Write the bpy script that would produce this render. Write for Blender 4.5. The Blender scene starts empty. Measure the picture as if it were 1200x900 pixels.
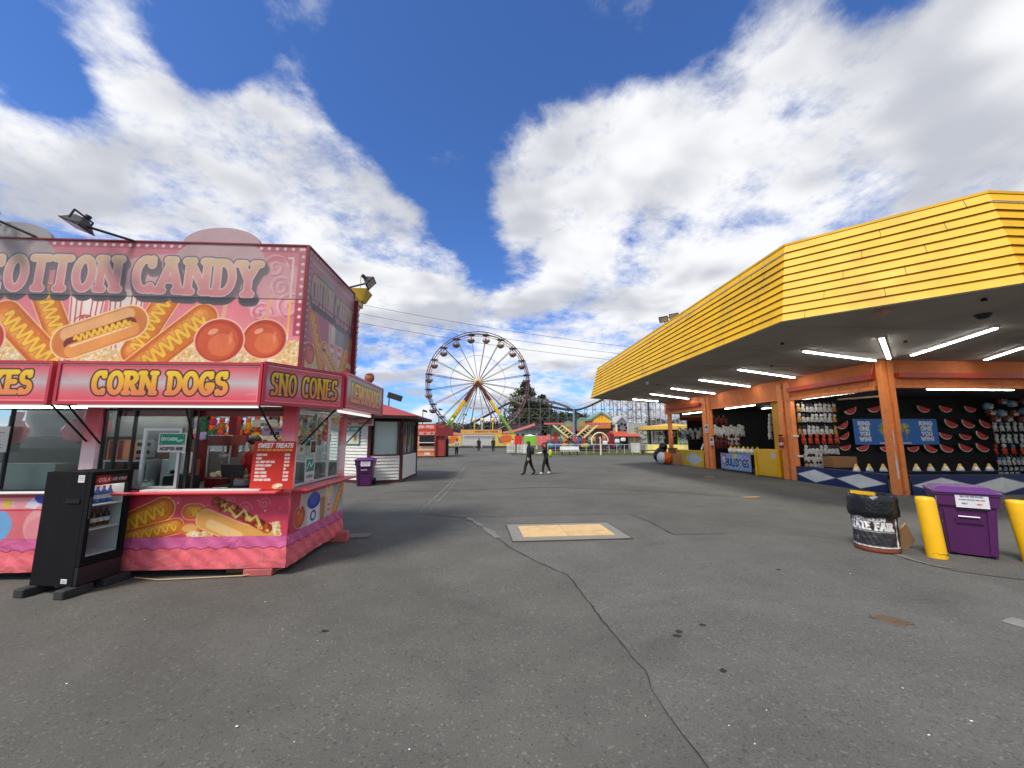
import bpy, math, random
import numpy as np
from mathutils import Vector, Matrix, noise as mnoise
R = math.radians
random.seed(7); rng = np.random.default_rng(7)
S = bpy.context.scene
COL = S.collection
# ------------------------------------------------------------------ camera
F, CH, PIT, YAW = 451.0, 1.8, R(7.95), R(3.14)          # focal in px of a 1200 px wide frame, eye height, pitch, yaw
cam = bpy.data.cameras.new('camera'); camo = bpy.data.objects.new('camera', cam); COL.objects.link(camo)
camo.location = (0, 0, CH); camo.rotation_euler = (R(90) + PIT, 0, -YAW)
cam.sensor_width = 36; cam.lens = 36 * F / 1200; cam.clip_end = 2000; cam.clip_start = .05
S.camera = camo
S.view_settings.view_transform = 'Standard'; S.view_settings.look = 'None'
S.view_settings.exposure = 0.6; S.view_settings.gamma = 1
S.cycles.max_bounces = 8; S.cycles.transparent_max_bounces = 24
SUN_EL, SUN_AZ = 52, 222        # azimuth clockwise from +Y
sd = bpy.data.lights.new('sun', 'SUN'); so = bpy.data.objects.new('sun', sd); COL.objects.link(so)
sd.energy = 2.5; sd.angle = R(15); sd.color = (1, .95, .88)
so.rotation_euler = (R(90 - SUN_EL), 0, R(180 - SUN_AZ)); so.location = (0, 0, 60)

def ray(x, y):
    u = (x - 600) / F; v = (450 - y) / F
    Y = math.cos(PIT) - v * math.sin(PIT); Z = math.sin(PIT) + v * math.cos(PIT)
    return Vector((u * math.cos(YAW) + Y * math.sin(YAW), -u * math.sin(YAW) + Y * math.cos(YAW), Z))
def G(x, y, z=0.): d = ray(x, y); return Vector((0, 0, CH)) + d * ((z - CH) / d.z)      # sight line meets height z
def PY(x, y, Y): d = ray(x, y); return Vector((0, 0, CH)) + d * (Y / d.y)               # ... meets the frontal plane at depth Y
def PX(x, y, X): d = ray(x, y); return Vector((0, 0, CH)) + d * (X / d.x)               # ... meets the side plane at X

# ------------------------------------------------------------------ sky with cumulus
W = bpy.data.worlds.new('World'); S.world = W; W.use_nodes = True
nt = W.node_tree; N = nt.nodes; L = nt.links; N.clear()
def nd(t, **k):
    n = N.new(t)
    for a, b in k.items(): setattr(n, a, b)
    return n
def mth(op, a, b=None, c=None, clamp=False):
    n = nd('ShaderNodeMath', operation=op, use_clamp=clamp)
    for i, v in enumerate((a, b, c)):
        if v is None: continue
        if isinstance(v, (int, float)): n.inputs[i].default_value = v
        else: L.new(v, n.inputs[i])
    return n.outputs[0]
def mrange(v, a, b, c=0., d=1., t='SMOOTHSTEP'):
    n = nd('ShaderNodeMapRange', interpolation_type=t); L.new(v, n.inputs[0])
    for i, q in enumerate((a, b, c, d)): n.inputs[i + 1].default_value = q
    return n.outputs[0]
def mixc(f, a, b):
    n = nd('ShaderNodeMix', data_type='RGBA')
    L.new(f, n.inputs[0])
    for i, v in ((6, a), (7, b)):
        if isinstance(v, tuple): n.inputs[i].default_value = (*v, 1)
        else: L.new(v, n.inputs[i])
    return n.outputs[2]
out = nd('ShaderNodeOutputWorld'); bg = nd('ShaderNodeBackground'); L.new(bg.outputs[0], out.inputs[0])
sky = nd('ShaderNodeTexSky', sky_type='NISHITA', sun_disc=False, sun_elevation=R(SUN_EL), sun_rotation=R(SUN_AZ))
sky.ozone_density = 4; sky.air_density = 1.0; sky.dust_density = .3
bg.inputs[1].default_value = .1
geo = nd('ShaderNodeTexCoord'); sep = nd('ShaderNodeSeparateXYZ'); L.new(geo.outputs['Generated'], sep.inputs[0])
dirv = geo.outputs['Generated']
zz = mth('MAXIMUM', sep.outputs[2], 0.0); den = mth('ADD', zz, .22)
cb = nd('ShaderNodeCombineXYZ')
L.new(mth('DIVIDE', sep.outputs[0], den), cb.inputs[0]); L.new(mth('DIVIDE', sep.outputs[1], den), cb.inputs[1]); L.new(mth('MULTIPLY', zz, .6), cb.inputs[2])
def cnoise(scale, detail, off, rough=.55, dist=0.):
    va = nd('ShaderNodeVectorMath', operation='ADD'); L.new(cb.outputs[0], va.inputs[0]); va.inputs[1].default_value = off
    n = nd('ShaderNodeTexNoise'); L.new(va.outputs[0], n.inputs['Vector'])
    n.inputs['Scale'].default_value = scale; n.inputs['Detail'].default_value = detail; n.inputs['Roughness'].default_value = rough
    n.inputs['Distortion'].default_value = dist
    return n.outputs[0]
# where the cloud banks (+) and the blue gaps (-) stand: sight direction, radius, weight
BL = [(0,200,120,.30),(90,215,90,.26),(180,210,90,.26),(270,215,100,.32),(350,230,95,.32),(420,270,85,.32),(470,300,60,.3),(330,150,60,.16),(230,170,60,.2),
      (150,90,55,.24),(110,20,60,.22),(190,130,45,.2),(380,30,70,.13),(560,370,110,.25),(480,390,70,.24),(620,330,80,.2),(700,370,90,.22),(640,420,120,.12),
      (610,190,60,.28),(680,150,70,.28),(650,230,80,.32),(740,130,60,.26),(800,200,90,.3),(880,140,90,.24),(720,220,60,.2),(950,60,60,.2),(920,20,60,.12),(1000,180,110,.34),(1120,120,120,.34),(1190,40,90,.3),(1150,210,120,.34),
      (760,310,60,.2),(850,270,90,.2),(720,300,70,.28),(820,330,60,.25),(940,200,90,.3),(1060,60,60,.06),(690,70,40,-.06),
      (550,80,130,-.4),(520,170,70,-.34),(500,230,40,-.22),(545,290,50,-.24),(540,240,45,-.3),(520,330,50,-.2),(450,350,40,-.12),(20,70,80,-.34),(70,130,50,-.3),(130,170,30,-.22),(35,10,80,-.18),(260,40,60,-.3),(240,90,45,-.22),(440,110,60,-.34),(480,60,70,-.25),
      (640,50,90,-.4),(760,60,70,-.34),(800,20,60,-.22),(770,268,34,-.5),(800,300,36,-.4),(690,315,26,-.3),(640,300,26,-.25),(1000,20,55,-.3),(1040,50,45,-.26),(700,285,25,-.1),(835,150,25,-.1),(720,185,22,-.16),(870,110,40,-.12),(340,330,30,-.1),(600,312,46,-.45),(480,470,60,-.16),(690,455,60,-.14)]
acc = None
for (px, py, rad, wgt) in BL:
    d = ray(px, py).normalized(); d2 = ray(px + rad * .7, py + rad * .7).normalized()
    vm = nd('ShaderNodeVectorMath', operation='DOT_PRODUCT'); L.new(dirv, vm.inputs[0]); vm.inputs[1].default_value = d
    m = mrange(vm.outputs['Value'], math.cos(1.55 * d.angle(d2)), 1.0, 0., wgt)
    acc = m if acc is None else mth('ADD', acc, m)
n1 = cnoise(1.7, 12, (3.1, 7.7, 1.2), .6, .2)
n1b = cnoise(1.7, 3, (3.1, 7.7 + .16, 1.2), .55, .2)
n1c = cnoise(1.7, 3, (3.1, 7.7, 1.2), .55, .2)
n2 = cnoise(5.5, 10, (11, 3, 5), .66, .1)
n3 = cnoise(.9, 4, (21, 13, 5), .6, .1)
lowc = mrange(sep.outputs[2], 0.0, .16, .10, 0.)
vmb = nd('ShaderNodeVectorMath', operation='DOT_PRODUCT'); L.new(dirv, vmb.inputs[0]); vmb.inputs[1].default_value = (-.1, -.95, .3)
acc = mth('ADD', acc, mrange(vmb.outputs['Value'], -.1, .6, 0., .42))  # unseen cloud cover added behind the camera for whiter, stronger ambient light
accC = mth('MULTIPLY', mrange(acc, -.5, .5, -1, 1, 'SMOOTHSTEP'), .17)
base = mth('ADD', mth('ADD', mth('MULTIPLY', n1, 1.15), mth('MULTIPLY', n2, .62)), mth('ADD', accC, lowc))
dens = mrange(base, .83, 1.12)
shade = mth('ADD', mth('MULTIPLY', mth('SUBTRACT', n1c, n1b), 2.6), mth('MULTIPLY', mth('SUBTRACT', n3, .5), 2.2))
shade = mth('ADD', shade, mth('MULTIPLY', mth('SUBTRACT', n1, .5), -1.0))
shf = mrange(shade, -.32, .34)
ccol = mixc(shf, (6.5, 6.55, 6.7), (3.7, 3.85, 4.3))
tint = nd('ShaderNodeMix', data_type='RGBA', blend_type='MULTIPLY'); tint.inputs[0].default_value = 1
L.new(sky.outputs[0], tint.inputs[6]); tint.inputs[7].default_value = (.55, .80, 1.2, 1)
fin = mixc(dens, tint.outputs[2], ccol)
L.new(fin, bg.inputs[0])
W.cycles.sampling_method = 'MANUAL'; W.cycles.sample_map_resolution = 512

# ------------------------------------------------------------------ materials
def lin(c): return tuple(((v / 255) / 12.92 if v / 255 < .04045 else ((v / 255 + .055) / 1.055) ** 2.4) for v in c)
MATS = {}
def mat(name, c, rough=.6, metal=0., var=.12, scale=6., bump=0., bscale=40., emit=None, coat=0., grime=0., spec=.5):
    """painted / raw surface: base colour with soft mottling, optional fine bump"""
    if name in MATS: return MATS[name]
    m = bpy.data.materials.new(name); m.use_nodes = True; n = m.node_tree.nodes; l = m.node_tree.links
    b = n['Principled BSDF']; b.inputs['Roughness'].default_value = rough; b.inputs['Metallic'].default_value = metal
    b.inputs['Coat Weight'].default_value = coat; b.inputs['Specular IOR Level'].default_value = spec
    tc = n.new('ShaderNodeTexCoord'); nz = n.new('ShaderNodeTexNoise'); l.new(tc.outputs['Object'], nz.inputs['Vector'])
    nz.inputs['Scale'].default_value = scale; nz.inputs['Detail'].default_value = 6
    mx = n.new('ShaderNodeMix'); mx.data_type = 'RGBA'; l.new(nz.outputs[0], mx.inputs[0])
    mx.inputs[6].default_value = (*[min(1, v * (1 + var)) for v in c], 1); mx.inputs[7].default_value = (*[v * (1 - var) for v in c], 1)
    src = mx.outputs[2]
    if grime:
        g = n.new('ShaderNodeTexNoise'); l.new(tc.outputs['Object'], g.inputs['Vector']); g.inputs['Scale'].default_value = scale * .5; g.inputs['Detail'].default_value = 9; g.inputs['Roughness'].default_value = .7
        mr = n.new('ShaderNodeMapRange'); l.new(g.outputs[0], mr.inputs[0]); mr.inputs[1].default_value = .5; mr.inputs[2].default_value = .72; mr.inputs[4].default_value = grime
        m2 = n.new('ShaderNodeMix'); m2.data_type = 'RGBA'; l.new(mr.outputs[0], m2.inputs[0]); l.new(src, m2.inputs[6]); m2.inputs[7].default_value = (.09, .075, .06, 1); src = m2.outputs[2]
    l.new(src, b.inputs['Base Color'])
    rr = n.new('ShaderNodeMapRange'); l.new(nz.outputs[0], rr.inputs[0]); rr.inputs[3].default_value = max(0, rough - .08); rr.inputs[4].default_value = min(1, rough + .1); l.new(rr.outputs[0], b.inputs['Roughness'])
    if bump:
        bz = n.new('ShaderNodeTexNoise'); l.new(tc.outputs['Object'], bz.inputs['Vector']); bz.inputs['Scale'].default_value = bscale; bz.inputs['Detail'].default_value = 4
        bp = n.new('ShaderNodeBump'); bp.inputs['Strength'].default_value = bump; bp.inputs['Distance'].default_value = .02; l.new(bz.outputs[0], bp.inputs['Height']); l.new(bp.outputs[0], b.inputs['Normal'])
    if emit: b.inputs['Emission Color'].default_value = (*c, 1); b.inputs['Emission Strength'].default_value = emit
    MATS[name] = m; return m
def hexm(name, r, g, b, **k): return mat(name, lin((r, g, b)), **k)
def glass_mat(name, tintc=(.9, .95, .95), refl=.1):
    m = bpy.data.materials.new(name); m.use_nodes = True; n = m.node_tree.nodes; l = m.node_tree.links; n.clear()
    o = n.new('ShaderNodeOutputMaterial'); mx = n.new('ShaderNodeMixShader'); t = n.new('ShaderNodeBsdfTransparent'); g = n.new('ShaderNodeBsdfGlossy')
    t.inputs[0].default_value = (*tintc, 1); g.inputs['Roughness'].default_value = .02
    fr = n.new('ShaderNodeLayerWeight'); fr.inputs[0].default_value = .25; ad = n.new('ShaderNodeMath'); ad.operation = 'MULTIPLY_ADD'; l.new(fr.outputs['Fresnel'], ad.inputs[0]); ad.inputs[1].default_value = .12; ad.inputs[2].default_value = refl
    l.new(ad.outputs[0], mx.inputs[0]); l.new(t.outputs[0], mx.inputs[1]); l.new(g.outputs[0], mx.inputs[2]); l.new(mx.outputs[0], o.inputs[0])
    return m
def art_mat(name, rough=.4, bump=0.):
    m = bpy.data.materials.new(name); m.use_nodes = True; n = m.node_tree.nodes; l = m.node_tree.links; b = n['Principled BSDF']
    a = n.new('ShaderNodeAttribute'); a.attribute_name = 'print'; tc = n.new('ShaderNodeTexCoord'); nz = n.new('ShaderNodeTexNoise'); l.new(tc.outputs['Object'], nz.inputs['Vector'])
    nz.inputs['Scale'].default_value = 3; nz.inputs['Detail'].default_value = 8
    mr = n.new('ShaderNodeMapRange'); l.new(nz.outputs[0], mr.inputs[0]); mr.inputs[1].default_value = .3; mr.inputs[2].default_value = .7; mr.inputs[3].default_value = .86; mr.inputs[4].default_value = 1.05
    vm = n.new('ShaderNodeVectorMath'); vm.operation = 'SCALE'; l.new(a.outputs['Color'], vm.inputs[0]); l.new(mr.outputs[0], vm.inputs[3]); l.new(vm.outputs[0], b.inputs['Base Color'])
    b.inputs['Roughness'].default_value = rough
    if bump:
        bz = n.new('ShaderNodeTexNoise'); l.new(tc.outputs['Object'], bz.inputs['Vector']); bz.inputs['Scale'].default_value = 2.2; bz.inputs['Detail'].default_value = 5; bz.inputs['Distortion'].default_value = 1.2
        bp = n.new('ShaderNodeBump'); bp.inputs['Strength'].default_value = bump; bp.inputs['Distance'].default_value = .08; l.new(bz.outputs[0], bp.inputs['Height']); l.new(bp.outputs[0], b.inputs['Normal'])
    return m
ART = art_mat('printed_panel', .38); VINYL = art_mat('printed_vinyl', .45, .55); PAPER = art_mat('printed_paper', .7)
GLASS = glass_mat('window_glass', refl=.015)
BLACK = mat('black_paint', (.012, .012, .013), rough=.6, spec=.25); DARK = mat('dark_steel', (.03, .03, .032), rough=.5, metal=.4)
STEEL = mat('steel', (.45, .45, .46), rough=.35, metal=.8, var=.1); ALU = mat('aluminium', (.6, .6, .6), rough=.4, metal=.6)
WHITE = mat('white_paint', (.72, .72, .7), rough=.5, grime=.15); LGREY = mat('light_grey', (.45, .45, .45)); GREY = mat('mid_grey', (.16, .16, .165))
CARD = hexm('cardboard', 176, 134, 92, rough=.85, var=.1); PAPERW = mat('paper_white', (.75, .75, .73), rough=.8, var=.04)
REDP = hexm('red_plastic', 190, 40, 35, rough=.4); TUBE = mat('lamp_tube', (1, .98, .93), emit=16, var=0)
CANOPYTUBE = mat('bright_canopy_tube', (.85, .85, .82), rough=.4, var=.02, emit=18)  # canopy tubes, glow raised to fill the shade under the canopy
DIMT = mat('trailer_tube', (.85, .85, .82), rough=.4, var=.02, emit=.7)

# ------------------------------------------------------------------ mesh builder
class MB:
    def __init__(s): s.v = []; s.f = []; s.m = []; s.sm = []
    def add(s, vs, fs, mi=0, smooth=False):
        o = len(s.v); s.v += [tuple(v) for v in vs]; s.f += [tuple(i + o for i in f) for f in fs]; s.m += [mi] * len(fs); s.sm += [smooth] * len(fs); return s
    def box(s, x0, x1, y0, y1, z0, z1, mi=0):
        return s.hexa([(x0, y0, z0), (x1, y0, z0), (x1, y1, z0), (x0, y1, z0)], [(x0, y0, z1), (x1, y0, z1), (x1, y1, z1), (x0, y1, z1)], mi)
    def hexa(s, a, b, mi=0): return s.prism(a, b, mi)
    def prism(s, a, b, mi=0, smooth=False):
        n = len(a); fs = [tuple(reversed(range(n))), tuple(range(n, 2 * n))] + [(i, (i + 1) % n, (i + 1) % n + n, i + n) for i in range(n)]
        return s.add(list(a) + list(b), fs, mi, smooth)
    def obox(s, c, size, rot=None, mi=0):
        M = rot if rot is not None else Matrix.Identity(3); c = Vector(c); h = [q / 2 for q in size]
        P = lambda x, y, z: c + M @ Vector((x * h[0], y * h[1], z * h[2]))
        return s.hexa([P(-1, -1, -1), P(1, -1, -1), P(1, 1, -1), P(-1, 1, -1)], [P(-1, -1, 1), P(1, -1, 1), P(1, 1, 1), P(-1, 1, 1)], mi)
    def bbox(s, c, size, rz=0., b=.01, mi=0):
        """box with chamfered vertical edges and top rim"""
        M = Matrix.Rotation(rz, 3, 'Z'); c = Vector(c); hx, hy, hz = [q / 2 for q in size]
        def ring(k, z): return [c + M @ Vector((x, y, z)) for x, y in ((-hx + b + k, -hy + k), (hx - b - k, -hy + k), (hx - k, -hy + b + k), (hx - k, hy - b - k), (hx - b - k, hy - k), (-hx + b + k, hy - k), (-hx + k, hy - b - k), (-hx + k, -hy + b + k))]
        r = [ring(b, -hz), ring(0, -hz + b), ring(0, hz - b), ring(b, hz)]
        vs = sum(r, []); fs = [tuple(reversed(range(8))), tuple(range(24, 32))]
        for k in range(3): fs += [(8 * k + i, 8 * k + (i + 1) % 8, 8 * k + 8 + (i + 1) % 8, 8 * k + 8 + i) for i in range(8)]
        return s.add(vs, fs, mi)
    def tube(s, p0, p1, r0, r1=None, n=8, mi=0, caps=True):
        p0 = Vector(p0); p1 = Vector(p1); r1 = r0 if r1 is None else r1; d = (p1 - p0)
        if d.length < 1e-6: return s
        q = d.to_track_quat('Z', 'Y').to_matrix()
        a = [p0 + q @ Vector((r0 * math.cos(2 * math.pi * i / n), r0 * math.sin(2 * math.pi * i / n), 0)) for i in range(n)]
        b = [p1 + q @ Vector((r1 * math.cos(2 * math.pi * i / n), r1 * math.sin(2 * math.pi * i / n), 0)) for i in range(n)]
        s.add(a + b, [(i, (i + 1) % n, (i + 1) % n + n, i + n) for i in range(n)], mi, n > 6)
        if caps: s.add(a, [tuple(reversed(range(n)))], mi); s.add(b, [tuple(range(n))], mi)
        return s
    def path(s, pts, r, n=6, mi=0):
        for a, b in zip(pts[:-1], pts[1:]): s.tube(a, b, r, n=n, mi=mi)
        return s
    def bar(s, p0, p1, w, h, mi=0):
        p0 = Vector(p0); p1 = Vector(p1); d = p1 - p0; q = d.to_track_quat('Y', 'Z').to_matrix()
        return s.obox((p0 + p1) / 2, (w, d.length, h), q, mi)
    def lathe(s, prof, c=(0, 0, 0), n=20, mi=0, rot=None, smooth=True):
        c = Vector(c); M = rot if rot is not None else Matrix.Identity(3)
        vs = [c + M @ Vector((r * math.cos(2 * math.pi * i / n), r * math.sin(2 * math.pi * i / n), z)) for r, z in prof for i in range(n)]
        fs = [(k * n + i, k * n + (i + 1) % n, (k + 1) * n + (i + 1) % n, (k + 1) * n + i) for k in range(len(prof) - 1) for i in range(n)]
        return s.add(vs, fs, mi, smooth)
    def ell(s, c, r, rot=None, n=10, mi=0):
        prof = [(max(1e-4, math.sin(math.pi * k / n)), -math.cos(math.pi * k / n)) for k in range(n + 1)]
        M = (rot if rot is not None else Matrix.Identity(3)) @ Matrix.Diagonal(Vector(r))
        return s.lathe(prof, c, max(8, n), mi, M)
    def jit(s, a):
        s.v = [(x + random.uniform(-a, a), y + random.uniform(-a, a), z + random.uniform(-a, a)) for x, y, z in s.v]; return s
    def build(s, name, mats, parent=None):
        M = wm(parent).inverted() if parent else Matrix.Identity(4)
        me = bpy.data.meshes.new(name); me.from_pydata([M @ Vector(v) for v in s.v], [], s.f)
        for m in (mats if isinstance(mats, (list, tuple)) else [mats]): me.materials.append(m)
        me.polygons.foreach_set('material_index', s.m); me.polygons.foreach_set('use_smooth', s.sm); me.update()
        o = bpy.data.objects.new(name, me); COL.objects.link(o); o.parent = parent; return o
WMX = {}
def wm(o):
    while o.parent: o = o.parent
    return WMX.get(o.name, Matrix.Identity(4))
def tag(o, label, cat=None, group=None, kind=None):
    if label: o['label'] = label
    if cat: o['category'] = cat
    if group: o['group'] = group
    if kind: o['kind'] = kind
    return o
def thing(name, label, cat, loc=(0, 0, 0), rz=0., group=None):
    o = bpy.data.objects.new(name, None); COL.objects.link(o); o.location = loc; o.rotation_euler = (0, 0, rz)
    o.empty_display_size = .1
    WMX[o.name] = Matrix.Translation(Vector(loc)) @ Matrix.Rotation(rz, 4, 'Z')
    return tag(o, label, cat, group)
def kids(o): return [c for c in COL.objects if c.parent == o]
def copy_tree(o, parent=None):
    c = o.copy(); COL.objects.link(c); c.parent = parent
    for k in kids(o): copy_tree(k, c)
    return c
def at_origin(mb, name, mats, loc, label, cat, group=None, rz=0.):
    """a one-mesh thing: mesh given around the origin, placed at loc"""
    o = mb.build(name, mats); o.location = loc; o.rotation_euler = (0, 0, rz); return tag(o, label, cat, group)
ORD = ['first', 'second', 'third', 'fourth', 'fifth', 'sixth', 'seventh', 'eighth', 'ninth', 'tenth', 'eleventh', 'twelfth', 'thirteenth', 'fourteenth', 'fifteenth', 'sixteenth']

# ------------------------------------------------------------------ printed artwork: shapes drawn into a vertex-colour grid
def arc(cx, cy, rx, ry, a0, a1, n=9):
    return [(cx + rx * math.cos(R(a0 + (a1 - a0) * i / n)), cy + ry * math.sin(R(a0 + (a1 - a0) * i / n))) for i in range(n + 1)]
GL = {'A': (.7, [[(0.02, 0), (.35, 1)], [(.35, 1), (.68, 0)], [(.17, .36), (.53, .36)]]),
 'B': (.6, [[(.08, 0), (.08, 1)], [(.08, 1)] + arc(.3, .76, .24, .24, 90, -90) + [(.08, .52)], [(.08, .52)] + arc(.32, .26, .26, .26, 90, -90) + [(.08, 0)]]),
 'C': (.62, [arc(.34, .5, .3, .5, 50, 310, 14)]),
 'D': (.64, [[(.08, 0), (.08, 1)], [(.08, 1)] + arc(.26, .5, .34, .5, 90, -90, 12) + [(.08, 0)]]),
 'E': (.55, [[(.08, 0), (.08, 1)], [(.08, 1), (.5, 1)], [(.08, .52), (.42, .52)], [(.08, 0), (.52, 0)]]),
 'F': (.52, [[(.08, 0), (.08, 1)], [(.08, 1), (.5, 1)], [(.08, .52), (.42, .52)]]),
 'G': (.68, [arc(.35, .5, .31, .5, 50, 335, 14) + [(.62, .42)], [(.4, .42), (.64, .42)]]),
 'H': (.64, [[(.08, 0), (.08, 1)], [(.56, 0), (.56, 1)], [(.08, .5), (.56, .5)]]),
 'I': (.22, [[(.11, 0), (.11, 1)]]), 'J': (.5, [[(.4, 1), (.4, .25)] + arc(.22, .22, .18, .22, 0, -160)]),
 'K': (.62, [[(.08, 0), (.08, 1)], [(.1, .42), (.52, 1)], [(.24, .6), (.56, 0)]]),
 'L': (.5, [[(.08, 0), (.08, 1)], [(.08, 0), (.48, 0)]]),
 'M': (.8, [[(.08, 0), (.1, 1)], [(.1, 1), (.4, .3)], [(.4, .3), (.7, 1)], [(.7, 1), (.72, 0)]]),
 'N': (.76, [[(.08, 0), (.08, 1)], [(.1, .96), (.66, .04)], [(.68, 0), (.68, 1)]]),
 'O': (.7, [arc(.35, .5, .3, .5, 0, 360, 18)]),
 'P': (.58, [[(.08, 0), (.08, 1)], [(.08, 1)] + arc(.28, .73, .27, .27, 90, -90) + [(.08, .46)]]),
 'Q': (.7, [arc(.35, .5, .3, .5, 0, 360, 18), [(.42, .25), (.66, -.04)]]),
 'R': (.62, [[(.08, 0), (.08, 1)], [(.08, 1)] + arc(.28, .75, .25, .25, 90, -90) + [(.08, .5)], [(.28, .5), (.56, 0)]]),
 'S': (.56, [arc(.28, .745, .22, .255, 35, 270, 10) + arc(.28, .255, .23, .255, 90, -145, 10)[1:]]),
 'T': (.6, [[(.3, 0), (.3, 1)], [(.03, 1), (.57, 1)]]),
 'U': (.64, [[(.08, 1), (.08, .3)] + arc(.32, .3, .24, .3, 180, 360) + [(.56, 1)]]),
 'V': (.66, [[(.04, 1), (.33, 0)], [(.33, 0), (.62, 1)]]), 'W': (.9, [[(.04, 1), (.25, 0)], [(.25, 0), (.45, .8)], [(.45, .8), (.65, 0)], [(.65, 0), (.86, 1)]]),
 'X': (.62, [[(.05, 0), (.57, 1)], [(.05, 1), (.57, 0)]]), 'Y': (.62, [[(.04, 1), (.31, .48)], [(.58, 1), (.31, .48)], [(.31, .48), (.31, 0)]]),
 'Z': (.6, [[(.05, 1), (.55, 1), (.05, 0), (.57, 0)]]),
 '0': (.56, [arc(.28, .5, .22, .5, 0, 360, 16)]), '1': (.34, [[(.05, .8), (.2, 1), (.2, 0)]]), '2': (.54, [arc(.27, .74, .21, .26, 170, -30) + [(.06, 0), (.5, 0)]]),
 '3': (.54, [arc(.25, .75, .2, .25, 150, -90), arc(.25, .26, .23, .26, 90, -150)]), '4': (.56, [[(.4, 0), (.4, 1), (.04, .3), (.54, .3)]]),
 '5': (.54, [[(.48, 1), (.1, 1), (.07, .56)] + arc(.25, .32, .23, .32, 110, -150)]), '6': (.54, [arc(.27, .28, .21, .28, 0, 360, 12), [(.06, .3), (.12, .7), (.36, 1)]]),
 '7': (.5, [[(.05, 1), (.48, 1), (.18, 0)]]), '8': (.54, [arc(.27, .74, .19, .26, 0, 360, 12), arc(.27, .25, .22, .25, 0, 360, 12)]), '9': (.54, [arc(.27, .72, .21, .28, 0, 360, 12), [(.48, .7), (.4, 0)]]),
 '$': (.56, [arc(.28, .72, .2, .2, 35, 270, 9) + arc(.28, .28, .21, .24, 90, -145, 9)[1:], [(.28, -.08), (.28, 1.08)]]),
 '!': (.22, [[(.11, .32), (.11, 1)], [(.11, 0), (.11, .03)]]), '.': (.2, [[(.1, 0), (.1, .03)]]), '-': (.4, [[(.06, .45), (.34, .45)]]), "'": (.18, [[(.09, .8), (.09, 1)]]),
 '/': (.4, [[(.04, 0), (.36, 1)]]), '%': (.7, [[(.1, 0), (.6, 1)], arc(.16, .8, .1, .15, 0, 360), arc(.54, .2, .1, .15, 0, 360)]), ' ': (.36, [])}
class Art:
    def __init__(s, x0, x1, y0, y1, res, bgc=(255, 255, 255)):
        s.res = res; s.nx = max(2, int(round((x1 - x0) / res)) + 1); s.ny = max(2, int(round((y1 - y0) / res)) + 1)
        s.xs = np.linspace(x0, x1, s.nx); s.ys = np.linspace(y0, y1, s.ny); s.C = np.zeros((s.ny, s.nx, 3)); s.C[:] = bgc
        s.b = (x0, x1, y0, y1)
    def loc(s, x0, x1, y0, y1):
        i0, i1 = np.searchsorted(s.xs, [x0, x1]); j0, j1 = np.searchsorted(s.ys, [y0, y1])
        sl = (slice(max(0, j0 - 1), j1 + 1), slice(max(0, i0 - 1), i1 + 1)); X, Y = np.meshgrid(s.xs[sl[1]], s.ys[sl[0]]); return sl, X, Y
    def put(s, sl, d, col, al=1., Y=None):
        a = np.clip(.5 - d / s.res, 0, 1)[..., None] * al
        if isinstance(col, np.ndarray): c = col
        elif isinstance(col[0], (tuple, list)) and Y is not None:
            t = np.clip((Y - s.g0) / max(1e-6, s.g1 - s.g0), 0, 1)[..., None] * (len(col) - 1); k = np.clip(t.astype(int), 0, len(col) - 2)
            cc = np.array(col, float); c = cc[k[..., 0]] * (1 - (t - k)) + cc[k[..., 0] + 1] * (t - k)
        else: c = np.array(col, float)
        s.C[sl] = s.C[sl] * (1 - a) + c * a
    def dseg(s, X, Y, pts):
        D = np.full(X.shape, 1e9)
        if len(pts) == 1: pts = pts * 2
        for (ax, ay), (bx, by) in zip(pts[:-1], pts[1:]):
            vx, vy = bx - ax, by - ay; q = vx * vx + vy * vy + 1e-12
            t = np.clip(((X - ax) * vx + (Y - ay) * vy) / q, 0, 1); D = np.minimum(D, np.hypot(X - ax - t * vx, Y - ay - t * vy))
        return D
    def line(s, pts, r, col, al=1.):
        xs = [p[0] for p in pts]; ys = [p[1] for p in pts]; sl, X, Y = s.loc(min(xs) - 1.5 * r - s.res, max(xs) + 1.5 * r + s.res, min(ys) - 1.5 * r - s.res, max(ys) + 1.5 * r + s.res)
        if X.size: s.g0, s.g1 = min(ys), max(ys); s.put(sl, s.dseg(X, Y, pts) - r, col, al, Y)
    def ell(s, cx, cy, rx, ry=None, rot=0., col=(0, 0, 0), al=1.):
        ry = ry or rx; m = max(rx, ry) * 1.1 + s.res; sl, X, Y = s.loc(cx - m, cx + m, cy - m, cy + m)
        if not X.size: return
        c, n = math.cos(R(rot)), math.sin(R(rot)); u = (X - cx) * c + (Y - cy) * n; v = -(X - cx) * n + (Y - cy) * c
        s.g0, s.g1 = cy - ry, cy + ry; s.put(sl, (np.hypot(u / rx, v / ry) - 1) * min(rx, ry), col, al, Y)
    def poly(s, pts, col, al=1.):
        xs = [p[0] for p in pts]; ys = [p[1] for p in pts]; sl, X, Y = s.loc(min(xs) - s.res, max(xs) + s.res, min(ys) - s.res, max(ys) + s.res)
        if not X.size: return
        ins = np.zeros(X.shape, bool); n = len(pts)
        for i in range(n):
            (ax, ay), (bx, by) = pts[i], pts[(i + 1) % n]
            if ay != by: ins ^= ((ay > Y) != (by > Y)) & (X < (bx - ax) * (Y - ay) / (by - ay) + ax)
        D = s.dseg(X, Y, list(pts) + [pts[0]]); s.g0, s.g1 = min(ys), max(ys); s.put(sl, np.where(ins, -D, D), col, al, Y)
    def rect(s, x0, y0, x1, y1, col, al=1.): s.poly([(x0, y0), (x1, y0), (x1, y1), (x0, y1)], col, al)
    def twidth(s, t, h, sp=.14): return sum(GL.get(c, GL[' '])[0] + sp for c in t) * h - sp * h
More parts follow.
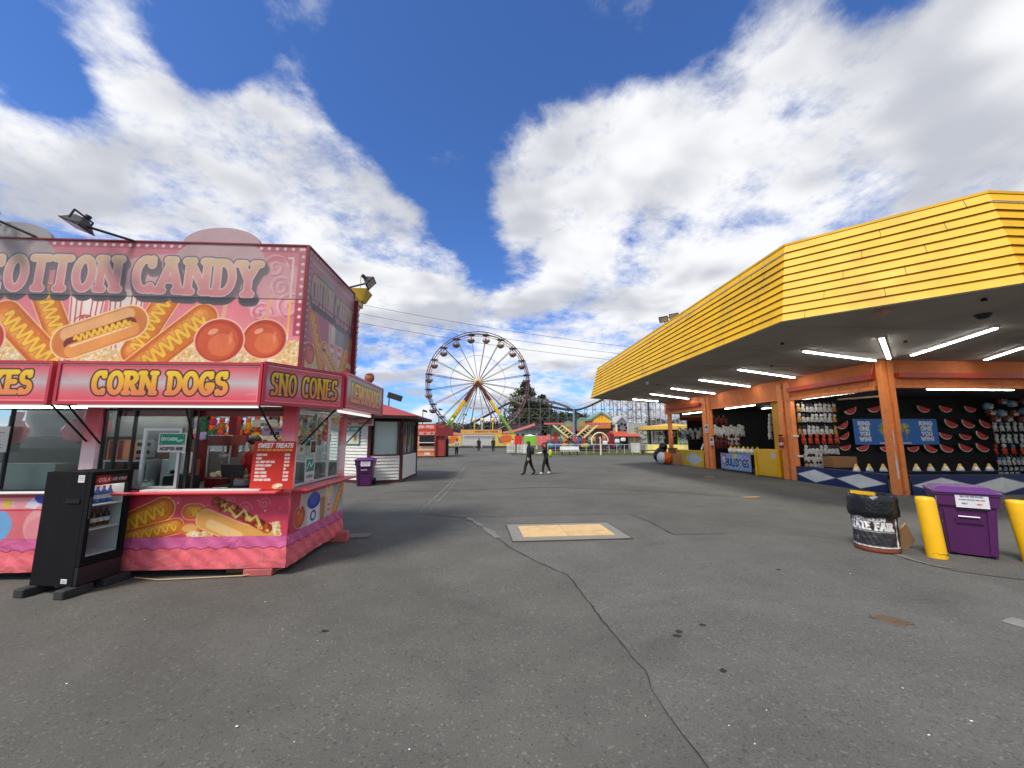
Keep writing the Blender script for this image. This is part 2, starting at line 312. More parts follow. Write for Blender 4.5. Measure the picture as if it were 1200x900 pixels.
    def text(s, t, x, y, h, r, layers, serif=False, width=None, center=False, sp=.14, slant=0., fy=None, stretch=1.):
        w = s.twidth(t, h, sp); kx = (width / w) if width else stretch
        if center: x -= w * kx / 2
        glyphs = []
        for ch in t:
            gw, st = GL.get(ch, GL[' ']); dy = fy((x - 0)) if fy else 0.
            P = [[(x + (a + slant * b) * h * kx, y + dy + b * h) for a, b in pl] for pl in st]
            if serif and ch not in '.!-':
                for pl in st:
                    for (a, b), (c2, d2) in ((pl[0], pl[1]), (pl[-1], pl[-2])):
                        if b in (0, 1) and abs(d2 - b) > .35: P.append([(x + (a - .11) * h * kx, y + dy + b * h), (x + (a + .11) * h * kx, y + dy + b * h)])
                        elif ch in 'CGS' and b not in (0, 1): P.append([(x + a * h * kx, y + dy + (b - .06) * h), (x + a * h * kx, y + dy + (b + .12 * (1 if b > .5 else -1)) * h)])
            glyphs.append(P); x += (gw + sp) * h * kx
        for lay in layers:
            ex, col = lay[0], lay[1]; ox, oy = (lay[2], lay[3]) if len(lay) > 2 else (0, 0)
            for P in glyphs:
                if not P: continue
                q = [(a + ox, b + oy) for pl in P for a, b in pl]; rr = r + ex
                sl, X, Y = s.loc(min(a for a, b in q) - 1.6 * rr - s.res, max(a for a, b in q) + 1.6 * rr + s.res, min(b for a, b in q) - 1.6 * rr - s.res, max(b for a, b in q) + 1.6 * rr + s.res)
                if not X.size: continue
                D = np.full(X.shape, 1e9)
                for pl in P: D = np.minimum(D, s.dseg(X, Y, [(a + ox, b + oy) for a, b in pl]))
                s.g0, s.g1 = y, y + h; s.put(sl, D - rr, col, 1., Y)
        return x
    def speck(s, amt):
        s.C += rng.normal(0, amt, s.C.shape[:2])[..., None]
    def mesh(s, name, o, u, v, parent=None, mat_=None, back=None, thick=.02, bend=None):
        """grid with the print in front, a plain slab behind; o + u*x + v*y"""
        o = Vector(o); u = Vector(u); v = Vector(v); n = u.cross(v).normalized()
        X, Y = np.meshgrid(s.xs, s.ys); P = np.array(o)[None, None] + X[..., None] * np.array(u) + Y[..., None] * np.array(v)
        if bend is not None: P = P + bend(X, Y)[..., None] * np.array(n)
        Mi = np.array(wm(parent).inverted() if parent else Matrix.Identity(4)); P = P.reshape(-1, 3) @ Mi[:3, :3].T + Mi[:3, 3]
        nv = len(P); idx = np.arange(nv).reshape(s.ny, s.nx); q = np.stack([idx[:-1, :-1], idx[:-1, 1:], idx[1:, 1:], idx[1:, :-1]], -1).reshape(-1, 4)
        x0, x1, y0, y1 = s.b; cs = []
        for k in (-.0015, -thick):
            for a, b in ((x0, y0), (x1, y0), (x1, y1), (x0, y1)): cs.append(np.array(o + u * a + v * b + n * k))
        cs = np.array(cs) @ Mi[:3, :3].T + Mi[:3, 3]
        if bend is None:
            P = np.vstack([P, cs]); ex = np.array([[0, 1, 2, 3], [7, 6, 5, 4], [0, 4, 5, 1], [1, 5, 6, 2], [2, 6, 7, 3], [3, 7, 4, 0]]) + nv; q2 = np.vstack([q, ex])
        else: q2 = q
        me = bpy.data.meshes.new(name); me.vertices.add(len(P)); me.vertices.foreach_set('co', P.astype(np.float32).ravel())
        me.loops.add(q2.size); me.loops.foreach_set('vertex_index', q2.astype(np.int32).ravel()); me.polygons.add(len(q2))
        me.polygons.foreach_set('loop_start', np.arange(0, q2.size, 4, dtype=np.int32))
        me.materials.append(mat_ or ART); me.materials.append(back or GREY)
        mi = np.zeros(len(q2), np.int32); mi[len(q):] = 1; me.polygons.foreach_set('material_index', mi)
        if bend is not None: me.polygons.foreach_set('use_smooth', np.ones(len(q2), bool))
        c = np.clip(s.C, 0, 255) / 255; c = np.where(c < .04045, c / 12.92, ((c + .055) / 1.055) ** 2.4).reshape(-1, 3) * .88
        c4 = np.ones((len(P), 4), np.float32); c4[:nv, :3] = c; c4[nv:, :3] = .3
        at = me.color_attributes.new('print', 'FLOAT_COLOR', 'POINT'); at.data.foreach_set('color', c4.ravel())
        me.update(); me.validate(); ob = bpy.data.objects.new(name, me); COL.objects.link(ob); ob.parent = parent; return ob
UX, UZ = Vector((1, 0, 0)), Vector((0, 0, 1))

# ------------------------------------------------------------------ people
SKIN = hexm('skin', 196, 150, 122, rough=.55); HAIRB = mat('dark_hair', (.012, .009, .007), rough=.5); HAIRBR = mat('brown_hair', (.05, .022, .012), rough=.5); HAIRRED = mat('red_hair', (.12, .02, .015), rough=.5)
def person(loc, rz, label, top, legs, shoes, hair, ht=1.68, stride=0., armL=None, armR=None, bow=0., hairlen=0., sleeve=True, group=None, sleeve_mat=None):
    T = thing('person', label, 'person', loc, rz, group); k = ht / 1.7
    A = {'pel': (0, 0, .93, .16, .125), 'spi': (0, .01, 1.12, .15, .12), 'che': (0, .02 * 1 + bow * .5, 1.33, .175, .125), 'nek': (0, .03 + bow, 1.47, .055, .055),
         'hb': (0, .04 + bow, 1.54, .075, .085), 'ht': (0, .045 + bow, 1.63, .075, .09)}
    for sx, n, st, arm in ((-1, 'L', stride, armL), (1, 'R', -stride, armR)):
        A['hip' + n] = (.085 * sx, 0, .88, .12, .12); A['kne' + n] = (.095 * sx, st * .5 + .03, .5, .085, .088); A['ank' + n] = (.1 * sx, st - .03 * abs(st) * 4, .09 + (.05 if st < 0 else 0), .062, .066); A['toe' + n] = (.115 * sx, st + .15, .045, .045, .035)
        A['sho' + n] = (.17 * sx, .01 + bow * .7, 1.4, .078, .078)
        e, w = arm or ((.23 * sx, -.03 - st * .2, 1.13), (.22 * sx, .06 - st * .35, .9))
        A['elb' + n] = (*e, .058, .058); A['wri' + n] = (*w, .038, .038)
        ev, wv = Vector(e), Vector(w); hd = (wv - ev).normalized(); A['han' + n] = (*(wv + hd * .07), .035, .022)
    E_ = [('pel', 'spi', 0), ('spi', 'che', 0), ('che', 'nek', 0), ('nek', 'hb', 3), ('hb', 'ht', 3)]
    for n in 'LR': E_ += [('pel', 'hip' + n, 1), ('hip' + n, 'kne' + n, 1), ('kne' + n, 'ank' + n, 1), ('ank' + n, 'toe' + n, 2), ('che', 'sho' + n, 0), ('sho' + n, 'elb' + n, 0), ('elb' + n, 'wri' + n, 4), ('wri' + n, 'han' + n, 3)]
    names = list(A); me = bpy.data.meshes.new('sk'); me.from_pydata([Vector(A[q][:3]) * k for q in names], [(names.index(a), names.index(b)) for a, b, _ in E_], [])
    o = bpy.data.objects.new('sk', me); COL.objects.link(o); mo = o.modifiers.new('s', 'SKIN'); o.modifiers.new('u', 'SUBSURF').levels = 1
    sv = me.skin_vertices[0].data
    for i, q in enumerate(names): sv[i].radius = (A[q][3] * k, A[q][4] * k); sv[i].use_root = q == 'pel'
    dg = bpy.context.evaluated_depsgraph_get(); dg.update(); m2 = bpy.data.meshes.new_from_object(o.evaluated_get(dg)); bpy.data.objects.remove(o)
    segs = [(Vector(A[a][:3]) * k, Vector(A[b][:3]) * k, s_) for a, b, s_ in E_]
    b = MB(); vs = [v.co.copy() for v in m2.vertices]
    for n in 'LR':   # five fingers each
        w, h = Vector(A['wri' + n][:3]) * k, Vector(A['han' + n][:3]) * k; d = (h - w).normalized(); side = d.cross(Vector((1, 0, .1))).normalized(); inn = d.cross(side)
        for j, ln in enumerate((.06, .07, .065, .05)):
            p = h + side * (.027 - .018 * j) + d * .02; q = p + d * ln * .6; b.tube(p, q, .009, .008, 5, 3); b.tube(q, q + d * ln * .4 + inn * .02 * (1 if n == 'L' else -1), .008, .006, 5, 3)
        p = w + d * .03 + side * .025; b.tube(p, p + side * .03 + d * .045, .011, .008, 5, 3)
    f0 = []; mi = []
    for p in m2.polygons:
        c = p.center; best = min(segs, key=lambda sg: (c - (sg[0] + (sg[1] - sg[0]) * max(0, min(1, (c - sg[0]).dot(sg[1] - sg[0]) / (sg[1] - sg[0]).length_squared)))).length)
        t = best[2]
        if t == 4: t = 4 if sleeve else 3
        if t == 0 and c.z < .96 * k: t = 1
        mi.append(t); f0.append(tuple(p.vertices))
    o0 = len(b.v); M = WMX[T.name]; b.v += [tuple(v) for v in vs]; b.f += [tuple(i + o0 for i in f) for f in f0]; b.m += mi; b.sm += [True] * len(f0)
    hz = Vector(A['ht'][:3]) * k; nb = Vector((0, .09, -.035)) * k
    b.ell(hz + Vector((0, .098, -.04)) * k, (.012, .018, .02), mi=3, n=6)
    for sx in (-1, 1): b.ell(hz + Vector((.082 * sx, 0, -.04)) * k, (.012, .02, .03), mi=3, n=6); b.ell(hz + Vector((.03 * sx, .085, -.02)) * k, (.012, .008, .007), mi=5, n=5)
    b.ell(hz + Vector((0, .088, -.085)) * k, (.025, .008, .006), mi=6, n=5)
    b.v = [tuple(M @ Vector(v)) for v in b.v]
    b.build('body', [top, legs, shoes, SKIN, sleeve_mat or top, HAIRB, REDP], T)
    h = MB(); h.ell(hz + Vector((0, -.018, .02)) * k, (.098 * k, .112 * k, .1 * k), n=12)
    if hairlen:
        h.lathe([(.09 * k, .02), (.105 * k, -.1), (.12 * k, -.25 * hairlen - .1), (.1 * k, -.5 * hairlen - .1), (.03, -.62 * hairlen - .1)], hz + Vector((0, -.05, 0)), 12, rot=Matrix.Diagonal(Vector((1, .62, 1))))
    h.v = [tuple(M @ Vector(v)) for v in h.v]; h.build('hair', hair, T)
    return T
# ================================================================== GROUND
def ground_mat(name, tone=1., warm=0.):
    m = bpy.data.materials.new(name); m.use_nodes = True; n = m.node_tree.nodes; l = m.node_tree.links; b = n['Principled BSDF']
    tc = n.new('ShaderNodeTexCoord')
    def nz(sc, det, rough=.6, dist=0.):
        q = n.new('ShaderNodeTexNoise'); l.new(tc.outputs['Object'], q.inputs['Vector']); q.inputs['Scale'].default_value = sc; q.inputs['Detail'].default_value = det; q.inputs['Roughness'].default_value = rough; q.inputs['Distortion'].default_value = dist; return q.outputs[0]
    def mr(v, a, b_, c, d):
        q = n.new('ShaderNodeMapRange'); l.new(v, q.inputs[0])
        for i, w in enumerate((a, b_, c, d)): q.inputs[i + 1].default_value = w
        return q.outputs[0]
    def mul(a, b_):
        q = n.new('ShaderNodeMath'); q.operation = 'MULTIPLY'; l.new(a, q.inputs[0]); l.new(b_, q.inputs[1]); return q.outputs[0]
    big = mr(nz(.2, 7, .65, .8), .32, .68, .74, 1.16); mid = mr(nz(1.3, 7, .65), .3, .7, .9, 1.1)
    ag = mr(nz(95, 3, .75), .25, .75, .66, 1.34)
    v = n.new('ShaderNodeTexVoronoi'); l.new(tc.outputs['Object'], v.inputs['Vector']); v.inputs['Scale'].default_value = 65
    st = n.new('ShaderNodeSeparateColor'); l.new(v.outputs['Color'], st.inputs[0]); chips = mr(st.outputs[0], .92, 1., 1., 1.55)
    dk = mr(st.outputs[1], .0, .12, .66, 1.)
    f = mul(mul(mul(big, mid), ag), mul(chips, dk))
    # long dark drag marks and dried spills
    mp = n.new('ShaderNodeMapping'); l.new(tc.outputs['Object'], mp.inputs[0]); mp.inputs['Scale'].default_value = (.35, .8, 1); mp.inputs['Rotation'].default_value = (0, 0, .4)
    q = n.new('ShaderNodeTexNoise'); l.new(mp.outputs[0], q.inputs['Vector']); q.inputs['Scale'].default_value = 1.1; q.inputs['Detail'].default_value = 5; q.inputs['Distortion'].default_value = 1.
    f = mul(f, mr(q.outputs[0], .58, .74, 1., .82))
    vm = n.new('ShaderNodeVectorMath'); vm.operation = 'SCALE'; vm.inputs[0].default_value = (.122 * tone, .1185 * tone, .110 * tone * (1 - warm)); l.new(f, vm.inputs[3]); l.new(vm.outputs[0], b.inputs['Base Color'])
    b.inputs['Roughness'].default_value = .9; b.inputs['Specular IOR Level'].default_value = .25
    bp = n.new('ShaderNodeBump'); bp.inputs['Strength'].default_value = .5; bp.inputs['Distance'].default_value = .006; l.new(ag, bp.inputs['Height']); l.new(bp.outputs[0], b.inputs['Normal'])
    return m
g = MB(); g.add([(-700, -60, 0), (700, -60, 0), (700, 900, 0), (-700, 900, 0)], [(0, 1, 2, 3)])
tag(g.build('ground', ground_mat('asphalt', .95, .05)), 'grey asphalt midway ground with fine aggregate', kind='structure')
def jpts(px, step=.12, am=.02, z=.004):
    P = [G(x, y, 0) for x, y in px]; out = [P[0]]
    for a, b in zip(P[:-1], P[1:]):
        n = max(1, int((b - a).length / step)); d = (b - a).normalized(); s = Vector((-d.y, d.x, 0))
        for i in range(1, n + 1):
            out.append(a + (b - a) * i / n + s * (0 if i == n else random.uniform(-am, am)))
    return out
def strip(name, pts, w, m, z, label, wj=.5):
    b = MB(); vs = []
    for i, p in enumerate(pts):
        d = (pts[min(i + 1, len(pts) - 1)] - pts[max(i - 1, 0)]).normalized(); s = Vector((-d.y, d.x, 0)) * w * .5 * random.uniform(1 - wj, 1 + wj)
        vs += [(p.x - s.x, p.y - s.y, z), (p.x + s.x, p.y + s.y, z)]
    b.add(vs, [(2 * i, 2 * i + 2, 2 * i + 3, 2 * i + 1) if False else (2 * i, 2 * i + 1, 2 * i + 3, 2 * i + 2) for i in range(len(pts) - 1)])
    return tag(b.build(name, m), label, kind='structure')
CRK = [(493, 601), (545, 606), (560, 614), (600, 643), (632, 660), (665, 674), (690, 706), (716, 740), (740, 770), (757, 787), (763, 808), (781, 836), (800, 862), (818, 884), (840, 915)]
crack_pts = jpts(CRK, .1, .012)
patch = MB(); pp = crack_pts + [G(1500, 915), G(1500, 735), G(1330, 700), G(1200, 668), G(1090, 655), G(960, 630), G(850, 626), G(790, 627), G(762, 612), G(738, 603), G(640, 604), G(590, 606.5)]
patch.add([(p.x, p.y, .004) for p in pp], [tuple(range(len(pp)))]); tag(patch.build('asphalt_patch', ground_mat('asphalt_newer', 1.05, .035)), 'paler strip of newer asphalt right of the long crack', kind='structure')
TAR = mat('tar_crack', (.018, .018, .018), rough=.8, var=.3); PALE = mat('pale_line', (.165, .162, .15), rough=.9, var=.25, scale=25)
strip('asphalt_crack', crack_pts[8:], .011, TAR, .008, 'long crack wandering from the plate to the lower edge', .7)
strip('asphalt_seam', jpts([(738, 603), (762, 612), (790, 627), (850, 626)], .2, .02), .035, TAR, .008, 'dark curved seam right of the plywood plate')
strip('asphalt_seam', jpts([(545, 606), (590, 606), (640, 604), (738, 603)], .2, .015), .03, mat('seam_soft', (.06, .06, .055), rough=.9), .008, 'faint straight seam behind the plywood plate')
strip('asphalt_seam', jpts([(450, 577), (560, 574), (640, 571), (760, 575), (900, 585)], .3, .03), .05, mat('seam_soft', (.06, .06, .055)), .008, 'faint seam crossing the midway')
strip('pale_line', jpts([(546, 546), (537, 557), (518, 576), (492, 600)], .3, .01), .05, PALE, .012, 'faded pale line running toward the wheel', .6)
strip('pale_line', jpts([(540, 557), (524, 577), (503, 598)], .3, .01), .045, PALE, .012, 'second faded pale line beside the first', .6)
strip('pale_line', jpts([(492, 601), (530, 605), (548, 607)], .2, .01), .05, PALE, .012, 'faded pale line meeting the long crack', .6)
strip('pale_line', jpts([(548, 607), (566, 618), (584, 631)], .2, .01), .09, PALE, .012, 'pale worn edge beside the long crack', .9)
strip('pale_line', jpts([(475, 544), (487, 544), (497, 544.5)], .3, .03), .25, PALE, .012, 'short pale patch near the white kiosk', .6)
strip('pale_line', jpts([(1050, 650), (1090, 663), (1125, 668)], .2, .02), .05, PALE, .012, 'pale scrape in front of the purple bin', .95)
strip('asphalt_seam', jpts([(1060, 655), (1120, 670), (1200, 680), (1300, 690)], .2, .02), .02, MATS['seam_soft'], .012, 'dark seam in front of the bollards', .7)
b = MB()
for x, y in [(795, 741), (793, 746), (824, 733), (848, 787), (912, 668), (380, 740)]:
    p = G(x, y); b.add([(p.x + random.uniform(.02, .05) * math.cos(a * 1.05), p.y + random.uniform(.015, .04) * math.sin(a * 1.05), .0085) for a in range(6)], [tuple(range(6))])
tag(b.build('oil_spots', TAR), 'small dark spots scattered on the asphalt', kind='structure')
b = MB()
for i in range(22):
    p = G(random.uniform(20, 1190), random.uniform(590, 880)); r = random.uniform(.003, .007); b.ell((p.x, p.y, r * .7 + .004), (r * random.uniform(.8, 2), r, r * .5), n=5)
tag(b.build('litter_crumbs', PAPERW), 'tiny white crumbs of litter on the asphalt', kind='stuff')

# plywood patch in steel frame, and small metal covers
T = thing('floor_plate', 'plywood sheets in a metal frame set in the asphalt', 'floor plate', (1.44, 7.68, 0), R(2.5))
M2 = Matrix.Rotation(R(2.5), 3, 'Z'); c0 = Vector((1.44, 7.68, 0))
b = MB()
for (x0, x1, y0, y1) in ((-1.07, 1.07, -.66, -.42), (-1.07, 1.07, .47, .66), (-1.07, -.86, -.42, .47), (.86, 1.07, -.42, .47)):
    b.obox(c0 + M2 @ Vector(((x0 + x1) / 2, (y0 + y1) / 2, .0105)), (x1 - x0, y1 - y0, .021), M2)
b.build('concrete_collar', mat('collar_concrete', (.21, .205, .18), rough=.9, var=.2, scale=14, bump=.3), T)
b = MB()
for (x0, x1, y0, y1) in ((-1.085, 1.085, -.675, -.66), (-1.085, 1.085, .66, .675), (-1.085, -1.07, -.66, .66), (1.07, 1.085, -.66, .66)):
    b.obox(c0 + M2 @ Vector(((x0 + x1) / 2, (y0 + y1) / 2, .0135)), (x1 - x0, y1 - y0, .027), M2)
b.build('steel_edge', mat('rusty_edge', (.08, .06, .045), rough=.8, var=.3), T)
WOOD = hexm('plywood', 205, 172, 122, rough=.8, var=.14, scale=5, grime=.25)
for x0, x1 in ((-.855, -.02), (-.01, .855)):
    b = MB(); b.obox(c0 + M2 @ Vector(((x0 + x1) / 2, .025, .015)), (x1 - x0, .88, .03), M2); b.build('plywood_sheet', WOOD, T)
p = G(1045, 728)
T = thing('valve_cover', 'small rusty oval cover with two lugs in the foreground asphalt', 'utility cover', (p.x, p.y, 0), R(-30))
b = MB(); Rz = Matrix.Rotation(R(-30), 3, 'Z')
b.lathe([(.001, .014), (.1, .014), (.112, .018), (.125, .014), (.13, .0)], p, 24, rot=Rz @ Matrix.Diagonal(Vector((1, .8, 1)))); b.build('cover', mat('rust', (.11, .075, .045), rough=.8, var=.35, scale=30, bump=.4), T)
for sx in (-1, 1): b = MB(); b.bbox(p + Rz @ Vector((.14 * sx, 0, .01)), (.05, .05, .02), R(-30), .006); b.build('lug', MATS['rust'], T)
p = G(1194, 731); at_origin(MB().bbox((0, 0, .01), (.22, .16, .02), .3, .01), 'concrete_chip', MATS['collar_concrete'], (p.x, p.y, 0), 'pale flat concrete piece at the right edge of the asphalt', 'rubble')
p = G(878, 583); b = MB(); b.prism([(-.3, -.03, .004), (.1, -.06, .004), (.35, 0, .004), (0, .06, .004)], [(-.3, -.03, .012), (.1, -.06, .012), (.35, 0, .03), (0, .06, .02)]); at_origin(b, 'flat_cardboard', CARD, p, 'flattened scrap lying on the asphalt before the yellow cabinet', 'litter')
p = G(831, 559); b = MB(); b.prism([(-.3, -.1, .004), (.2, -.12, .004), (.3, .1, .004), (-.1, .12, .004)], [(-.3, -.1, .01), (.2, -.12, .015), (.3, .1, .01), (-.1, .12, .014)]); at_origin(b, 'flat_cardboard', CARD, p, 'pale flat scrap on the asphalt before the bulldogs banner', 'litter')

# ================================================================== CONCESSION TRAILER (left)
PINK = hexm('booth_pink', 232, 92, 100, rough=.35, var=.1, grime=.12); DPINK = hexm('sign_frame_red', 186, 44, 60, rough=.35, coat=.3, grime=.15); DRED = hexm('booth_dark_red', 120, 22, 30, rough=.4)
BX, BY, BB, BL_, TOP = -2.72, 5.55, 7.50, -8.4, 4.62
booth = thing('food_trailer', 'pink and red fairground food trailer with corn dogs and cotton candy signs', 'food trailer', (-5.5, 6.5, 0))
OR = [(150, 60, 20), (208, 110, 42), (232, 150, 80)]
def mustard(A_, x0, y0, x1, y1, n, amp, r, col=(250, 200, 60)):
    d = Vector((x1 - x0, y1 - y0)); l = d.length; d /= l; s_ = Vector((-d.y, d.x)); P = []
    for i in range(n * 6 + 1):
        t = i / (n * 6); a = math.sin(t * n * 2 * math.pi) * amp; q = Vector((x0, y0)) + d * t * l + s_ * a; P.append((q.x, q.y))
    A_.line(P, r * 1.45, (190, 110, 20)); A_.line(P, r, col)
def corndog(A_, x0, y0, x1, y1, r, n=7):
    A_.line([(x0, y0), (x1, y1)], r * 1.07, (255, 215, 150)); A_.line([(x0, y0), (x1, y1)], r, (206, 104, 28))
    d = Vector((x1 - x0, y1 - y0)).normalized(); s_ = Vector((-d.y, d.x)) * r
    for k, (cc, w, al) in enumerate((((222, 126, 40), .8, .8), ((236, 150, 58), .52, .7), ((248, 180, 96), .25, .6))):
        o_ = s_ * (.18 * k); A_.line([(x0 + o_.x, y0 + o_.y), (x1 + o_.x, y1 + o_.y)], r * w, cc, al)
    for i in range(60):
        t = random.random(); w = random.uniform(-.8, .8); q = Vector((x0, y0)) * (1 - t) + Vector((x1, y1)) * t + s_ * w; A_.ell(q.x, q.y, r * .07, r * .05, 0, random.choice([(176, 80, 22), (245, 180, 110)]), .35)
    mustard(A_, x0 + d.x * r * .2, y0 + d.y * r * .2, x1, y1, n, r * .5, r * .11)
def apple(A_, cx, cy, r):
    A_.ell(cx, cy, r * 1.06, r * 1.0, 0, (252, 204, 176)); A_.ell(cx, cy, r, r * .94, 0, (190, 64, 34))
    A_.ell(cx - r * .05, cy - r * .05, r * .85, r * .8, 0, (214, 96, 50), .8); A_.ell(cx + r * .1, cy - r * .2, r * .55, r * .5, 0, (236, 128, 72), .7)
    A_.ell(cx - r * .3, cy + r * .38, r * .22, r * .12, 25, (250, 180, 150), .8); A_.ell(cx + r * .45, cy + r * .1, r * .09, r * .3, 0, (246, 160, 120), .5)
def popcorn(A_, x0, x1, y0, y1, n):
    A_.rect(x0, y0, x1, y1, (226, 196, 140))
    for i in range(n):
        x, y = random.uniform(x0, x1), random.uniform(y0, y1); r = random.uniform(.018, .034); A_.ell(x, y, r, r * .8, random.uniform(0, 180), random.choice([(250, 232, 180), (244, 214, 140), (255, 244, 214), (232, 180, 96)])); A_.ell(x + r * .3, y - r * .3, r * .3, r * .25, 0, (190, 130, 70), .8)
def bucket(A_, x, y0, y1, w):
    A_.poly([(x - w * .38, y0), (x + w * .38, y0), (x + w * .5, y1), (x - w * .5, y1)], (240, 228, 214))
    for k in range(-3, 4):
        if k: A_.line([(x + k * w * .11, y0), (x + k * w * .15, y1)], w * .018, (206, 60, 50))
    A_.ell(x, y0 + (y1 - y0) * .42, w * .27, w * .22, 0, (206, 60, 50)); A_.ell(x, y0 + (y1 - y0) * .42, w * .24, w * .19, 0, (250, 226, 210)); A_.text('POP', x, y0 + (y1 - y0) * .45, w * .13, w * .017, [(0, (196, 46, 40))], center=True); A_.text('CORN', x, y0 + (y1 - y0) * .27, w * .1, w * .014, [(0, (196, 46, 40))], center=True)
def hotdog(A_, x0, y0, x1, y1, r):
    d = Vector((x1 - x0, y1 - y0)).normalized(); s_ = Vector((-d.y, d.x)) * r
    A_.line([(x0, y0), (x1, y1)], r * 1.08, (255, 222, 170)); A_.line([(x0, y0), (x1, y1)], r, (216, 128, 56)); A_.line([(x0 + s_.x * .5, y0 + s_.y * .5), (x1 + s_.x * .5, y1 + s_.y * .5)], r * .42, (238, 178, 116))
    A_.line([(x0 - s_.x * .1, y0 - s_.y * .1), (x1 - s_.x * .05, y1 - s_.y * .05)], r * .36, (120, 44, 26)); A_.line([(x0 - s_.x * .55, y0 - s_.y * .55), (x1 - s_.x * .45, y1 - s_.y * .45)], r * .42, (240, 160, 80))
    A_.line([(x0 - s_.x * .28, y0 - s_.y * .28), (x1 - s_.x * .25, y1 - s_.y * .25)], r * .05, (255, 228, 180)); mustard(A_, x0 + d.x * r * .3 + s_.x * .08, y0 + d.y * r * .3 + s_.y * .08, x1, y1, 9, r * .18, r * .07)
def swirl(A_, cx, cy, r, col, w):
    A_.line([(cx + r * (1 - t / 28) * math.cos(t * .42), cy + r * (1 - t / 28) * math.sin(t * .42)) for t in range(26)], w, col, .6)
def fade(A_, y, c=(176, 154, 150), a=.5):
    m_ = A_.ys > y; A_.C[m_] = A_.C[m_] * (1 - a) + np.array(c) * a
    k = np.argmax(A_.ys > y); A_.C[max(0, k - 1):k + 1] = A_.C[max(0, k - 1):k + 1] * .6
def big_banner():
    A_ = Art(-8.4, BX, 2.5, TOP, .0095, (226, 120, 140))
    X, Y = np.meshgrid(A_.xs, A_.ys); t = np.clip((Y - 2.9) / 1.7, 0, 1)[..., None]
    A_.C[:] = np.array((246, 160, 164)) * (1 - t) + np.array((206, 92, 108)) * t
    A_.ell(-3.15, 3.95, .5, .42, 0, (236, 190, 196), .5); A_.ell(-4.6, 4.1, .9, .35, 0, (222, 200, 200), .6)
    for cx, cy, r in ((-3.2, 4.3, .2), (-2.95, 3.7, .22), (-3.1, 4.0, .16), (-3.35, 3.6, .16)): swirl(A_, cx, cy, r, (246, 214, 218), .012); swirl(A_, cx + .04, cy - .03, r, (200, 74, 100), .009)
    popcorn(A_, -8.4, BX, 2.5, 3.18, 2200)
    for sx in (-1, 1): bucket(A_, -5.45 + sx * .26, 3.05, 3.9, .5)
    c = -5.02
    corndog(A_, -5.0, 3.0, -4.6, 3.85, .17); corndog(A_, -5.9, 3.0, -6.3, 3.8, .17)
    corndog(A_, -4.95, 2.72, -4.12, 3.5, .2, 8); corndog(A_, -5.95, 2.72, -6.75, 3.5, .2, 8)
    hotdog(A_, -5.86, 3.12, -5.1, 3.42, .235)
    for cx in (-3.88, -3.28): A_.line([(cx, 3.3), (cx + .08, 3.85)], .03, (232, 170, 140))
    apple(A_, -3.24, 3.2, .3); apple(A_, -3.86, 3.17, .33); apple(A_, -7.05, 3.15, .33); apple(A_, -7.65, 3.15, .3)
    # framed border with painted bulbs
    A_.line([(-3.0, TOP - .19), (BX - .15 - .06, TOP - .19), (BX - .15 - .06, 3.2)], .014, (250, 222, 214)); A_.line([(BX - .21, 3.8), (BX - .21, 3.3)], .016, (250, 190, 90))
    A_.rect(-8.4, TOP - .1, BX, TOP, (170, 52, 78)); A_.rect(BX - .14, 3.25, BX, TOP, (190, 72, 96))
    for i in range(60): A_.ell(-8.35 + i * .115, TOP - .05, .024, col=(244, 226, 220))
    for i in range(12): A_.ell(BX - .07, TOP - .05 - i * .115, .024, col=(244, 226, 220))
    # grey pink plate behind the words
    for cx, r in ((-3.97, .62), (-6.88, .62)): A_.ell(cx, 4.32, .66, .4, 0, (196, 160, 160) if cx > -5 else (160, 154, 152))
    fy = lambda x: -.055 * (((x + 5.5) / 2.2) ** 2) * (1 if x > -5.5 else .6)
    L_ = [(.05, (84, 80, 84), .035, -.085), (.04, (70, 66, 70), .02, -.045), (.03, (52, 50, 54)), (.013, (250, 226, 222)), (0, [(226, 120, 124), (232, 150, 140), (232, 200, 140)])]
    A_.text('COTTON', -7.14, 3.9, .45, .05, L_, serif=True, width=1.8, fy=fy, sp=.2); A_.text('CANDY', -5.12, 3.9, .46, .05, L_, serif=True, width=1.7, fy=fy, sp=.2)
    
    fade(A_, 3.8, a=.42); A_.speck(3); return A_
bb = big_banner()
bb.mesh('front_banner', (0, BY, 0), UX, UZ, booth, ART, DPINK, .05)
GP = hexm('arch_plate', 170, 140, 142, rough=.5)
for cx, c_ in ((-3.97, GP), (-6.88, hexm('arch_plate_grey', 148, 144, 142, rough=.5))):
    b = MB(); pts = [(cx + .55 * math.cos(R(a)), TOP + .26 * math.sin(R(a))) for a in range(0, 181, 10)]
    b.prism([(x, BY - .002, z) for x, z in pts], [(x, BY + .048, z) for x, z in pts]); b.build('arch_plate', c_, booth)
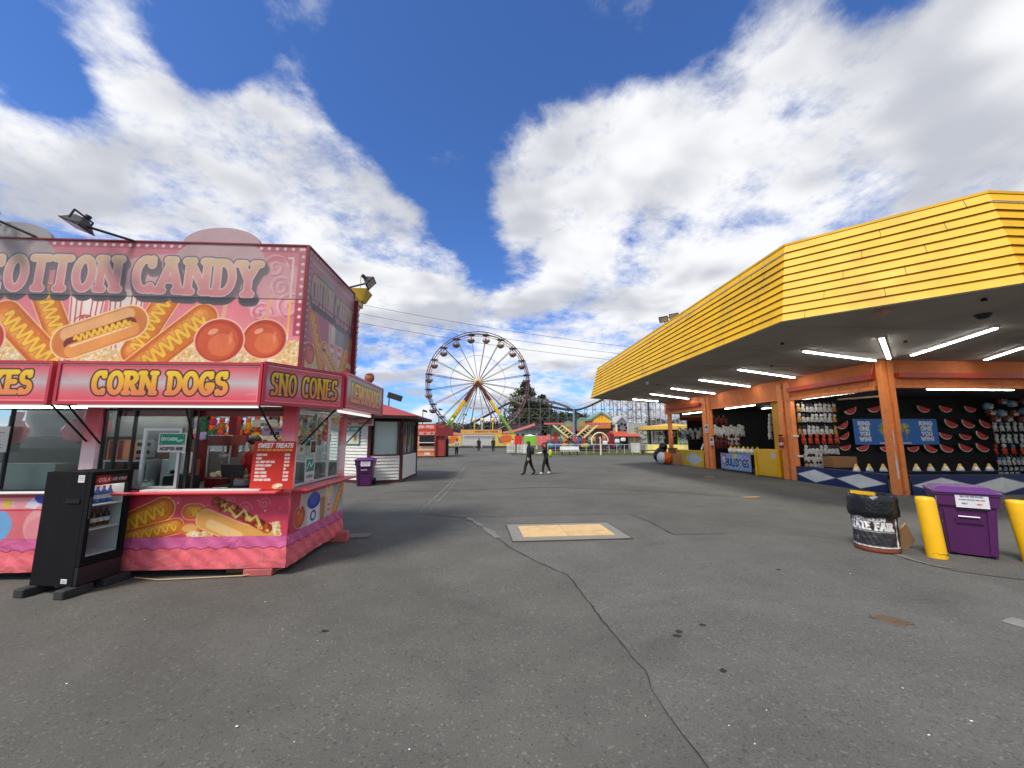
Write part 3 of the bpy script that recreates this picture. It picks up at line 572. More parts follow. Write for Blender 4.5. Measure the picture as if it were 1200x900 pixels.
def side_banner():
    A_ = Art(0, BB - BY - .052, 2.5, TOP, .012, (200, 110, 122)); popcorn(A_, 0, 1.95, 2.5, 3.2, 500)
    bucket(A_, .98, 3.0, 3.7, .36); bucket(A_, 1.3, 3.0, 3.7, .36)
    corndog(A_, .75, 2.7, .22, 3.65, .13); corndog(A_, 1.3, 2.7, 1.75, 3.6, .13); hotdog(A_, .7, 3.2, 1.35, 2.82, .15); apple(A_, .2, 3.05, .17); apple(A_, 1.75, 2.95, .17)
    A_.rect(0, TOP - .1, 1.95, TOP, (160, 50, 72)); A_.rect(0, 2.6, .07, TOP, (184, 70, 94))
    for i in range(20): A_.ell(.05 + i * .1, TOP - .05, .02, col=(240, 222, 216))
    for i in range(16): A_.ell(.035, TOP - .05 - i * .1, .018, col=(240, 222, 216))
    A_.line([(.12, TOP - .17), (1.9, TOP - .17)], .012, (236, 196, 150)); A_.ell(.7, 4.25, .3, .2, 0, (180, 158, 158)); A_.ell(1.45, 4.1, .3, .2, 0, (180, 158, 158))
    L_ = [(.05, (70, 64, 66), .02, -.05), (.022, (50, 46, 50)), (0, [(206, 130, 130), (214, 178, 120)])]
    A_.text('COTTON', .14, 3.86, .4, .034, L_, serif=True, width=.78); A_.text('CANDY', 1.04, 3.82, .4, .034, L_, serif=True, width=.78)
    A_.rect(1.1, 3.42, 1.85, 3.78, (120, 132, 134), .6)
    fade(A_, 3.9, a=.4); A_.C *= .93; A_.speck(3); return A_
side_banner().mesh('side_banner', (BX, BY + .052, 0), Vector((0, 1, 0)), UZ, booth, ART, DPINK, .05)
b = MB(); b.box(BX - .03, BX + .012, BY - .012, BY + .02, 2.5, TOP + .02); b.box(BL_, BX - .03, BY - .015, BY + .05, TOP, TOP + .02); b.box(BX - .03, BX + .015, BY + .02, BB, TOP, TOP + .02); b.build('banner_trim', DRED, booth)
b = MB(); b.box(BL_, BX - .05, BY + .06, BB + .3, 4.5, 4.56); b.box(BL_, BX - .06, BB - .05, BB, 2.5, 4.5); b.build('roof', LGREY, booth)
# rear light strip with bulbs
b = MB(); b.box(BX - .05, BX + .07, BB + .002, BB + .09, 2.4, 4.5); b.build('rear_light_strip', DRED, booth)
for i in range(17):
    b = MB(); b.ell((BX + .08, BB + .05, 2.6 + i * .115), (.025, .025, .025), n=6); b.build('bulb', WHITE, booth)
# awning signs
def sign_art(w, h, txt, tw, res=.007, th=.25, base=((240, 84, 96), (236, 120, 128), (206, 196, 196), (222, 140, 144), (232, 76, 90)), cx=None, r=.033):
    A_ = Art(0, w, 0, h, res); t = np.linspace(0, 1, A_.ny) * (len(base) - 1); k = np.clip(t.astype(int), 0, len(base) - 2); cc = np.array(base, float)
    A_.C[:] = (cc[k] * (1 - (t - k))[:, None] + cc[k + 1] * (t - k)[:, None])[:, None, :]
    A_.line([(.012, h - .012), (w - .012, h - .012)], .006, (250, 226, 226)); A_.line([(w - .012, h - .012), (w - .012, .012), (.012, .012)], .005, (240, 170, 180))
    for s_ in range(5): x = w * random.random(); A_.line([(x, h * .2), (x + .3, h * .26)], .003, (250, 200, 205), .4)
    A_.text(txt, (cx or w / 2), h * .5 - th / 2, th, r, [(.017, (58, 26, 20)), (0, [(244, 140, 84), (248, 178, 50), (252, 208, 50)])], serif=True, width=tw, center=True, sp=.16)
    A_.speck(2); return A_
def light_box(p0, p1, z0, z1, txt, tw, label=None, th=.25, r=.033, base=None, d=.18):
    p0 = Vector(p0); p1 = Vector(p1); u = (p1 - p0); w = u.length; u.normalize(); n = Vector((u.y, -u.x, 0)); h = z1 - z0; f = .035
    kw = dict(base=base) if base else {}
    sg = MB()
    q = lambda a, dd, z: p0 + u * a - n * dd + Vector((0, 0, z))
    def bx(a0, a1, d0, d1, za, zb): sg.hexa([q(a0, d0, za), q(a1, d0, za), q(a1, d1, za), q(a0, d1, za)], [q(a0, d0, zb), q(a1, d0, zb), q(a1, d1, zb), q(a0, d1, zb)])
    bx(0, w, 0, d, z0, z0 + f); bx(0, w, 0, d, z1 - f, z1); bx(0, f, 0, d, z0 + f, z1 - f); bx(w - f, w, 0, d, z0 + f, z1 - f); bx(f, w - f, .05, d, z0 + f, z1 - f)
    o = sg.build('light_box', DPINK, booth)
    if label: o['label'] = label
    a = sign_art(w - 2 * f, h - 2 * f, txt, tw, th=th, r=r, **kw); a.mesh('sign_face', p0 + u * f - n * .015 + Vector((0, 0, z0 + f)), u, UZ, o, ART, WHITE, .01); return o
Y0 = 5.0
light_box((-5.37, Y0, 0), (-2.91, Y0, 0), 2.21, 2.75, 'CORN DOGS', 1.6, 'light box lettered corn dogs')
light_box((-7.9, Y0, 0), (-5.43, Y0, 0), 2.21, 2.75, 'FUNNEL CAKES', 2.0, 'light box ending in the letters es')
light_box((-2.885, Y0, 0), (-2.23, 5.93, 0), 2.22, 2.77, 'SNO CONES', .92, 'slanted light box lettered sno cones', th=.27, r=.017)
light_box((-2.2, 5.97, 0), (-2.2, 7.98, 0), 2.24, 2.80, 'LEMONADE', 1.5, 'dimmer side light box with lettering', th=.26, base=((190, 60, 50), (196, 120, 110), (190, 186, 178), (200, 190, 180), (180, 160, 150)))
b = MB()  # awning soffit and lamp strip behind the boxes
b.prism([(BL_, 5.19, 2.24), (-2.95, 5.19, 2.24), (-2.4, 6.0, 2.24), (-2.4, 7.9, 2.24), (BX, 7.9, 2.24), (BX, BY, 2.24), (BL_, BY, 2.24)], [(BL_, 5.19, 2.5), (-2.95, 5.19, 2.5), (-2.4, 6.0, 2.5), (-2.4, 7.9, 2.5), (BX, 7.9, 2.5), (BX, BY, 2.5), (BL_, BY, 2.5)]); b.build('awning', ALU, booth)
b = MB()
for x0, x1 in ((-8, -5.75), (-5.3, -3.05)): b.box(x0, x1, 5.22, 5.27, 2.19, 2.235)
b.tube((-2.36, 6.1, 2.21), (-2.36, 7.7, 2.21), .022); b.build('strip_lamp', DIMT, booth)
b = MB(); b.box(-5.42, -5.38, 5.06, 5.2, 2.2, 2.78); b.build('filler_plate', WHITE, booth)
# posts: faded from red to pale pink
def post_mat():
    m = bpy.data.materials.new('faded_post'); m.use_nodes = True; n = m.node_tree.nodes; l = m.node_tree.links; tc = n.new('ShaderNodeTexCoord'); s_ = n.new('ShaderNodeSeparateXYZ'); l.new(tc.outputs['Object'], s_.inputs[0])
    r = n.new('ShaderNodeValToRGB'); mr = n.new('ShaderNodeMapRange'); l.new(s_.outputs[2], mr.inputs[0]); mr.inputs[1].default_value = 1.05; mr.inputs[2].default_value = 2.2; l.new(mr.outputs[0], r.inputs[0]); e = r.color_ramp.elements
    e[0].position = 0; e[0].color = (*lin((226, 110, 128)), 1); e[1].position = .97; e[1].color = (*lin((186, 40, 58)), 1)
    for p_, c_ in ((.2, (240, 214, 212)), (.5, (238, 206, 206)), (.72, (224, 96, 112))): q = e.new(p_); q.color = (*lin(c_), 1)
    l.new(r.outputs[0], n['Principled BSDF'].inputs['Base Color']); n['Principled BSDF'].inputs['Roughness'].default_value = .4; return m
PM = post_mat()
for x in (-5.40, -8.3):
    b = MB(); b.box(x - .09, x + .09, BY - .004, BY + .1, 1.062, 2.24); b.build('post', PM, booth)
b = MB(); b.box(BX - .17, BX + .004, BY - .004, BY + .09, 1.062, 2.24); b.build('post', PM, booth)
b = MB(); b.box(BX - .08, BX + .004, 7.33, 7.48, 1.062, 2.24); b.build('post', PM, booth)
for x in (-5.33, -4.1): b = MB(); b.box(x, x + .16, BB - .12, BB - .03, .6, 2.3); b.build('rear_post', DRED, booth)
b = MB(); b.box(-4.1, -3.98, 6.3, 6.4, 1.5, 2.3); b.build('inner_post', DRED, booth)
# struts
for p0, p1 in (((-5.62, 5.2, 2.25), (-5.42, 5.53, 1.75)), ((-5.42, 5.2, 2.25), (-5.24, 5.53, 1.72)), ((-3.05, 5.2, 2.25), (-2.95, 5.53, 1.78)), ((-4.0, 5.25, 2.25), (-4.05, 5.53, 1.78)), ((-2.35, 6.0, 2.24), (-2.7, 5.72, 1.7)), ((-2.3, 7.7, 2.24), (-2.7, 7.45, 1.7))):
    b = MB(); b.tube(p0, p1, .013, n=6); b.build('strut', BLACK, booth)
# lower fronts (printed)
def lower_front():
    A_ = Art(-8.4, BX, .5, 1.06, .007, (222, 76, 112)); X, Y = np.meshgrid(A_.xs, A_.ys); A_.C[:] = np.array((240, 106, 122)) ; A_.rect(-5.4, .5, BX, 1.06, (226, 70, 98)); A_.rect(-8.4, .86, -5.4, 1.06, (246, 168, 178))
    for i in range(110): A_.ell(random.uniform(-8.4, BX), random.uniform(.55, 1.05), random.choice([.006, .009, .014]), col=(250, 214, 222), al=.8)
    for cx, cy, r in ((-3.3, .85, .1), (-3.05, .92, .08), (-4.2, .95, .06), (-3.5, .95, .07)): swirl(A_, cx, cy, r, (246, 170, 190), .006)
    A_.rect(-8.4, 1.02, BX, 1.06, (216, 54, 60))
    corndog(A_, -5.1, .5, -4.35, .86, .15, 7); corndog(A_, -4.9, .46, -4.16, .64, .1, 7); corndog(A_, -4.0, .82, -3.9, .82, .1, 2); A_.ell(-3.98, .6, .14, .08, 0, (220, 130, 56)); A_.ell(-3.98, .61, .1, .05, 0, (240, 180, 100))
    popcorn(A_, -3.0, -2.82, .5, .66, 60); popcorn(A_, -4.0, -3.7, .5, .55, 60)
    A_.line([(-3.78, .72), (-3.35, .54), (-3.0, .46)], .135, (255, 216, 160)); A_.line([(-3.78, .72), (-3.35, .54), (-3.0, .46)], .125, (238, 172, 88)); A_.line([(-3.72, .66), (-3.35, .5)], .06, (248, 204, 136))
    P = [(-3.68, .95), (-3.5, .88), (-3.3, .76), (-3.1, .66), (-2.98, .6)]; A_.line(P, .065, (150, 52, 26))
    for i in range(90):
        t = random.random() * 3.99; k = int(t); x = P[k][0] + (P[k + 1][0] - P[k][0]) * (t - k) + random.uniform(-.06, .06); y = P[k][1] + (P[k + 1][1] - P[k][1]) * (t - k) + random.uniform(-.06, .06); A_.ell(x, y, .028, .018, random.uniform(0, 180), random.choice([(190, 76, 34), (140, 46, 22), (236, 190, 90), (206, 96, 44), (96, 30, 18)]))
    A_.line([(-3.5, .86), (-3.4, .74), (-3.3, .84), (-3.22, .7), (-3.14, .76), (-3.08, .64)], .016, (246, 214, 120))
    # left bay: candy floss and a snow cone
    A_.rect(-8.4, .5, -5.5, .86, (232, 120, 130)); A_.ell(-5.78, .66, .28, .26, 0, (244, 170, 170)); A_.ell(-5.85, .62, .18, .16, 20, (236, 140, 150), .7); A_.ell(-6.5, .66, .3, .24, 0, (120, 180, 226)); A_.rect(-8.4, .855, -5.4, .875, (216, 54, 60))
    A_.poly([(-6.08, .9), (-5.95, .875), (-5.86, .97), (-6.0, 1.02)], (228, 226, 240)); A_.ell(-5.9, 1.0, .08, .05, -30, (56, 70, 190)); A_.ell(-5.62, .97, .08, .05, 0, (226, 50, 30)); A_.ell(-6.3, .95, .05, .06, 0, (226, 200, 60))
    A_.speck(3); return A_
lower_front().mesh('front_panel', (0, BY, 0), UX, UZ, booth, ART, PINK, .05)
def lower_side():
    A_ = Art(0, 1.89, .5, 1.06, .008, (206, 66, 92)); A_.rect(.3, .5, 1.9, .98, (214, 200, 190)); apple(A_, .27, .68, .16); A_.line([(.27, .8), (.3, 1.05)], .018, (240, 214, 190))
    A_.poly([(.52, .5), (.85, .5), (.92, .78), (.48, .78)], (232, 232, 240)); A_.ell(.7, .84, .22, .12, 0, (40, 62, 170)); A_.ell(.7, .88, .14, .1, 0, (66, 96, 206)); A_.ell(.7, .62, .1, .08, 0, (60, 60, 120)); A_.ell(.7, .62, .06, .05, 0, (232, 232, 240))
    A_.poly([(.95, .5), (1.1, .5), (1.12, .85), (.93, .85)], (186, 130, 90)); bucket(A_, 1.27, .5, .86, .26)
    for i in range(60): A_.ell(random.uniform(1.12, 1.42), random.uniform(.84, .98), .03, .022, 0, random.choice([(250, 232, 190), (240, 214, 150)]))
    A_.rect(1.45, .5, 1.9, .98, (176, 190, 206)); corndog(A_, 1.5, .5, 1.82, .92, .1, 5); A_.rect(0, 1.0, 1.93, 1.06, (216, 54, 60)); A_.speck(3); return A_
lower_side().mesh('side_panel', (BX, BY + .052, 0), Vector((0, 1, 0)), UZ, booth, ART, PINK, .05)
# counters
b = MB(); b.bbox((-4.05, BY - .09, 1.085), (2.5, .24, .035)); b.build('counter', hexm('counter_red', 214, 62, 70, rough=.35, grime=.2), booth)
b = MB(); b.bbox((-6.95, BY - .02, 1.085), (2.85, .1, .03)); b.build('counter', WHITE, booth)
b = MB(); b.bbox((BX + .1, 6.55, 1.085), (.24, 1.95, .035)); b.build('counter', MATS['counter_red'], booth)
b = MB(); b.box(BL_, -3.98, BY + .06, BB - .06, .98, 1.02); b.box(-3.28, BX - .06, BY + .06, BB - .06, .98, 1.02); b.box(-3.98, -3.28, BY + .06, 6.15, .98, 1.02); b.box(-3.98, -3.28, 6.85, BB - .06, .98, 1.02); b.build('worktop', GREY, booth)
b = MB(); b.box(BL_, BX - .13, BY + .13, BB - .06, .2, .25); b.build('floor', GREY, booth)
b = MB(); b.box(-4.55, -3.05, 5.4, 5.5, 1.105, 1.125); b.build('sill', WHITE, booth)
# skirt: vinyl with scalloped purple valance, hanging a hand above the ground
def skirt(w, name, o, u, seed):
    A_ = Art(0, w, .1, .5, .011, (246, 112, 122)); X, Y = np.meshgrid(A_.xs, A_.ys)
    sc = .345 + .028 * np.abs(np.sin(X * math.pi / .2)); A_.C[Y > sc - .012] = (150, 40, 80); A_.C[Y > sc] = (220, 104, 156)
    def bend(X, Y):
        t = np.clip((.5 - Y) / .4, 0, 1); f = np.sin(X * 3.1 + seed) * .5 + np.sin(X * 7.3 + Y * 9 + seed * 2) * .3 + np.sin(X * 4.1 - Y * 14 + seed) * .35
        return .006 + t * (.022 + .014 * f) + .004 * np.sin(X * 23 + Y * 31)
    [A_.ell(random.uniform(0, w), .1 + abs(random.gauss(0, .05)), random.uniform(.01, .07), random.uniform(.004, .014), random.uniform(-20, 20), (150, 96, 90), .3) for _ in range(int(w * 40))]
    [A_.line([(x_, random.uniform(.12, .2)), (x_ + random.uniform(-.25, .25), random.uniform(.24, .33))], .003, (255, 176, 176), .55) for x_ in [random.uniform(0, w) for _ in range(int(w * 5))]]
    A_.speck(2); return A_.mesh(name, o, u, UZ, booth, VINYL, PINK, bend=bend)
skirt(BX - BL_ + .022, 'skirt', (BL_, BY, 0), UX, 1.); skirt(BB - BY + .024, 'skirt', (BX, BY - .024, 0), Vector((0, 1, 0)), 2.)
b = MB(); b.box(BL_, BX - .05, BY + .08, BY + .12, .12, .6); b.box(BX - .12, BX - .08, BY + .12, BB, .12, .6); b.build('chassis', DARK, booth)
# windows
def window(o, u, n, w, z0, z1, mull, par, fm=ALU, fw=.03, glass=True):
    o = Vector(o); u = Vector(u); n = Vector(n); fr = MB()
    def bx(a0, a1, za, zb, d=.04):
        P = lambda a, dd, z: o + u * a + n * dd + Vector((0, 0, z)); fr.hexa([P(a0, -d, za), P(a1, -d, za), P(a1, 0, za), P(a0, 0, za)], [P(a0, -d, zb), P(a1, -d, zb), P(a1, 0, zb), P(a0, 0, zb)])
    bx(0, w, z0, z0 + fw); bx(0, w, z1 - fw, z1); bx(0, fw, z0 + fw, z1 - fw); bx(w - fw, w, z0 + fw, z1 - fw)
    for m_ in mull: bx(m_ - .012, m_ + .012, z0 + fw, z1 - fw)
    f = fr.build('window', fm, par)
    if glass:
        g_ = MB(); P = lambda a, dd, z: o + u * a + n * dd + Vector((0, 0, z)); g_.hexa([P(fw, -.024, z0 + fw), P(w - fw, -.024, z0 + fw), P(w - fw, -.02, z0 + fw), P(fw, -.02, z0 + fw)], [P(fw, -.024, z1 - fw), P(w - fw, -.024, z1 - fw), P(w - fw, -.02, z1 - fw), P(fw, -.02, z1 - fw)]); g_.build('pane', GLASS, f)
    return f
window((-5.31, BY + .06, 0), (1, 0, 0), (0, -1, 0), 1.14, 1.1, 2.2, (.17, .40), booth, DARK, .02)
window((-4.72, BY - .0, 0), (1, 0, 0), (0, -1, 0), .5, 1.12, 1.93, (), booth, ALU, .035)
window((-4.16, BY + .05, 0), (1, 0, 0), (0, -1, 0), 1.26, 1.1, 2.2, (.1,), booth, DARK, .02, glass=False)
window((-8.2, BY + .05, 0), (1, 0, 0), (0, -1, 0), 2.7, 1.1, 2.2, (.9, 1.7), booth, DARK, .02)
window((BX - .02, BY + .1, 0), (0, 1, 0), (1, 0, 0), 1.78, 1.12, 2.2, (.62, 1.15), booth, ALU, .025)
window((-4.02 - .0, BB - .06, 0), (1, 0, 0), (0, -1, 0), 1.2, 1.35, 2.2, (.6,), booth, WHITE, .03)
window((-5.15, BB - .06, 0), (1, 0, 0), (0, -1, 0), 1.05, 1.55, 2.2, (.5,), booth, WHITE, .03)
b = MB(); b.box(-5.16, BX - .1, BB - .05, BB, 1.0, 1.35); b.box(-5.16, -4.1, BB - .05, BB, 1.35, 1.55); b.box(BL_, -5.33, BB - .05, BB, 1.0, 2.5); b.box(-5.16, BX - .1, BB - .05, BB, 2.2, 2.5); b.build('rear_wall', hexm('inner_steel', 130, 130, 126, rough=.35, metal=.5), booth)
b = MB(); b.box(BL_, BX - .1, BY + .1, BB - .1, 2.28, 2.31); b.build('ceiling', LGREY, booth)
for x0, x1 in ((-5.0, -3.2), (-7.8, -6.2)): b = MB(); b.tube((x0, 6.3, 2.25), (x1, 6.3, 2.25), .02); b.build('added_fill_tube', TUBE, booth)  # tubes added to brighten the trailer interior
b = MB(); b.box(-5.2, BX - .15, 5.66, 5.7, 2.1, 2.24); b.build('header', DRED, booth)
# flood lamps on arms
def flood(par, base, head, aim=(0, 0, -1), sc=1.):
    f = MB(); f.tube(base, head, .022 * sc, n=6); o = f.build('lamp_arm', DARK, par); h = Vector(head); b = MB()
    a = Vector(aim).normalized(); Q = a.to_track_quat('Z', 'Y').to_matrix()
    def P(x, y, z): return h + Q @ Vector((x, y, z)) * sc
    b.prism([P(-.08, -.06, -.12), P(.08, -.06, -.12), P(.08, .06, -.12), P(-.08, .06, -.12)], [P(-.19, -.13, .03), P(.19, -.13, .03), P(.19, .13, .03), P(-.19, .13, .03)])
    b.prism([P(-.2, -.14, .03), P(.2, -.14, .03), P(.2, .14, .03), P(-.2, .14, .03)], [P(-.2, -.14, .05), P(.2, -.14, .05), P(.2, .14, .05), P(-.2, .14, .05)])
    b.tube(P(-.07, .0, -.1), P(-.07, 0, -.22), .045 * sc); b.tube(P(-.22, 0, 0), P(-.22, 0, -.16), .012); b.tube(P(.22, 0, 0), P(.22, 0, -.16), .012); b.tube(P(-.22, 0, -.16), P(.22, 0, -.16), .012)
    b.build('lamp_head', DARK, o); g_ = MB(); g_.prism([P(-.17, -.11, .051), P(.17, -.11, .051), P(.17, .11, .051), P(-.17, .11, .051)], [P(-.17, -.11, .056), P(.17, -.11, .056), P(.17, .11, .056), P(-.17, .11, .056)]); g_.build('lens', STEEL, o); return o
flood(booth, (-5.12, 5.6, 4.62), (-5.62, 5.2, 4.68), (-.35, -.1, -1), .8); flood(booth, (-6.45, 5.6, 4.62), (-7.0, 5.3, 4.85), (-.35, -.1, -1), .8)
flood(booth, (-3.0, 7.3, 4.62), (-2.43, 7.45, 4.86), (.8, .1, -.7), .8)
b = MB(); c = (-2.78, 7.95); r = .2
b.prism([(c[0] - .1, c[1] - .1, 4.62), (c[0] + .1, c[1] - .1, 4.62), (c[0] + .1, c[1] + .1, 4.62), (c[0] - .1, c[1] + .1, 4.62)], [(c[0] - r, c[1] - r, 4.86), (c[0] + r, c[1] - r, 4.86), (c[0] + r, c[1] + r, 4.86), (c[0] - r, c[1] + r, 4.86)])
b.tube((c[0], c[1], 4.5), (c[0], c[1], 5.2), .008, n=5); b.box(c[0] - .06, c[0] + .06, c[1] - .5, c[1] + .06, 4.5, 4.62)
b.build('roof_vent', hexm('vent_yellow', 190, 160, 40), booth)
# ---- things in and on the trailer
for i, (x, y, a, lb) in enumerate([(-3.05, 5.62, .05, 'pink painted wood block under the near corner of the pink trailer skirt'), (-3.35, 5.75, -.05, 'darker wood block left of the pink block under the trailer'), (-2.68, 7.25, .1, 'wood block under the far corner of the pink trailer')]):
    b = MB(); b.bbox((0, 0, .045), (.36, .2, .09), 0, .008); b.bbox((.02, .01, .125), (.3, .14, .07), 0, .008); at_origin(b, 'leveling_block', hexm('block_pink', 190, 96, 92, rough=.8, grime=.4) if i != 1 else hexm('block_brown', 120, 92, 70, rough=.85), (x, y, 0), lb, 'wood block', 'wood blocks under the trailer', a)
strip_p = [Vector((-2.6, 7.45, .02)), Vector((-2.3, 7.4, .02))]
b = MB(); b.bbox((0, 0, .012), (.5, .3, .024), .1, .01); at_origin(b, 'flat_board', mat('old_board', (.16, .15, .12), rough=.9, grime=.4), (-2.45, 7.55, 0), 'flat grey board on the asphalt by the trailer far corner', 'board')
b = MB(); b.path([(-4.55, 5.5, .02), (-4.2, 5.42, .015), (-3.7, 5.46, .015), (-3.2, 5.5, .02), (-2.8, 5.65, .05)], .009); tag(b.build('extension_cable', hexm('cord_tan', 176, 150, 110)), 'tan cable lying on the asphalt under the trailer skirt', 'cable')
def card(name, x, y, z, w, h, art, label, cat, u=UX, tilt=0., mat_=None, group=None, res=None):
    T = art.mesh(name, (x, y, z), u, UZ if not tilt else Vector((0, math.sin(tilt), math.cos(tilt))), None, mat_ or PAPER, PAPERW, .008); return tag(T, label, cat, group)
# sweet treats menu board
A_ = Art(0, .56, 0, .64, .0042, (214, 44, 26)); A_.text('SWEET TREATS', .28, .555, .052, .0085, [(0, (255, 240, 232))], center=True, width=.46, slant=.2); A_.text('DIPT IN A REAL CHOCOLATE COATING', .28, .51, .02, .0035, [(0, (250, 206, 80))], center=True, width=.46)
for i, (l_, p_) in enumerate([('CORN DOG', '$7.50'), ('FRIES', '$6.50'), ('ALL BEEF HOT DOG', '$7.00'), ('COTTON CANDY', '$6.00'), ('POPCORN', '$5'), ('SNO CONES', '$5.00'), ('SODA DRINK', '$4.00'), ('BOTTLED WATER', '$4.00')]):
    A_.text(l_, .05, .445 - i * .047, .022, .005, [(0, (255, 236, 226))]); A_.text(p_, .42, .445 - i * .047, .022, .005, [(0, (255, 236, 226))])
A_.ell(.36, .045, .07, .035, 10, (232, 196, 150)); A_.ell(.38, .05, .05, .02, 10, (250, 240, 224)); A_.ell(.4, .02, .025, .02, 0, (206, 120, 60))
p = PY(292, 570, 5.46); card('menu_board', p.x, 5.46, 1.115, .56, .64, A_, 'red menu board headed sweet treats leaning on the trailer counter', 'menu board', tilt=.05)
def price(x, y, Y_, w, h, l1, l2, c1, bgc, lb):
    A_ = Art(0, w, 0, h, .004, bgc); A_.text(l1, w / 2, h * .62, h * .22, h * .035, [(0, c1)], center=True, width=w * .82); A_.text(l2, w / 2, h * .14, h * .34, h * .055, [(0, (50, 44, 60))], center=True); q = PY(x, y, Y_)
    card('price_card', q.x, Y_, q.z, w, h, A_, lb, 'price card', group='price cards in the trailer window')
price(291, 521, 6.6, .44, .15, 'FRIED TREAT', '$6.50', (200, 160, 70), (206, 206, 196), 'price card reading 6.50 above the red menu board')
price(307, 511, 6.2, .37, .13, 'COTTON CANDY', '$4.00', (120, 90, 160), (206, 190, 214), 'lilac price card reading 4.00 beside the corner post')
price(295, 500, 6.9, .42, .12, 'POPCORN', '$5.00', (130, 130, 120), (150, 150, 140), 'grey price card highest in the trailer opening')
A_ = Art(0, .36, 0, .26, .0036, (226, 226, 222)); A_.rect(.015, .1, .345, .245, (40, 150, 116))
for a_, b_ in ((.04, .22), (.04, .12), (.32, .22), (.32, .12)): A_.ell(a_, b_, .007, col=(220, 240, 230))
A_.text('EBT', .07, .16, .035, .006, [(0, (200, 236, 220))], center=True); A_.text('CARDS', .18, .16, .035, .006, [(0, (200, 236, 220))], center=True); A_.ell(.28, .155, .045, .016, 15, (170, 226, 200)); A_.text('ACCEPTED HERE', .18, .03, .035, .0055, [(0, (60, 60, 62))], center=True, width=.3)
p = PY(184, 530, BY - .012); card('notice_sign', p.x, BY - .012, p.z, .36, .26, A_, 'green and white sign reading accepted here on the trailer glass', 'sign')
A_ = Art(0, .3, 0, .34, .005, (216, 222, 218)); A_.rect(.02, .14, .28, .32, (40, 140, 120)); A_.line([(.05, .18), (.12, .28), (.18, .2), (.26, .3)], .012, (200, 230, 220)); A_.text('ACCEPTED', .15, .05, .035, .006, [(0, (90, 110, 130))], center=True)
card('notice_sign', BX + .004, BY + .38, 1.16, .3, .34, A_, 'green poster low on the side window of the trailer', 'sign', u=Vector((0, 1, 0)))
for (yy, zz, w, h, c_, lb) in ((.14, 1.56, .16, .15, (206, 206, 170), 'small yellowish notice high on the side window by the corner post'), (.5, 1.56, .18, .2, (60, 40, 36), 'dark framed notice in the middle of the side window')):
    A_ = Art(0, w, 0, h, .006, (210, 206, 190)); A_.rect(.015, .015, w - .015, h - .015, c_); A_.ell(w / 2, h / 2, w * .25, h * .2, 0, (120, 80, 60)); card('notice_sign', BX + .004, BY + yy, zz, w, h, A_, lb, 'sign', u=Vector((0, 1, 0)))
A_ = Art(0, .8, 0, .5, .01, (150, 150, 150))
for i in range(170): A_.poly([(random.uniform(0, .8) + q[0], random.uniform(0, .5) * 0 + q[1] + (i % 14) * .035) for q in ((0, 0), (.09, .01), (.07, .08), (-.02, .06))] if False else [(x_ + dx, y_ + dy) for (x_, y_) in [(random.uniform(-.03, .8), random.uniform(-.03, .5))] for dx, dy in ((0, 0), (random.uniform(.03, .12), .01), (.07, random.uniform(.03, .1)), (-.02, .05))], random.choice([(220, 150, 40), (240, 220, 170), (96, 170, 180), (150, 60, 40), (60, 60, 50), (200, 190, 60), (190, 90, 60), (90, 110, 60), (250, 230, 200)]))
card('food_poster', BX - .06, BY + .22, 1.68, .8, .5, A_, 'colourful food picture poster behind the trailer side window', 'poster', u=Vector((0, 1, 0)))
# inside equipment
def crate(name, c, size, m, label, cat, rz=0., group=None, extra=None, b=.008):
    mb = MB(); mb.bbox((0, 0, size[2] / 2), size, 0, b); ms = [m]
    if extra: extra(mb); ms += extra.mats
    return at_origin(mb, name, ms, c, label, cat, group, rz)
IN = 1.02
def ex1(mb):
    mb.box(-.03, .03, -.105, -.1, .01, .29, 1)
ex1.mats = [hexm('stripe_brown', 140, 50, 30)]
ORB = hexm('carton_orange', 236, 150, 112, rough=.8)
shelf = MB(); shelf.box(-5.75, -5.1, 6.15, 6.45, 1.445, 1.469); shelf.box(-5.74, -5.72, 6.15, 6.45, IN, 1.445); shelf.box(-5.13, -5.11, 6.15, 6.45, IN, 1.445); tag(shelf.build('wire_shelf', STEEL), 'steel shelf inside the trailer left opening', 'shelf')
for i, x in enumerate((PY(138, 526, 6.3).x, PY(148.5, 526, 6.3).x)): crate('popcorn_carton', (x, 6.3, 1.47), (.13, .2, .3), ORB, ['striped orange carton nearer the trailer post on the steel shelf', 'striped orange carton right of its twin on the steel shelf'][i], 'carton', extra=ex1, group='orange cartons on the shelf')
crate('paper_stack', (-5.42, 6.3, IN + .002), (.42, .22, .3), LGREY, 'grey stack of trays below the orange cartons', 'trays')
BRC = hexm('carton_brown', 128, 84, 66, rough=.8)
for i, (x, y, z, s_, lb) in enumerate([(-5.15, 6.8, IN, (.42, .35, .42), 'large brown carton under the notice sign in the trailer'), (-5.2, 6.8, IN + .422, (.38, .3, .22), 'brown carton stacked on top of the large one'), (-4.98, 6.4, IN, (.12, .2, .45), 'narrow white carton standing by the brown cartons')]):
    crate('stock_carton', (x, y, z), s_, BRC if i < 2 else PAPERW, lb, 'carton')
b = MB(); b.lathe([(.001, 0), (.07, 0), (.085, .17), (.08, .17), (.066, .01)], (0, 0, 0), 16); [b.tube((random.uniform(-.04, .04), random.uniform(-.04, .04), .1), (random.uniform(-.06, .06), random.uniform(-.06, .06), .2), .012, n=5) for _ in range(9)]
p = PY(171, 570, 5.72); at_origin(b, 'straw_tub', hexm('tub', 178, 182, 172, var=.3, scale=60), (p.x, 5.72, IN), 'pale tub of straws and napkins at the trailer window sill', 'tub')
T = thing('popcorn_machine', 'dark red popcorn cabinet behind the counter middle post', 'popcorn machine', (-4.13, 6.35, IN))
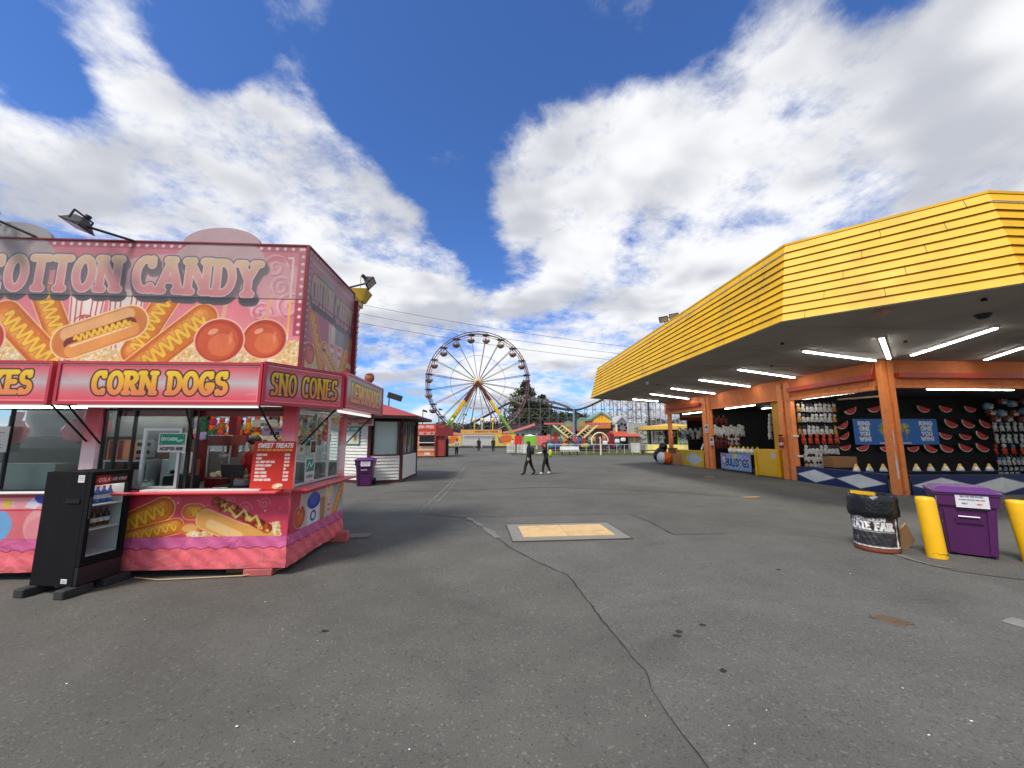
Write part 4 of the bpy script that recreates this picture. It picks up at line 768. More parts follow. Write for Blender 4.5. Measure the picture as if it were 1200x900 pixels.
b = MB(); b.bbox((-4.13, 6.35, IN + .09), (.34, .34, .18), 0, .01); b.build('base_cabinet', hexm('machine_red', 110, 24, 26, rough=.3, coat=.4), T)
b = MB(); b.bbox((-4.13, 6.35, IN + .74), (.36, .36, .16), 0, .01); b.build('hood', MATS['machine_red'], T)
b = MB(); [b.box(-4.13 + sx * .16 - .01, -4.13 + sx * .16 + .01, 6.35 + sy * .16 - .01, 6.35 + sy * .16 + .01, IN + .18, IN + .66) for sx in (-1, 1) for sy in (-1, 1)]; b.build('frame', STEEL, T)
b = MB(); b.lathe([(.001, 0), (.07, .01), (.09, .09), (.085, .12), (.001, .12)], (-4.13, 6.35, IN + .42), 14); b.build('kettle', STEEL, T)
b = MB(); [b.ell((-4.13 + random.uniform(-.13, .13), 6.35 + random.uniform(-.13, .13), IN + .2 + random.uniform(0, .06)), (.02, .02, .017), n=5) for _ in range(90)]; b.build('popcorn', hexm('popcorn_c', 240, 225, 180), T)
T = thing('drink_dispenser', 'white topped drink dispenser in the trailer behind the counter', 'dispenser', (-4.45, 5.95, IN)); b = MB(); b.bbox((-4.45, 5.95, IN + .12), (.34, .26, .24)); b.build('base', DARK, T); b = MB(); b.bbox((-4.5, 5.95, IN + .42), (.2, .2, .32), 0, .02); b.build('tank', WHITE, T); b = MB(); b.bbox((-4.5, 5.83, IN + .3), (.05, .05, .05)); b.build('tap', BLACK, T)
T = thing('white_barrel', 'tall white upright drum behind the worker', 'drum', (-3.92, 6.95, IN)); b = MB(); b.lathe([(.001, 0), (.13, 0), (.14, .05), (.14, .7), (.12, .8), (.001, .84)], (-3.92, 6.95, IN), 18); b.build('drum_body', WHITE, T); b = MB(); b.lathe([(.145, .3), (.145, .33)], (-3.92, 6.95, IN), 18); b.build('hoop', hexm('hoop_pink', 220, 170, 170), T)
T = thing('cash_register', 'black register screen and keyboard on the trailer counter', 'cash register', (-3.72, 6.0, IN))
b = MB(); b.bbox((-3.72, 6.0, IN + .05), (.4, .36, .1)); b.build('drawer', BLACK, T); b = MB(); b.obox((-3.78, 5.98, IN + .3), (.3, .03, .2), Matrix.Rotation(.25, 3, 'X')); b.tube((-3.78, 6.0, IN + .1), (-3.78, 6.0, IN + .25), .025); b.build('screen', DARK, T); b = MB(); b.bbox((-3.6, 5.92, IN + .14), (.16, .12, .09)); b.build('printer', GREY, T)
b = MB(); [b.bbox((random.uniform(-.2, .2), random.uniform(-.04, .04), .02 + i * .012), (.18, .1, .012), random.uniform(-.5, .5), .002) for i in range(5)]; at_origin(b, 'napkin_pile', PAPERW, (-3.75, 5.7, IN + .02), 'loose pile of napkins at the open serving window', 'napkins')
crate('fryer_cabinet', (-7.0, 6.9, IN), (1.6, .5, .8), hexm('fryer_steel', 84, 86, 84, rough=.45, metal=.3), 'grey steel equipment cabinet behind the left trailer window', 'kitchen cabinet')
crate('steel_box', (-6.55, 5.95, IN), (1.0, .3, .42), hexm('box_steel', 150, 158, 152, rough=.35, metal=.5), 'pale steel box just inside the left trailer window', 'box')
T = thing('outlet_panel', 'grey electric panel with four round sockets inside the trailer', 'electric panel', (-5.85, 6.9, 1.5)); b = MB(); b.bbox((-5.85, 6.95, 1.62), (.32, .06, .3)); b.build('plate', LGREY, T)
for i in range(4): b = MB(); b.tube((-5.92 + (i % 2) * .14, 6.92, 1.56 + (i // 2) * .13), (-5.92 + (i % 2) * .14, 6.9, 1.56 + (i // 2) * .13), .035, n=10); b.build('socket', BLACK, T)
FL = hexm('floss_bag', 226, 150, 154, rough=.35, var=.2, bump=.6, bscale=14)
for i, (x, y, z, s_, lb) in enumerate([(-5.82, 5.8, 1.9, (.2, .12, .17), 'pink bag of candy floss hanging beside the white trailer post'), (-6.62, 5.8, 1.88, (.13, .1, .16), 'pink bag of candy floss hanging over the steel box'), (-5.52, 5.8, 1.95, (.12, .1, .14), 'small pale bag hanging against the white trailer post')]):
    b = MB(); b.ell((0, 0, 0), s_, n=12); b.jit(.012); b.tube((0, 0, s_[2] * .8), (0, 0, s_[2] + .12), .02, .05, 8); at_origin(b, 'candy_floss_bag', [FL], (x, y, z), lb, 'candy bag', 'hanging candy floss bags')
A_ = Art(0, .3, 0, .34, .006, (226, 226, 220)); [A_.line([(.04, .3 - i * .04), (.04 + random.uniform(.1, .22), .3 - i * .04)], .005, (130, 130, 130)) for i in range(7)]; p = PY(-22, 530, BY - .005); card('paper_notice', p.x, BY - .006, p.z, .3, .34, A_, 'white paper notice taped on the left trailer window', 'paper notice')
A_ = Art(0, .14, 0, .3, .006, (150, 150, 156)); A_.rect(.02, .15, .12, .28, (40, 56, 140)); A_.rect(.02, .03, .12, .1, (40, 56, 140)); A_.line([(.03, .12), (.11, .12)], .008, (230, 230, 230)); p = PY(7, 512, 5.9); card('flavour_sticker', p.x, 5.9, p.z, .14, .3, A_, 'blue and white flavour card behind the left trailer window', 'card')
# prizes and goods hanging at the rear windows of the trailer
cols = [((190, 170, 220), 'lilac'), ((120, 30, 50), 'maroon'), ((226, 226, 226), 'white'), ((190, 120, 50), 'tan'), ((110, 50, 90), 'plum'), ((50, 120, 80), 'green'), ((236, 180, 60), 'yellow'), ((226, 110, 130), 'pink'), ((240, 110, 40), 'orange'), ((250, 200, 50), 'bright yellow'), ((200, 60, 110), 'magenta'), ((230, 90, 50), 'red orange')]
def plush(c, r, m, m2, loc, label, group, ears=True, cat='plush toy', name='plush_toy', squash=1.):
    b = MB(); b.ell((0, 0, r), (r * .75, r * .6, r * squash), n=8); b.ell((0, -r * .1, r * 2.2), (r * .62, r * .55, r * .6), n=8, mi=1)
    if ears:
        for sx in (-1, 1): b.ell((sx * r * .45, 0, r * 2.75), (r * .22, r * .15, r * .25), n=6, mi=1); b.ell((sx * r * .7, -r * .2, r * .35), (r * .3, r * .3, r * .3), n=6); b.ell((sx * r * .75, -r * .1, r * 1.3), (r * .22, r * .22, r * .45), n=6)
    return at_origin(b, name, [m, m2], loc, label, cat, group)
for rw in range(2):
    for i in range(16):
        c_, nm = cols[(i * 5 + rw * 7) % 12]; m = hexm('plush_' + nm.replace(' ', '_'), *c_, rough=.9, bump=.3); m2 = hexm('plush_' + cols[(i * 3 + 2) % 12][1].replace(' ', '_'), *cols[(i * 3 + 2) % 12][0], rough=.9, bump=.3)
        plush(c_, .08, m, m2, (-5.35 + i * .155 + rw * .07, 7.32 - rw * .12, 1.93 - .2 * rw + .03 * (i % 3)), '%s soft toy, %s from left in the %s row inside the trailer' % (nm, ORD[i], ['upper', 'lower'][rw]), 'soft toys hung at the trailer rear', squash=1.1)
worker = person((-3.66, 6.45, .25), R(165), 'worker in a red shirt bending forward behind the trailer counter', REDP, BLACK, BLACK, HAIRB, 1.55, bow=.12, armL=((-.24, .16, 1.12), (-.1, .34, 1.06)), armR=((.24, .16, 1.12), (.1, .34, 1.06)))
# cooler
CX, CY, CR = -5.05 + .035, 5.245, R(-9)
T = thing('drinks_cooler', 'black upright glass door drinks cooler standing on blocks by the pink trailer', 'cooler', (CX, CY, .1), CR)
Mc = Matrix.Rotation(CR, 3, 'Z'); c0 = Vector((CX, CY, .1)); LP = lambda x, y, z: c0 + Mc @ Vector((x, y, z))
hw, hd, hh = .31, .23, 1.29
def lbox(mb, x0, x1, y0, y1, z0, z1, mi=0): mb.hexa([LP(x0, y0, z0), LP(x1, y0, z0), LP(x1, y1, z0), LP(x0, y1, z0)], [LP(x0, y0, z1), LP(x1, y0, z1), LP(x1, y1, z1), LP(x0, y1, z1)], mi)
BLKS = mat('cooler_black', (.009, .009, .010), rough=.7, var=.3, spec=.15)
b = MB(); lbox(b, -hw, hw - .06, -hd, -hd + .03, 0, hh); lbox(b, -hw, hw - .06, hd - .03, hd, 0, hh); lbox(b, -hw, -hw + .03, -hd + .03, hd - .03, 0, hh); lbox(b, -hw, hw - .06, -hd + .03, hd - .03, hh - .04, hh); lbox(b, -hw, hw - .06, -hd + .03, hd - .03, 0, .24); b.build('body', BLKS, T)
b = MB(); lbox(b, -hw + .031, -hw + .036, -hd + .031, hd - .031, .24, hh - .05); lbox(b, -hw + .036, hw - .062, hd - .036, hd - .031, .24, hh - .05); b.build('liner', WHITE, T)
b = MB(); lbox(b, .06, .1, -hd + .05, hd - .05, hh - .06, hh - .045); b.build('added_cooler_glow', TUBE, T)  # glowing strip added to lighten the inside of the cooler
b = MB(); x0, x1 = hw - .055, hw; f = .045
lbox(b, x0, x1, -hd, -hd + f, .22, hh); lbox(b, x0, x1, hd - f, hd, .22, hh); lbox(b, x0, x1, -hd + f, hd - f, hh - .04, hh); lbox(b, x0, x1, -hd + f, hd - f, .22, .30); d_ = b.build('door', BLKS, T)
b = MB(); lbox(b, x0 + .02, x0 + .026, -hd + f, hd - f, .30, hh - .16); b.build('pane', GLASS, d_)
b = MB(); lbox(b, x0 + .005, x1 - .008, -hd, hd, 0.01, .21); b.build('lower_grille', mat('grille_black', (.014, .014, .015), rough=.4), T)
b = MB(); lbox(b, x1 - .005, x1 + .02, -hd + .01, -hd + .025, .75, 1.0); b.build('handle', DARK, d_)
A_ = Art(0, 2 * (hd - f), 0, .12, .003, (120, 20, 20)); A_.rect(.1, 0, .37, .12, (60, 22, 24)); A_.ell(.1, .06, .09, .05, 0, (196, 36, 30)); A_.text('COLA', .1, .04, .04, .0045, [(0, (240, 220, 216))], center=True, slant=.25); A_.text('ICE COLD', .27, .045, .03, .004, [(0, (220, 200, 196))], center=True, slant=.2)
A_.mesh('header_sign', LP(x0 + .04, -hd + f, hh - .16), Mc @ Vector((0, 1, 0)), UZ, d_, ART, BLACK, .01)
for z in (.30, .60, .88): b = MB(); lbox(b, -hw + .05, x0, -hd + .04, hd - .04, z, z + .014); b.build('shelf', WHITE, T)
for w_, h_, x, z, y in ((.085, .085, .13, 1.17, 1), (.08, .05, .10, .03, 1)):
    A_ = Art(0, w_, 0, h_, .003, (226, 226, 224)); [A_.line([(.012, h_ - .02 - i * .018), (w_ - .015, h_ - .02 - i * .018)], .003, (90, 90, 90)) for i in range(3)]; A_.mesh('sticker', LP(x, -hd - .002, z), Mc @ Vector((1, 0, 0)), UZ, T, PAPER, PAPERW, .001)
b = MB(); lbox(b, .02, .2, -hd - .012, -hd, .93, .975); b.build('label_slot', BLACK, T)
def bottle(i, x, y, z, cm, lb):
    b = MB(); b.lathe([(.001, 0), (.03, 0), (.032, .02), (.032, .11), (.03, .13), (.012, .17), (.012, .19)], (0, 0, 0), 10); b.lathe([(.014, .19), (.014, .205), (.001, .205)], (0, 0, 0), 8, mi=1); b.lathe([(.033, .05), (.033, .1)], (0, 0, 0), 10, mi=2)
    p = LP(x, y, z); at_origin(b, 'soda_bottle', [cm, REDP, WHITE], p, lb, 'bottle', 'bottles in the drinks cooler')
cb_ = [hexm('cola', 50, 18, 12, rough=.15), hexm('water_blue', 80, 110, 190, rough=.15), hexm('soda_dark', 60, 30, 60, rough=.15)]
for r_, z in enumerate((.616, .896)):
    for i in range(5): bottle(i, .12, -.14 + i * .068, z, cb_[r_], ['dark cola bottle', 'blue soft drink bottle'][r_] + ', %s from the left on the %s cooler shelf' % (ORD[i], ['middle', 'upper'][r_]))
for i, (x, y, lb) in enumerate([(-.27, -.2, 'black block under the outer left corner of the cooler'), (.25, -.2, 'black block under the near right corner of the cooler'), (.27, .2, 'black block under the far right corner of the cooler'), (-.26, .2, 'black block hidden at the rear left of the cooler')]):
    p = LP(x, y, 0); b = MB(); b.bbox((0, 0, .048), (.13, .3, .096), 0, .01); at_origin(b, 'cooler_block', mat('block_black', (.03, .03, .03), rough=.8, var=.3), (p.x, p.y, 0), lb, 'block', 'blocks under the cooler', CR)

# ================================================================== wheeled bins
PURP = hexm('bin_purple', 78, 28, 82, rough=.42, var=.08, grime=.1); PURPL = hexm('bin_lid_purple', 92, 46, 112, rough=.42, var=.08)
def wheelie(loc, rz, label, sc=1., art=True):
    T = thing('wheeled_bin', label, 'wheeled bin', loc, rz); M = WMX[T.name]; X_ = lambda x, y, z: M @ (Vector((x, y, z)) * sc)
    def fr(w0, d0, z0, w1, d1, z1, yo=0.): return [X_(-w0, -d0, z0), X_(w0, -d0, z0), X_(w0, d0, z0), X_(-w0, d0, z0)], [X_(-w1, -d1 + yo, z1), X_(w1, -d1 + yo, z1), X_(w1, d1 + yo, z1), X_(-w1, d1 + yo, z1)]
    b = MB(); b.prism(*fr(.25, .27, .03, .295, .33, .76)); b.prism(*fr(.325, .36, .76, .335, .37, .93)); b.prism(*fr(.35, .385, .925, .35, .385, .955))
    for sx in (-1, 1): b.prism([X_(sx * .17, -.275, .05), X_(sx * .235, -.275, .05), X_(sx * .235, -.30, .05), X_(sx * .17, -.30, .05)], [X_(sx * .19, -.32, .7), X_(sx * .26, -.32, .7), X_(sx * .26, -.355, .7), X_(sx * .19, -.355, .7)])
    b.prism([X_(-.14, -.30, .5), X_(.14, -.30, .5), X_(.14, -.335, .5), X_(-.14, -.335, .5)], [X_(-.14, -.31, .56), X_(.14, -.31, .56), X_(.14, -.345, .56), X_(-.14, -.345, .56)])
    b.build('body', PURP, T)
    b = MB(); b.prism(*fr(.365, .4, .958, .36, .395, .985)); b.prism(*fr(.33, .36, .985, .26, .28, 1.04)); b.build('lid', PURPL, T)
    b = MB(); b.tube(X_(-.11, -.35, .6), X_(.11, -.35, .6), .012 * sc); b.build('grab_bar', ALU, T)
    for sx in (-1, 1): b = MB(); b.tube(X_(sx * .28, .3, .13), X_(sx * .34, .3, .13), .13 * sc, n=16); b.build('wheel', BLACK, T)
    b = MB(); b.tube(X_(-.25, .42, .93), X_(.25, .42, .93), .016 * sc); b.build('handle', PURP, T)
    if art:
        A_ = Art(0, .34 * sc, 0, .2 * sc, .004, (226, 224, 226)); A_.text('BIN FOR RECYCLING', .17 * sc, .155 * sc, .02, .003, [(0, (90, 90, 110))], center=True); A_.text('PLASTIC BOTTLES AND CANS', .17 * sc, .11 * sc, .016, .0028, [(0, (120, 120, 130))], center=True, width=.26 * sc)
        A_.text('ONLY', .09 * sc, .05 * sc, .02, .003, [(0, (90, 90, 110))], center=True); A_.ell(.24 * sc, .055 * sc, .03, .012, 0, (220, 90, 90)); A_.mesh('sticker', X_(-.12, -.3805, .74), (M.to_3x3() @ Vector((1, 0, 0))), (M.to_3x3() @ Vector((0, 0, 1))), T, PAPER, PAPERW, .001)
        A_ = Art(0, .3 * sc, 0, .09 * sc, .004, (210, 210, 214)); A_.text('CANS', .15 * sc, .02, .04 * sc, .006, [(0, (30, 30, 40))], center=True); A_.mesh('side_sticker', X_(-.326, -.1, .8), (M.to_3x3() @ Vector((0, -1, 0))), UZ, T, PAPER, PAPERW, .001)
    return T
wheelie((7.55, 5.98, 0), R(-42), 'purple wheeled bin with white notice between the two yellow bollards')
wheelie((-4.78, 15.35, 0), R(8), 'dark purple wheeled bin beside the white kiosk far from camera')

# bollards
YEL = hexm('bollard_yellow', 238, 182, 20, rough=.38, var=.06, grime=.12)
def bollard(loc, lean, label):
    T = thing('bollard', label, 'bollard', loc); M = WMX[T.name]; b = MB(); lx, ly = lean; t = Vector((lx, ly, .88))
    b.lathe([(.12, .0), (.118, .03), (.116, .85), (.10, .89), (.001, .9)], (0, 0, 0), 20); b.v = [tuple(M @ (Vector(v) + Vector((lx, ly, 0)) * (v[2] / .88))) for v in b.v]; b.build('sleeve', YEL, T)
    b = MB(); b.path([M @ Vector((.121 * math.cos(a), .121 * math.sin(a), .07 + random.uniform(-.02, .02))) for a in [R(-170 + i * 14) for i in range(12)]], .003, 4); b.build('split', TAR, T); return T
bollard((6.80, 5.80, 0), (-.07, 0.0, ), 'yellow bollard with split base left of the purple bin'); bollard((7.85, 5.42, 0), (-.14, 0, ), 'yellow bollard at the right edge beside the purple bin')
# trash drum
T = thing('trash_barrel', 'trash barrel wrapped in black bag reading state fair', 'trash can', (6.28, 6.22, 0)); c = Vector((6.28, 6.22, 0))
b = MB(); b.lathe([(.001, .01), (.27, .01), (.285, .03), (.285, .07)], c, 28); b.build('drum', hexm('drum_rust', 150, 70, 44, rough=.7, var=.3, scale=18), T)
A_ = Art(0, 2 * math.pi * .292, 0, .56, .009, (58, 56, 58)); X, Y = np.meshgrid(A_.xs, A_.ys)
A_.C[:] = (46, 44, 46)
for k in range(150): x = random.uniform(0, 1.8); y = random.uniform(.03, .36); A_.line([(x, y), (x + random.uniform(.05, .16), y + random.uniform(-.03, .03))], .0025, (128, 126, 126), .35)
u0 = .95
A_.line([(0, .035), (1.83, .035)], .011, (226, 222, 214)); A_.text('STATE FAIR', u0 + .05, .30, .10, .0155, [(0, (230, 226, 220))], center=True, width=.66, serif=True); A_.text('EVERGREEN', u0 + .02, .43, .05, .009, [(0, (230, 226, 220))], center=True, width=.5)
A_.line([(.5, .275), (u0 + .4, .275)], .004, (220, 216, 210)); A_.line([(.5, .26), (u0 + .4, .26)], .003, (220, 216, 210)); A_.line([(u0 + .45, .54), (u0 + .45, .04)], .014, (228, 224, 216)); A_.text('1', u0 - .13, .12, .05, .007, [(0, (225, 222, 216))], center=True)
# wrap the print round the drum
def wrap(art, c, r, z0, a_mid, u_mid, parent, name, mat_):
    X, Y = np.meshgrid(art.xs, art.ys); th = a_mid + (X - u_mid) / r; rr = r + .004 * np.sin(th * 23 + Y * 40) + .004 * np.sin(th * 9 - Y * 17) + .02 * np.clip(Y - .35, 0, 1) - .012
    P = np.stack([c.x + rr * np.cos(th), c.y + rr * np.sin(th), z0 + Y], -1).reshape(-1, 3); Mi = np.array(wm(parent).inverted()); P = P @ Mi[:3, :3].T + Mi[:3, 3]
    idx = np.arange(len(P)).reshape(art.ny, art.nx); q = np.stack([idx[:-1, :-1], idx[:-1, 1:], idx[1:, 1:], idx[1:, :-1]], -1).reshape(-1, 4)
    me = bpy.data.meshes.new(name); me.from_pydata(P.tolist(), [], q.tolist()); me.materials.append(mat_); me.polygons.foreach_set('use_smooth', [True] * len(q))
    cc = np.clip(art.C, 0, 255) / 255; cc = (np.where(cc < .04045, cc / 12.92, ((cc + .055) / 1.055) ** 2.4)).reshape(-1, 3); c4 = np.ones((len(P), 4), np.float32); c4[:, :3] = cc
    at = me.color_attributes.new('print', 'FLOAT_COLOR', 'POINT'); at.data.foreach_set('color', c4.ravel()); ob = bpy.data.objects.new(name, me); COL.objects.link(ob); ob.parent = parent; return ob
wrap(A_, c, .29, .06, math.atan2(-6.22, -6.28), u0 + .13, T, 'printed_bag', VINYL)
b = MB(); n_ = 44; prof = [(.295, .54), (.318, .56), (.322, .64), (.31, .72), (.312, .8), (.3, .87), (.285, .885), (.27, .86), (.26, .7), (.001, .6)]
vs = [c + Vector(((r + .008 * math.sin(i * 1.9 + z * 30) + random.uniform(-.004, .004)) * math.cos(2 * math.pi * i / n_), (r + .008 * math.sin(i * 1.9 + z * 30) + random.uniform(-.004, .004)) * math.sin(2 * math.pi * i / n_), z + .01 * math.sin(i * .9) + random.uniform(-.005, .005))) for r, z in prof for i in range(n_)]
b.add(vs, [(k * n_ + i, k * n_ + (i + 1) % n_, (k + 1) * n_ + (i + 1) % n_, (k + 1) * n_ + i) for k in range(len(prof) - 1) for i in range(n_)], 0, True); b.build('black_bag', mat('bag_black', (.007, .007, .008), rough=.28, var=.2, spec=.5, bump=.6, bscale=22), T)
at_origin(MB().obox((0, 0, .02), (.3, .14, .05), Matrix.Rotation(.1, 3, 'Y')), 'yellow_wrapper', YEL, (6.2, 6.28, .87), 'yellow wrapper lying on top of the black trash bag', 'litter')
b = MB(); b.obox((0, 0, .16), (.42, .02, .36), Matrix.Rotation(R(50), 3, 'Y') @ Matrix.Rotation(.3, 3, 'Z')); b.obox((-.2, .05, .1), (.3, .02, .2), Matrix.Rotation(.9, 3, 'Z')); at_origin(b, 'broken_carton', CARD, (6.72, 6.2, 0), 'torn brown cardboard wedged between the trash barrel and bollard', 'cardboard')
# ================================================================== GAME ARCADE BUILDING (right)
def groove_mat(name, c, per=9.):
    m = mat(name, c, rough=.75, var=.12, scale=3, grime=.25); n = m.node_tree.nodes; l = m.node_tree.links; b = n['Principled BSDF']
    tc = n.new('ShaderNodeTexCoord'); sp = n.new('ShaderNodeSeparateXYZ'); l.new(tc.outputs['Object'], sp.inputs[0]); ad = n.new('ShaderNodeMath'); ad.operation = 'ADD'; l.new(sp.outputs[0], ad.inputs[0]); l.new(sp.outputs[1], ad.inputs[1])
    mu = n.new('ShaderNodeMath'); mu.operation = 'MULTIPLY'; l.new(ad.outputs[0], mu.inputs[0]); mu.inputs[1].default_value = per; fr = n.new('ShaderNodeMath'); fr.operation = 'FRACT'; l.new(mu.outputs[0], fr.inputs[0])
    mr = n.new('ShaderNodeMapRange'); l.new(fr.outputs[0], mr.inputs[0]); mr.inputs[1].default_value = .0; mr.inputs[2].default_value = .12; bp = n.new('ShaderNodeBump'); bp.inputs['Strength'].default_value = 1; bp.inputs['Distance'].default_value = .02
    l.new(mr.outputs[0], bp.inputs['Height']); l.new(bp.outputs[0], b.inputs['Normal']); return m
ORW = groove_mat('orange_siding', lin((216, 120, 62))); ORP = hexm('orange_post', 240, 140, 70, rough=.6, var=.12, grime=.3); REDB = hexm('red_beam', 176, 50, 24, rough=.5)
BLKW = mat('black_wall', (.006, .006, .007), rough=.85); SOF = mat('soffit', (.34, .305, .265), rough=.85, var=.16, scale=.9, grime=.3); NAVY = hexm('navy', 26, 34, 76)
WX, WY, ZS, ZO = 13.0, 11.9, 4.36, 3.5
arc_ = thing('game_arcade', 'orange game arcade building with wide yellow canopy and open stalls', 'arcade building', (13, 12, 0))
b = MB(); b.box(WX, WX + .14, WY + .27, 28.2, ZO + .02, ZS + .3); b.box(WX + .3, 26, WY, WY + .14, ZO + .02, ZS + .3); b.build('upper_wall', ORW, arc_)
for y0, y1 in ((15.98, 16.28), (16.42, 16.72), (22.25, 22.5), (22.62, 23.05), (27.4, 27.7)):
    b = MB(); b.box(WX - .035, WX + .16, y0, y1, 0, ZO + .7 if y0 < 27 else ZO + .1); b.build('post', ORP, arc_)
b = MB(); b.box(WX + .02, WX + .12, 16.28, 16.42, 0, ZO); b.box(WX + .02, WX + .12, 22.5, 22.62, 0, ZO); b.build('post_infill', ORW, arc_)
for s_ in ((WX - .10, WX + .09, WY - .02, WY + .16), (WX + .13, WX + .28, WY - .06, WY + .12)):
    b = MB(); b.box(*s_, 0, ZS); b.build('corner_post', ORP, arc_)
b = MB(); p0 = Vector((WX + .0, WY - .024, .5)); b.prism([p0 + Vector(q) for q in ((-.02, -.0, 0), (.03, 0, 0), (.04, 0, .6), (.0, 0, .9), (-.035, 0, .5))], [p0 + Vector(q) + Vector((0, -.003, 0)) for q in ((-.02, 0, 0), (.03, 0, 0), (.04, 0, .6), (.0, 0, .9), (-.035, 0, .5))])
b.prism([p0 + Vector(q) for q in ((.0, -.0, 1.0), (.02, 0, 1.0), (.03, 0, 1.5), (.0, 0, 1.6))], [p0 + Vector(q) + Vector((0, -.003, 0)) for q in ((.0, -.0, 1.0), (.02, 0, 1.0), (.03, 0, 1.5), (.0, 0, 1.6))]); b.build('peeled_paint', WHITE, arc_)
b = MB(); b.box(19.6, 19.9, WY - .04, WY + .16, 0, ZO + .1); b.build('post', ORP, arc_)
b = MB(); [MB().box(WX - .16, WX - .002, *q, ZO + .26, ZO + .44).build('red_beam', REDB, arc_) for q in ((12.2, 15.97), (23.06, 27.5))]; b.box(WX + .36, 26, WY - .16, WY - .002, ZO + .26, ZO + .42); b.build('red_beam', REDB, arc_); b = MB(); b.path([(WX - .14, 12.2, ZO + .4), (WX - .1, 12.14, ZO + .62), (WX - .1, 12.14, ZS)], .04, 8); b.build('conduit', REDB, arc_)
b = MB(); b.box(WX - .02, WX + .16, 12.22, 15.97, ZO - .1, ZO + .02); b.box(WX - .02, WX + .16, 23.06, 27.4, ZO, ZO + .1); b.box(WX + .36, 26, WY - .02, WY + .16, ZO - .06, ZO + .02); b.box(WX - .02, WX + .1, 16.73, 22.24, ZO - .03, ZO + .02); b.build('lintel_trim', ORP, arc_)
# rooms
b = MB(); b.box(WX + .16, 26, 16.3, 16.4, 0, ZS); b.box(WX + .16, 24, 22.42, 22.5, 0, ZS); b.box(14.6, 20, 28.0, 28.1, 0, ZS); b.box(25.9, 26, WY + .2, 16.3, 0, ZS); b.box(20.4, 20.5, 16.4, 28.1, 0, ZS); b.build('stall_wall', BLKW, arc_)
b = MB(); b.box(WX + .16, 26, WY + .16, 16.3, ZO + .04, ZO + .1); b.box(WX + .16, 24, 16.4, 28, ZO + .04, ZO + .1); b.build('stall_ceiling', mat('dark_ceiling', (.02, .02, .02)), arc_)
b = MB(); b.box(WX + .25, WX + .5, 16.8, 16.86, 0, ZO); b.box(WX + .18, WX + .24, 16.9, 17.4, 1.2, ZO); b.build('stall_side_wall', hexm('ochre', 196, 140, 24), arc_)
# canopy
FB = [(14.5, 28.6), (6.45, 24.4), (6.4, 7.85), (8.8, 5.6), (26.5, 5.6)]; FT = [(14.7, 28.2), (6.85, 24.1), (6.76, 8.0), (8.95, 5.95), (26.5, 5.95)]; ZT = 6.18
b = MB(); pts = FB + [(26.5, 28.6)]; b.prism([(x, y, ZS) for x, y in pts], [(x, y, ZS + .05) for x, y in pts])
for k in range(1, 4):  # sheet joints
    pass
soff = b.build('soffit', SOF, arc_)
for y in (8.3, 10.74, 13.18, 15.62, 18.06, 20.5, 22.94): b = MB(); b.box(6.5, 12.95, y, y + .012, ZS - .003, ZS - .0005); b.build('soffit_joint', GREY, arc_)
b = MB(); pts = FT + [(26.5, 28.2)]; b.prism([(x, y, ZT - .2) for x, y in pts], [(x, y, ZT - .15) for x, y in pts]); b.build('roof_deck', GREY, arc_)
YB = hexm('fascia_yellow', 226, 174, 12, rough=.55, var=.1, scale=1.6, grime=.3)
def ring(t, off):
    out = []
    for i in range(5):
        x = FB[i][0] + (FT[i][0] - FB[i][0]) * t; y = FB[i][1] + (FT[i][1] - FB[i][1]) * t
        nrm = [(-.4, .9), (-1, .35), (-1, -.41), (-.41, -1), (0, -1)][i]; out.append(Vector((x + nrm[0] * off, y + nrm[1] * off, ZS - .03 + (ZT - ZS + .03) * t)))
    return out
NB = 10
for k in range(NB):
    b = MB(); a = ring(k / NB + .0, .05); c = ring((k + 1) / NB, .012); a2 = ring(k / NB + .012, .0); c2 = ring((k + 1) / NB, -.01); o = 0
    vs = a + c + a2 + c2; fs = []
    for i in range(4): fs += [(i, i + 1, 5 + i + 1, 5 + i), (10 + i, 10 + i + 1, i + 1, i), (5 + i, 5 + i + 1, 15 + i + 1, 15 + i)]
    b.add([tuple(v) for v in vs], fs); 
    for i in range(1, 4):   # butt joints
        L_ = (a[i + 1] - a[i]).length; nj = int(L_ / 3.0)
        for j in range(nj):
            t = (j + .35 + .5 * ((k * 37 % 10) / 10)) / max(1, nj) if i != 2 else ((.12 + k * .0) + ((k % 2) * .33) + .0 + k * .05) % 1
            if not 0 < t < 1: continue
            u = (a[i + 1] - a[i]).normalized(); n_ = Vector((u.y, -u.x, 0)); n_ = n_ if n_.dot(Vector((-1, -1, 0))) > 0 else -n_
            pa = a[i].lerp(a[i + 1], t); pc = c[i].lerp(c[i + 1], t); b.prism([pa - u * .005, pa + u * .005, pa + u * .005 + n_ * .002, pa - u * .005 + n_ * .002], [pc - u * .005, pc + u * .005, pc + u * .005 + n_ * .002, pc - u * .005 + n_ * .002], 1)
    b.build('fascia_board', [YB, hexm('joint', 90, 60, 14)], arc_)
b = MB(); r0 = ring(1.0, .03); r1 = ring(1.0, -.12)
for i in range(4): b.prism([r0[i], r0[i + 1], r1[i + 1], r1[i]], [q + Vector((0, 0, .05)) for q in (r0[i], r0[i + 1], r1[i + 1], r1[i])])
b.build('coping', YB, arc_)
b = MB(); r0 = ring(0, .03); r1 = ring(0, -.1)
for i in range(4): b.prism([q - Vector((0, 0, .02)) for q in (r0[i], r0[i + 1], r1[i + 1], r1[i])], [q + Vector((0, 0, .0)) for q in (r0[i], r0[i + 1], r1[i + 1], r1[i])])
b.build('drip_edge', hexm('drip', 150, 150, 140), arc_)
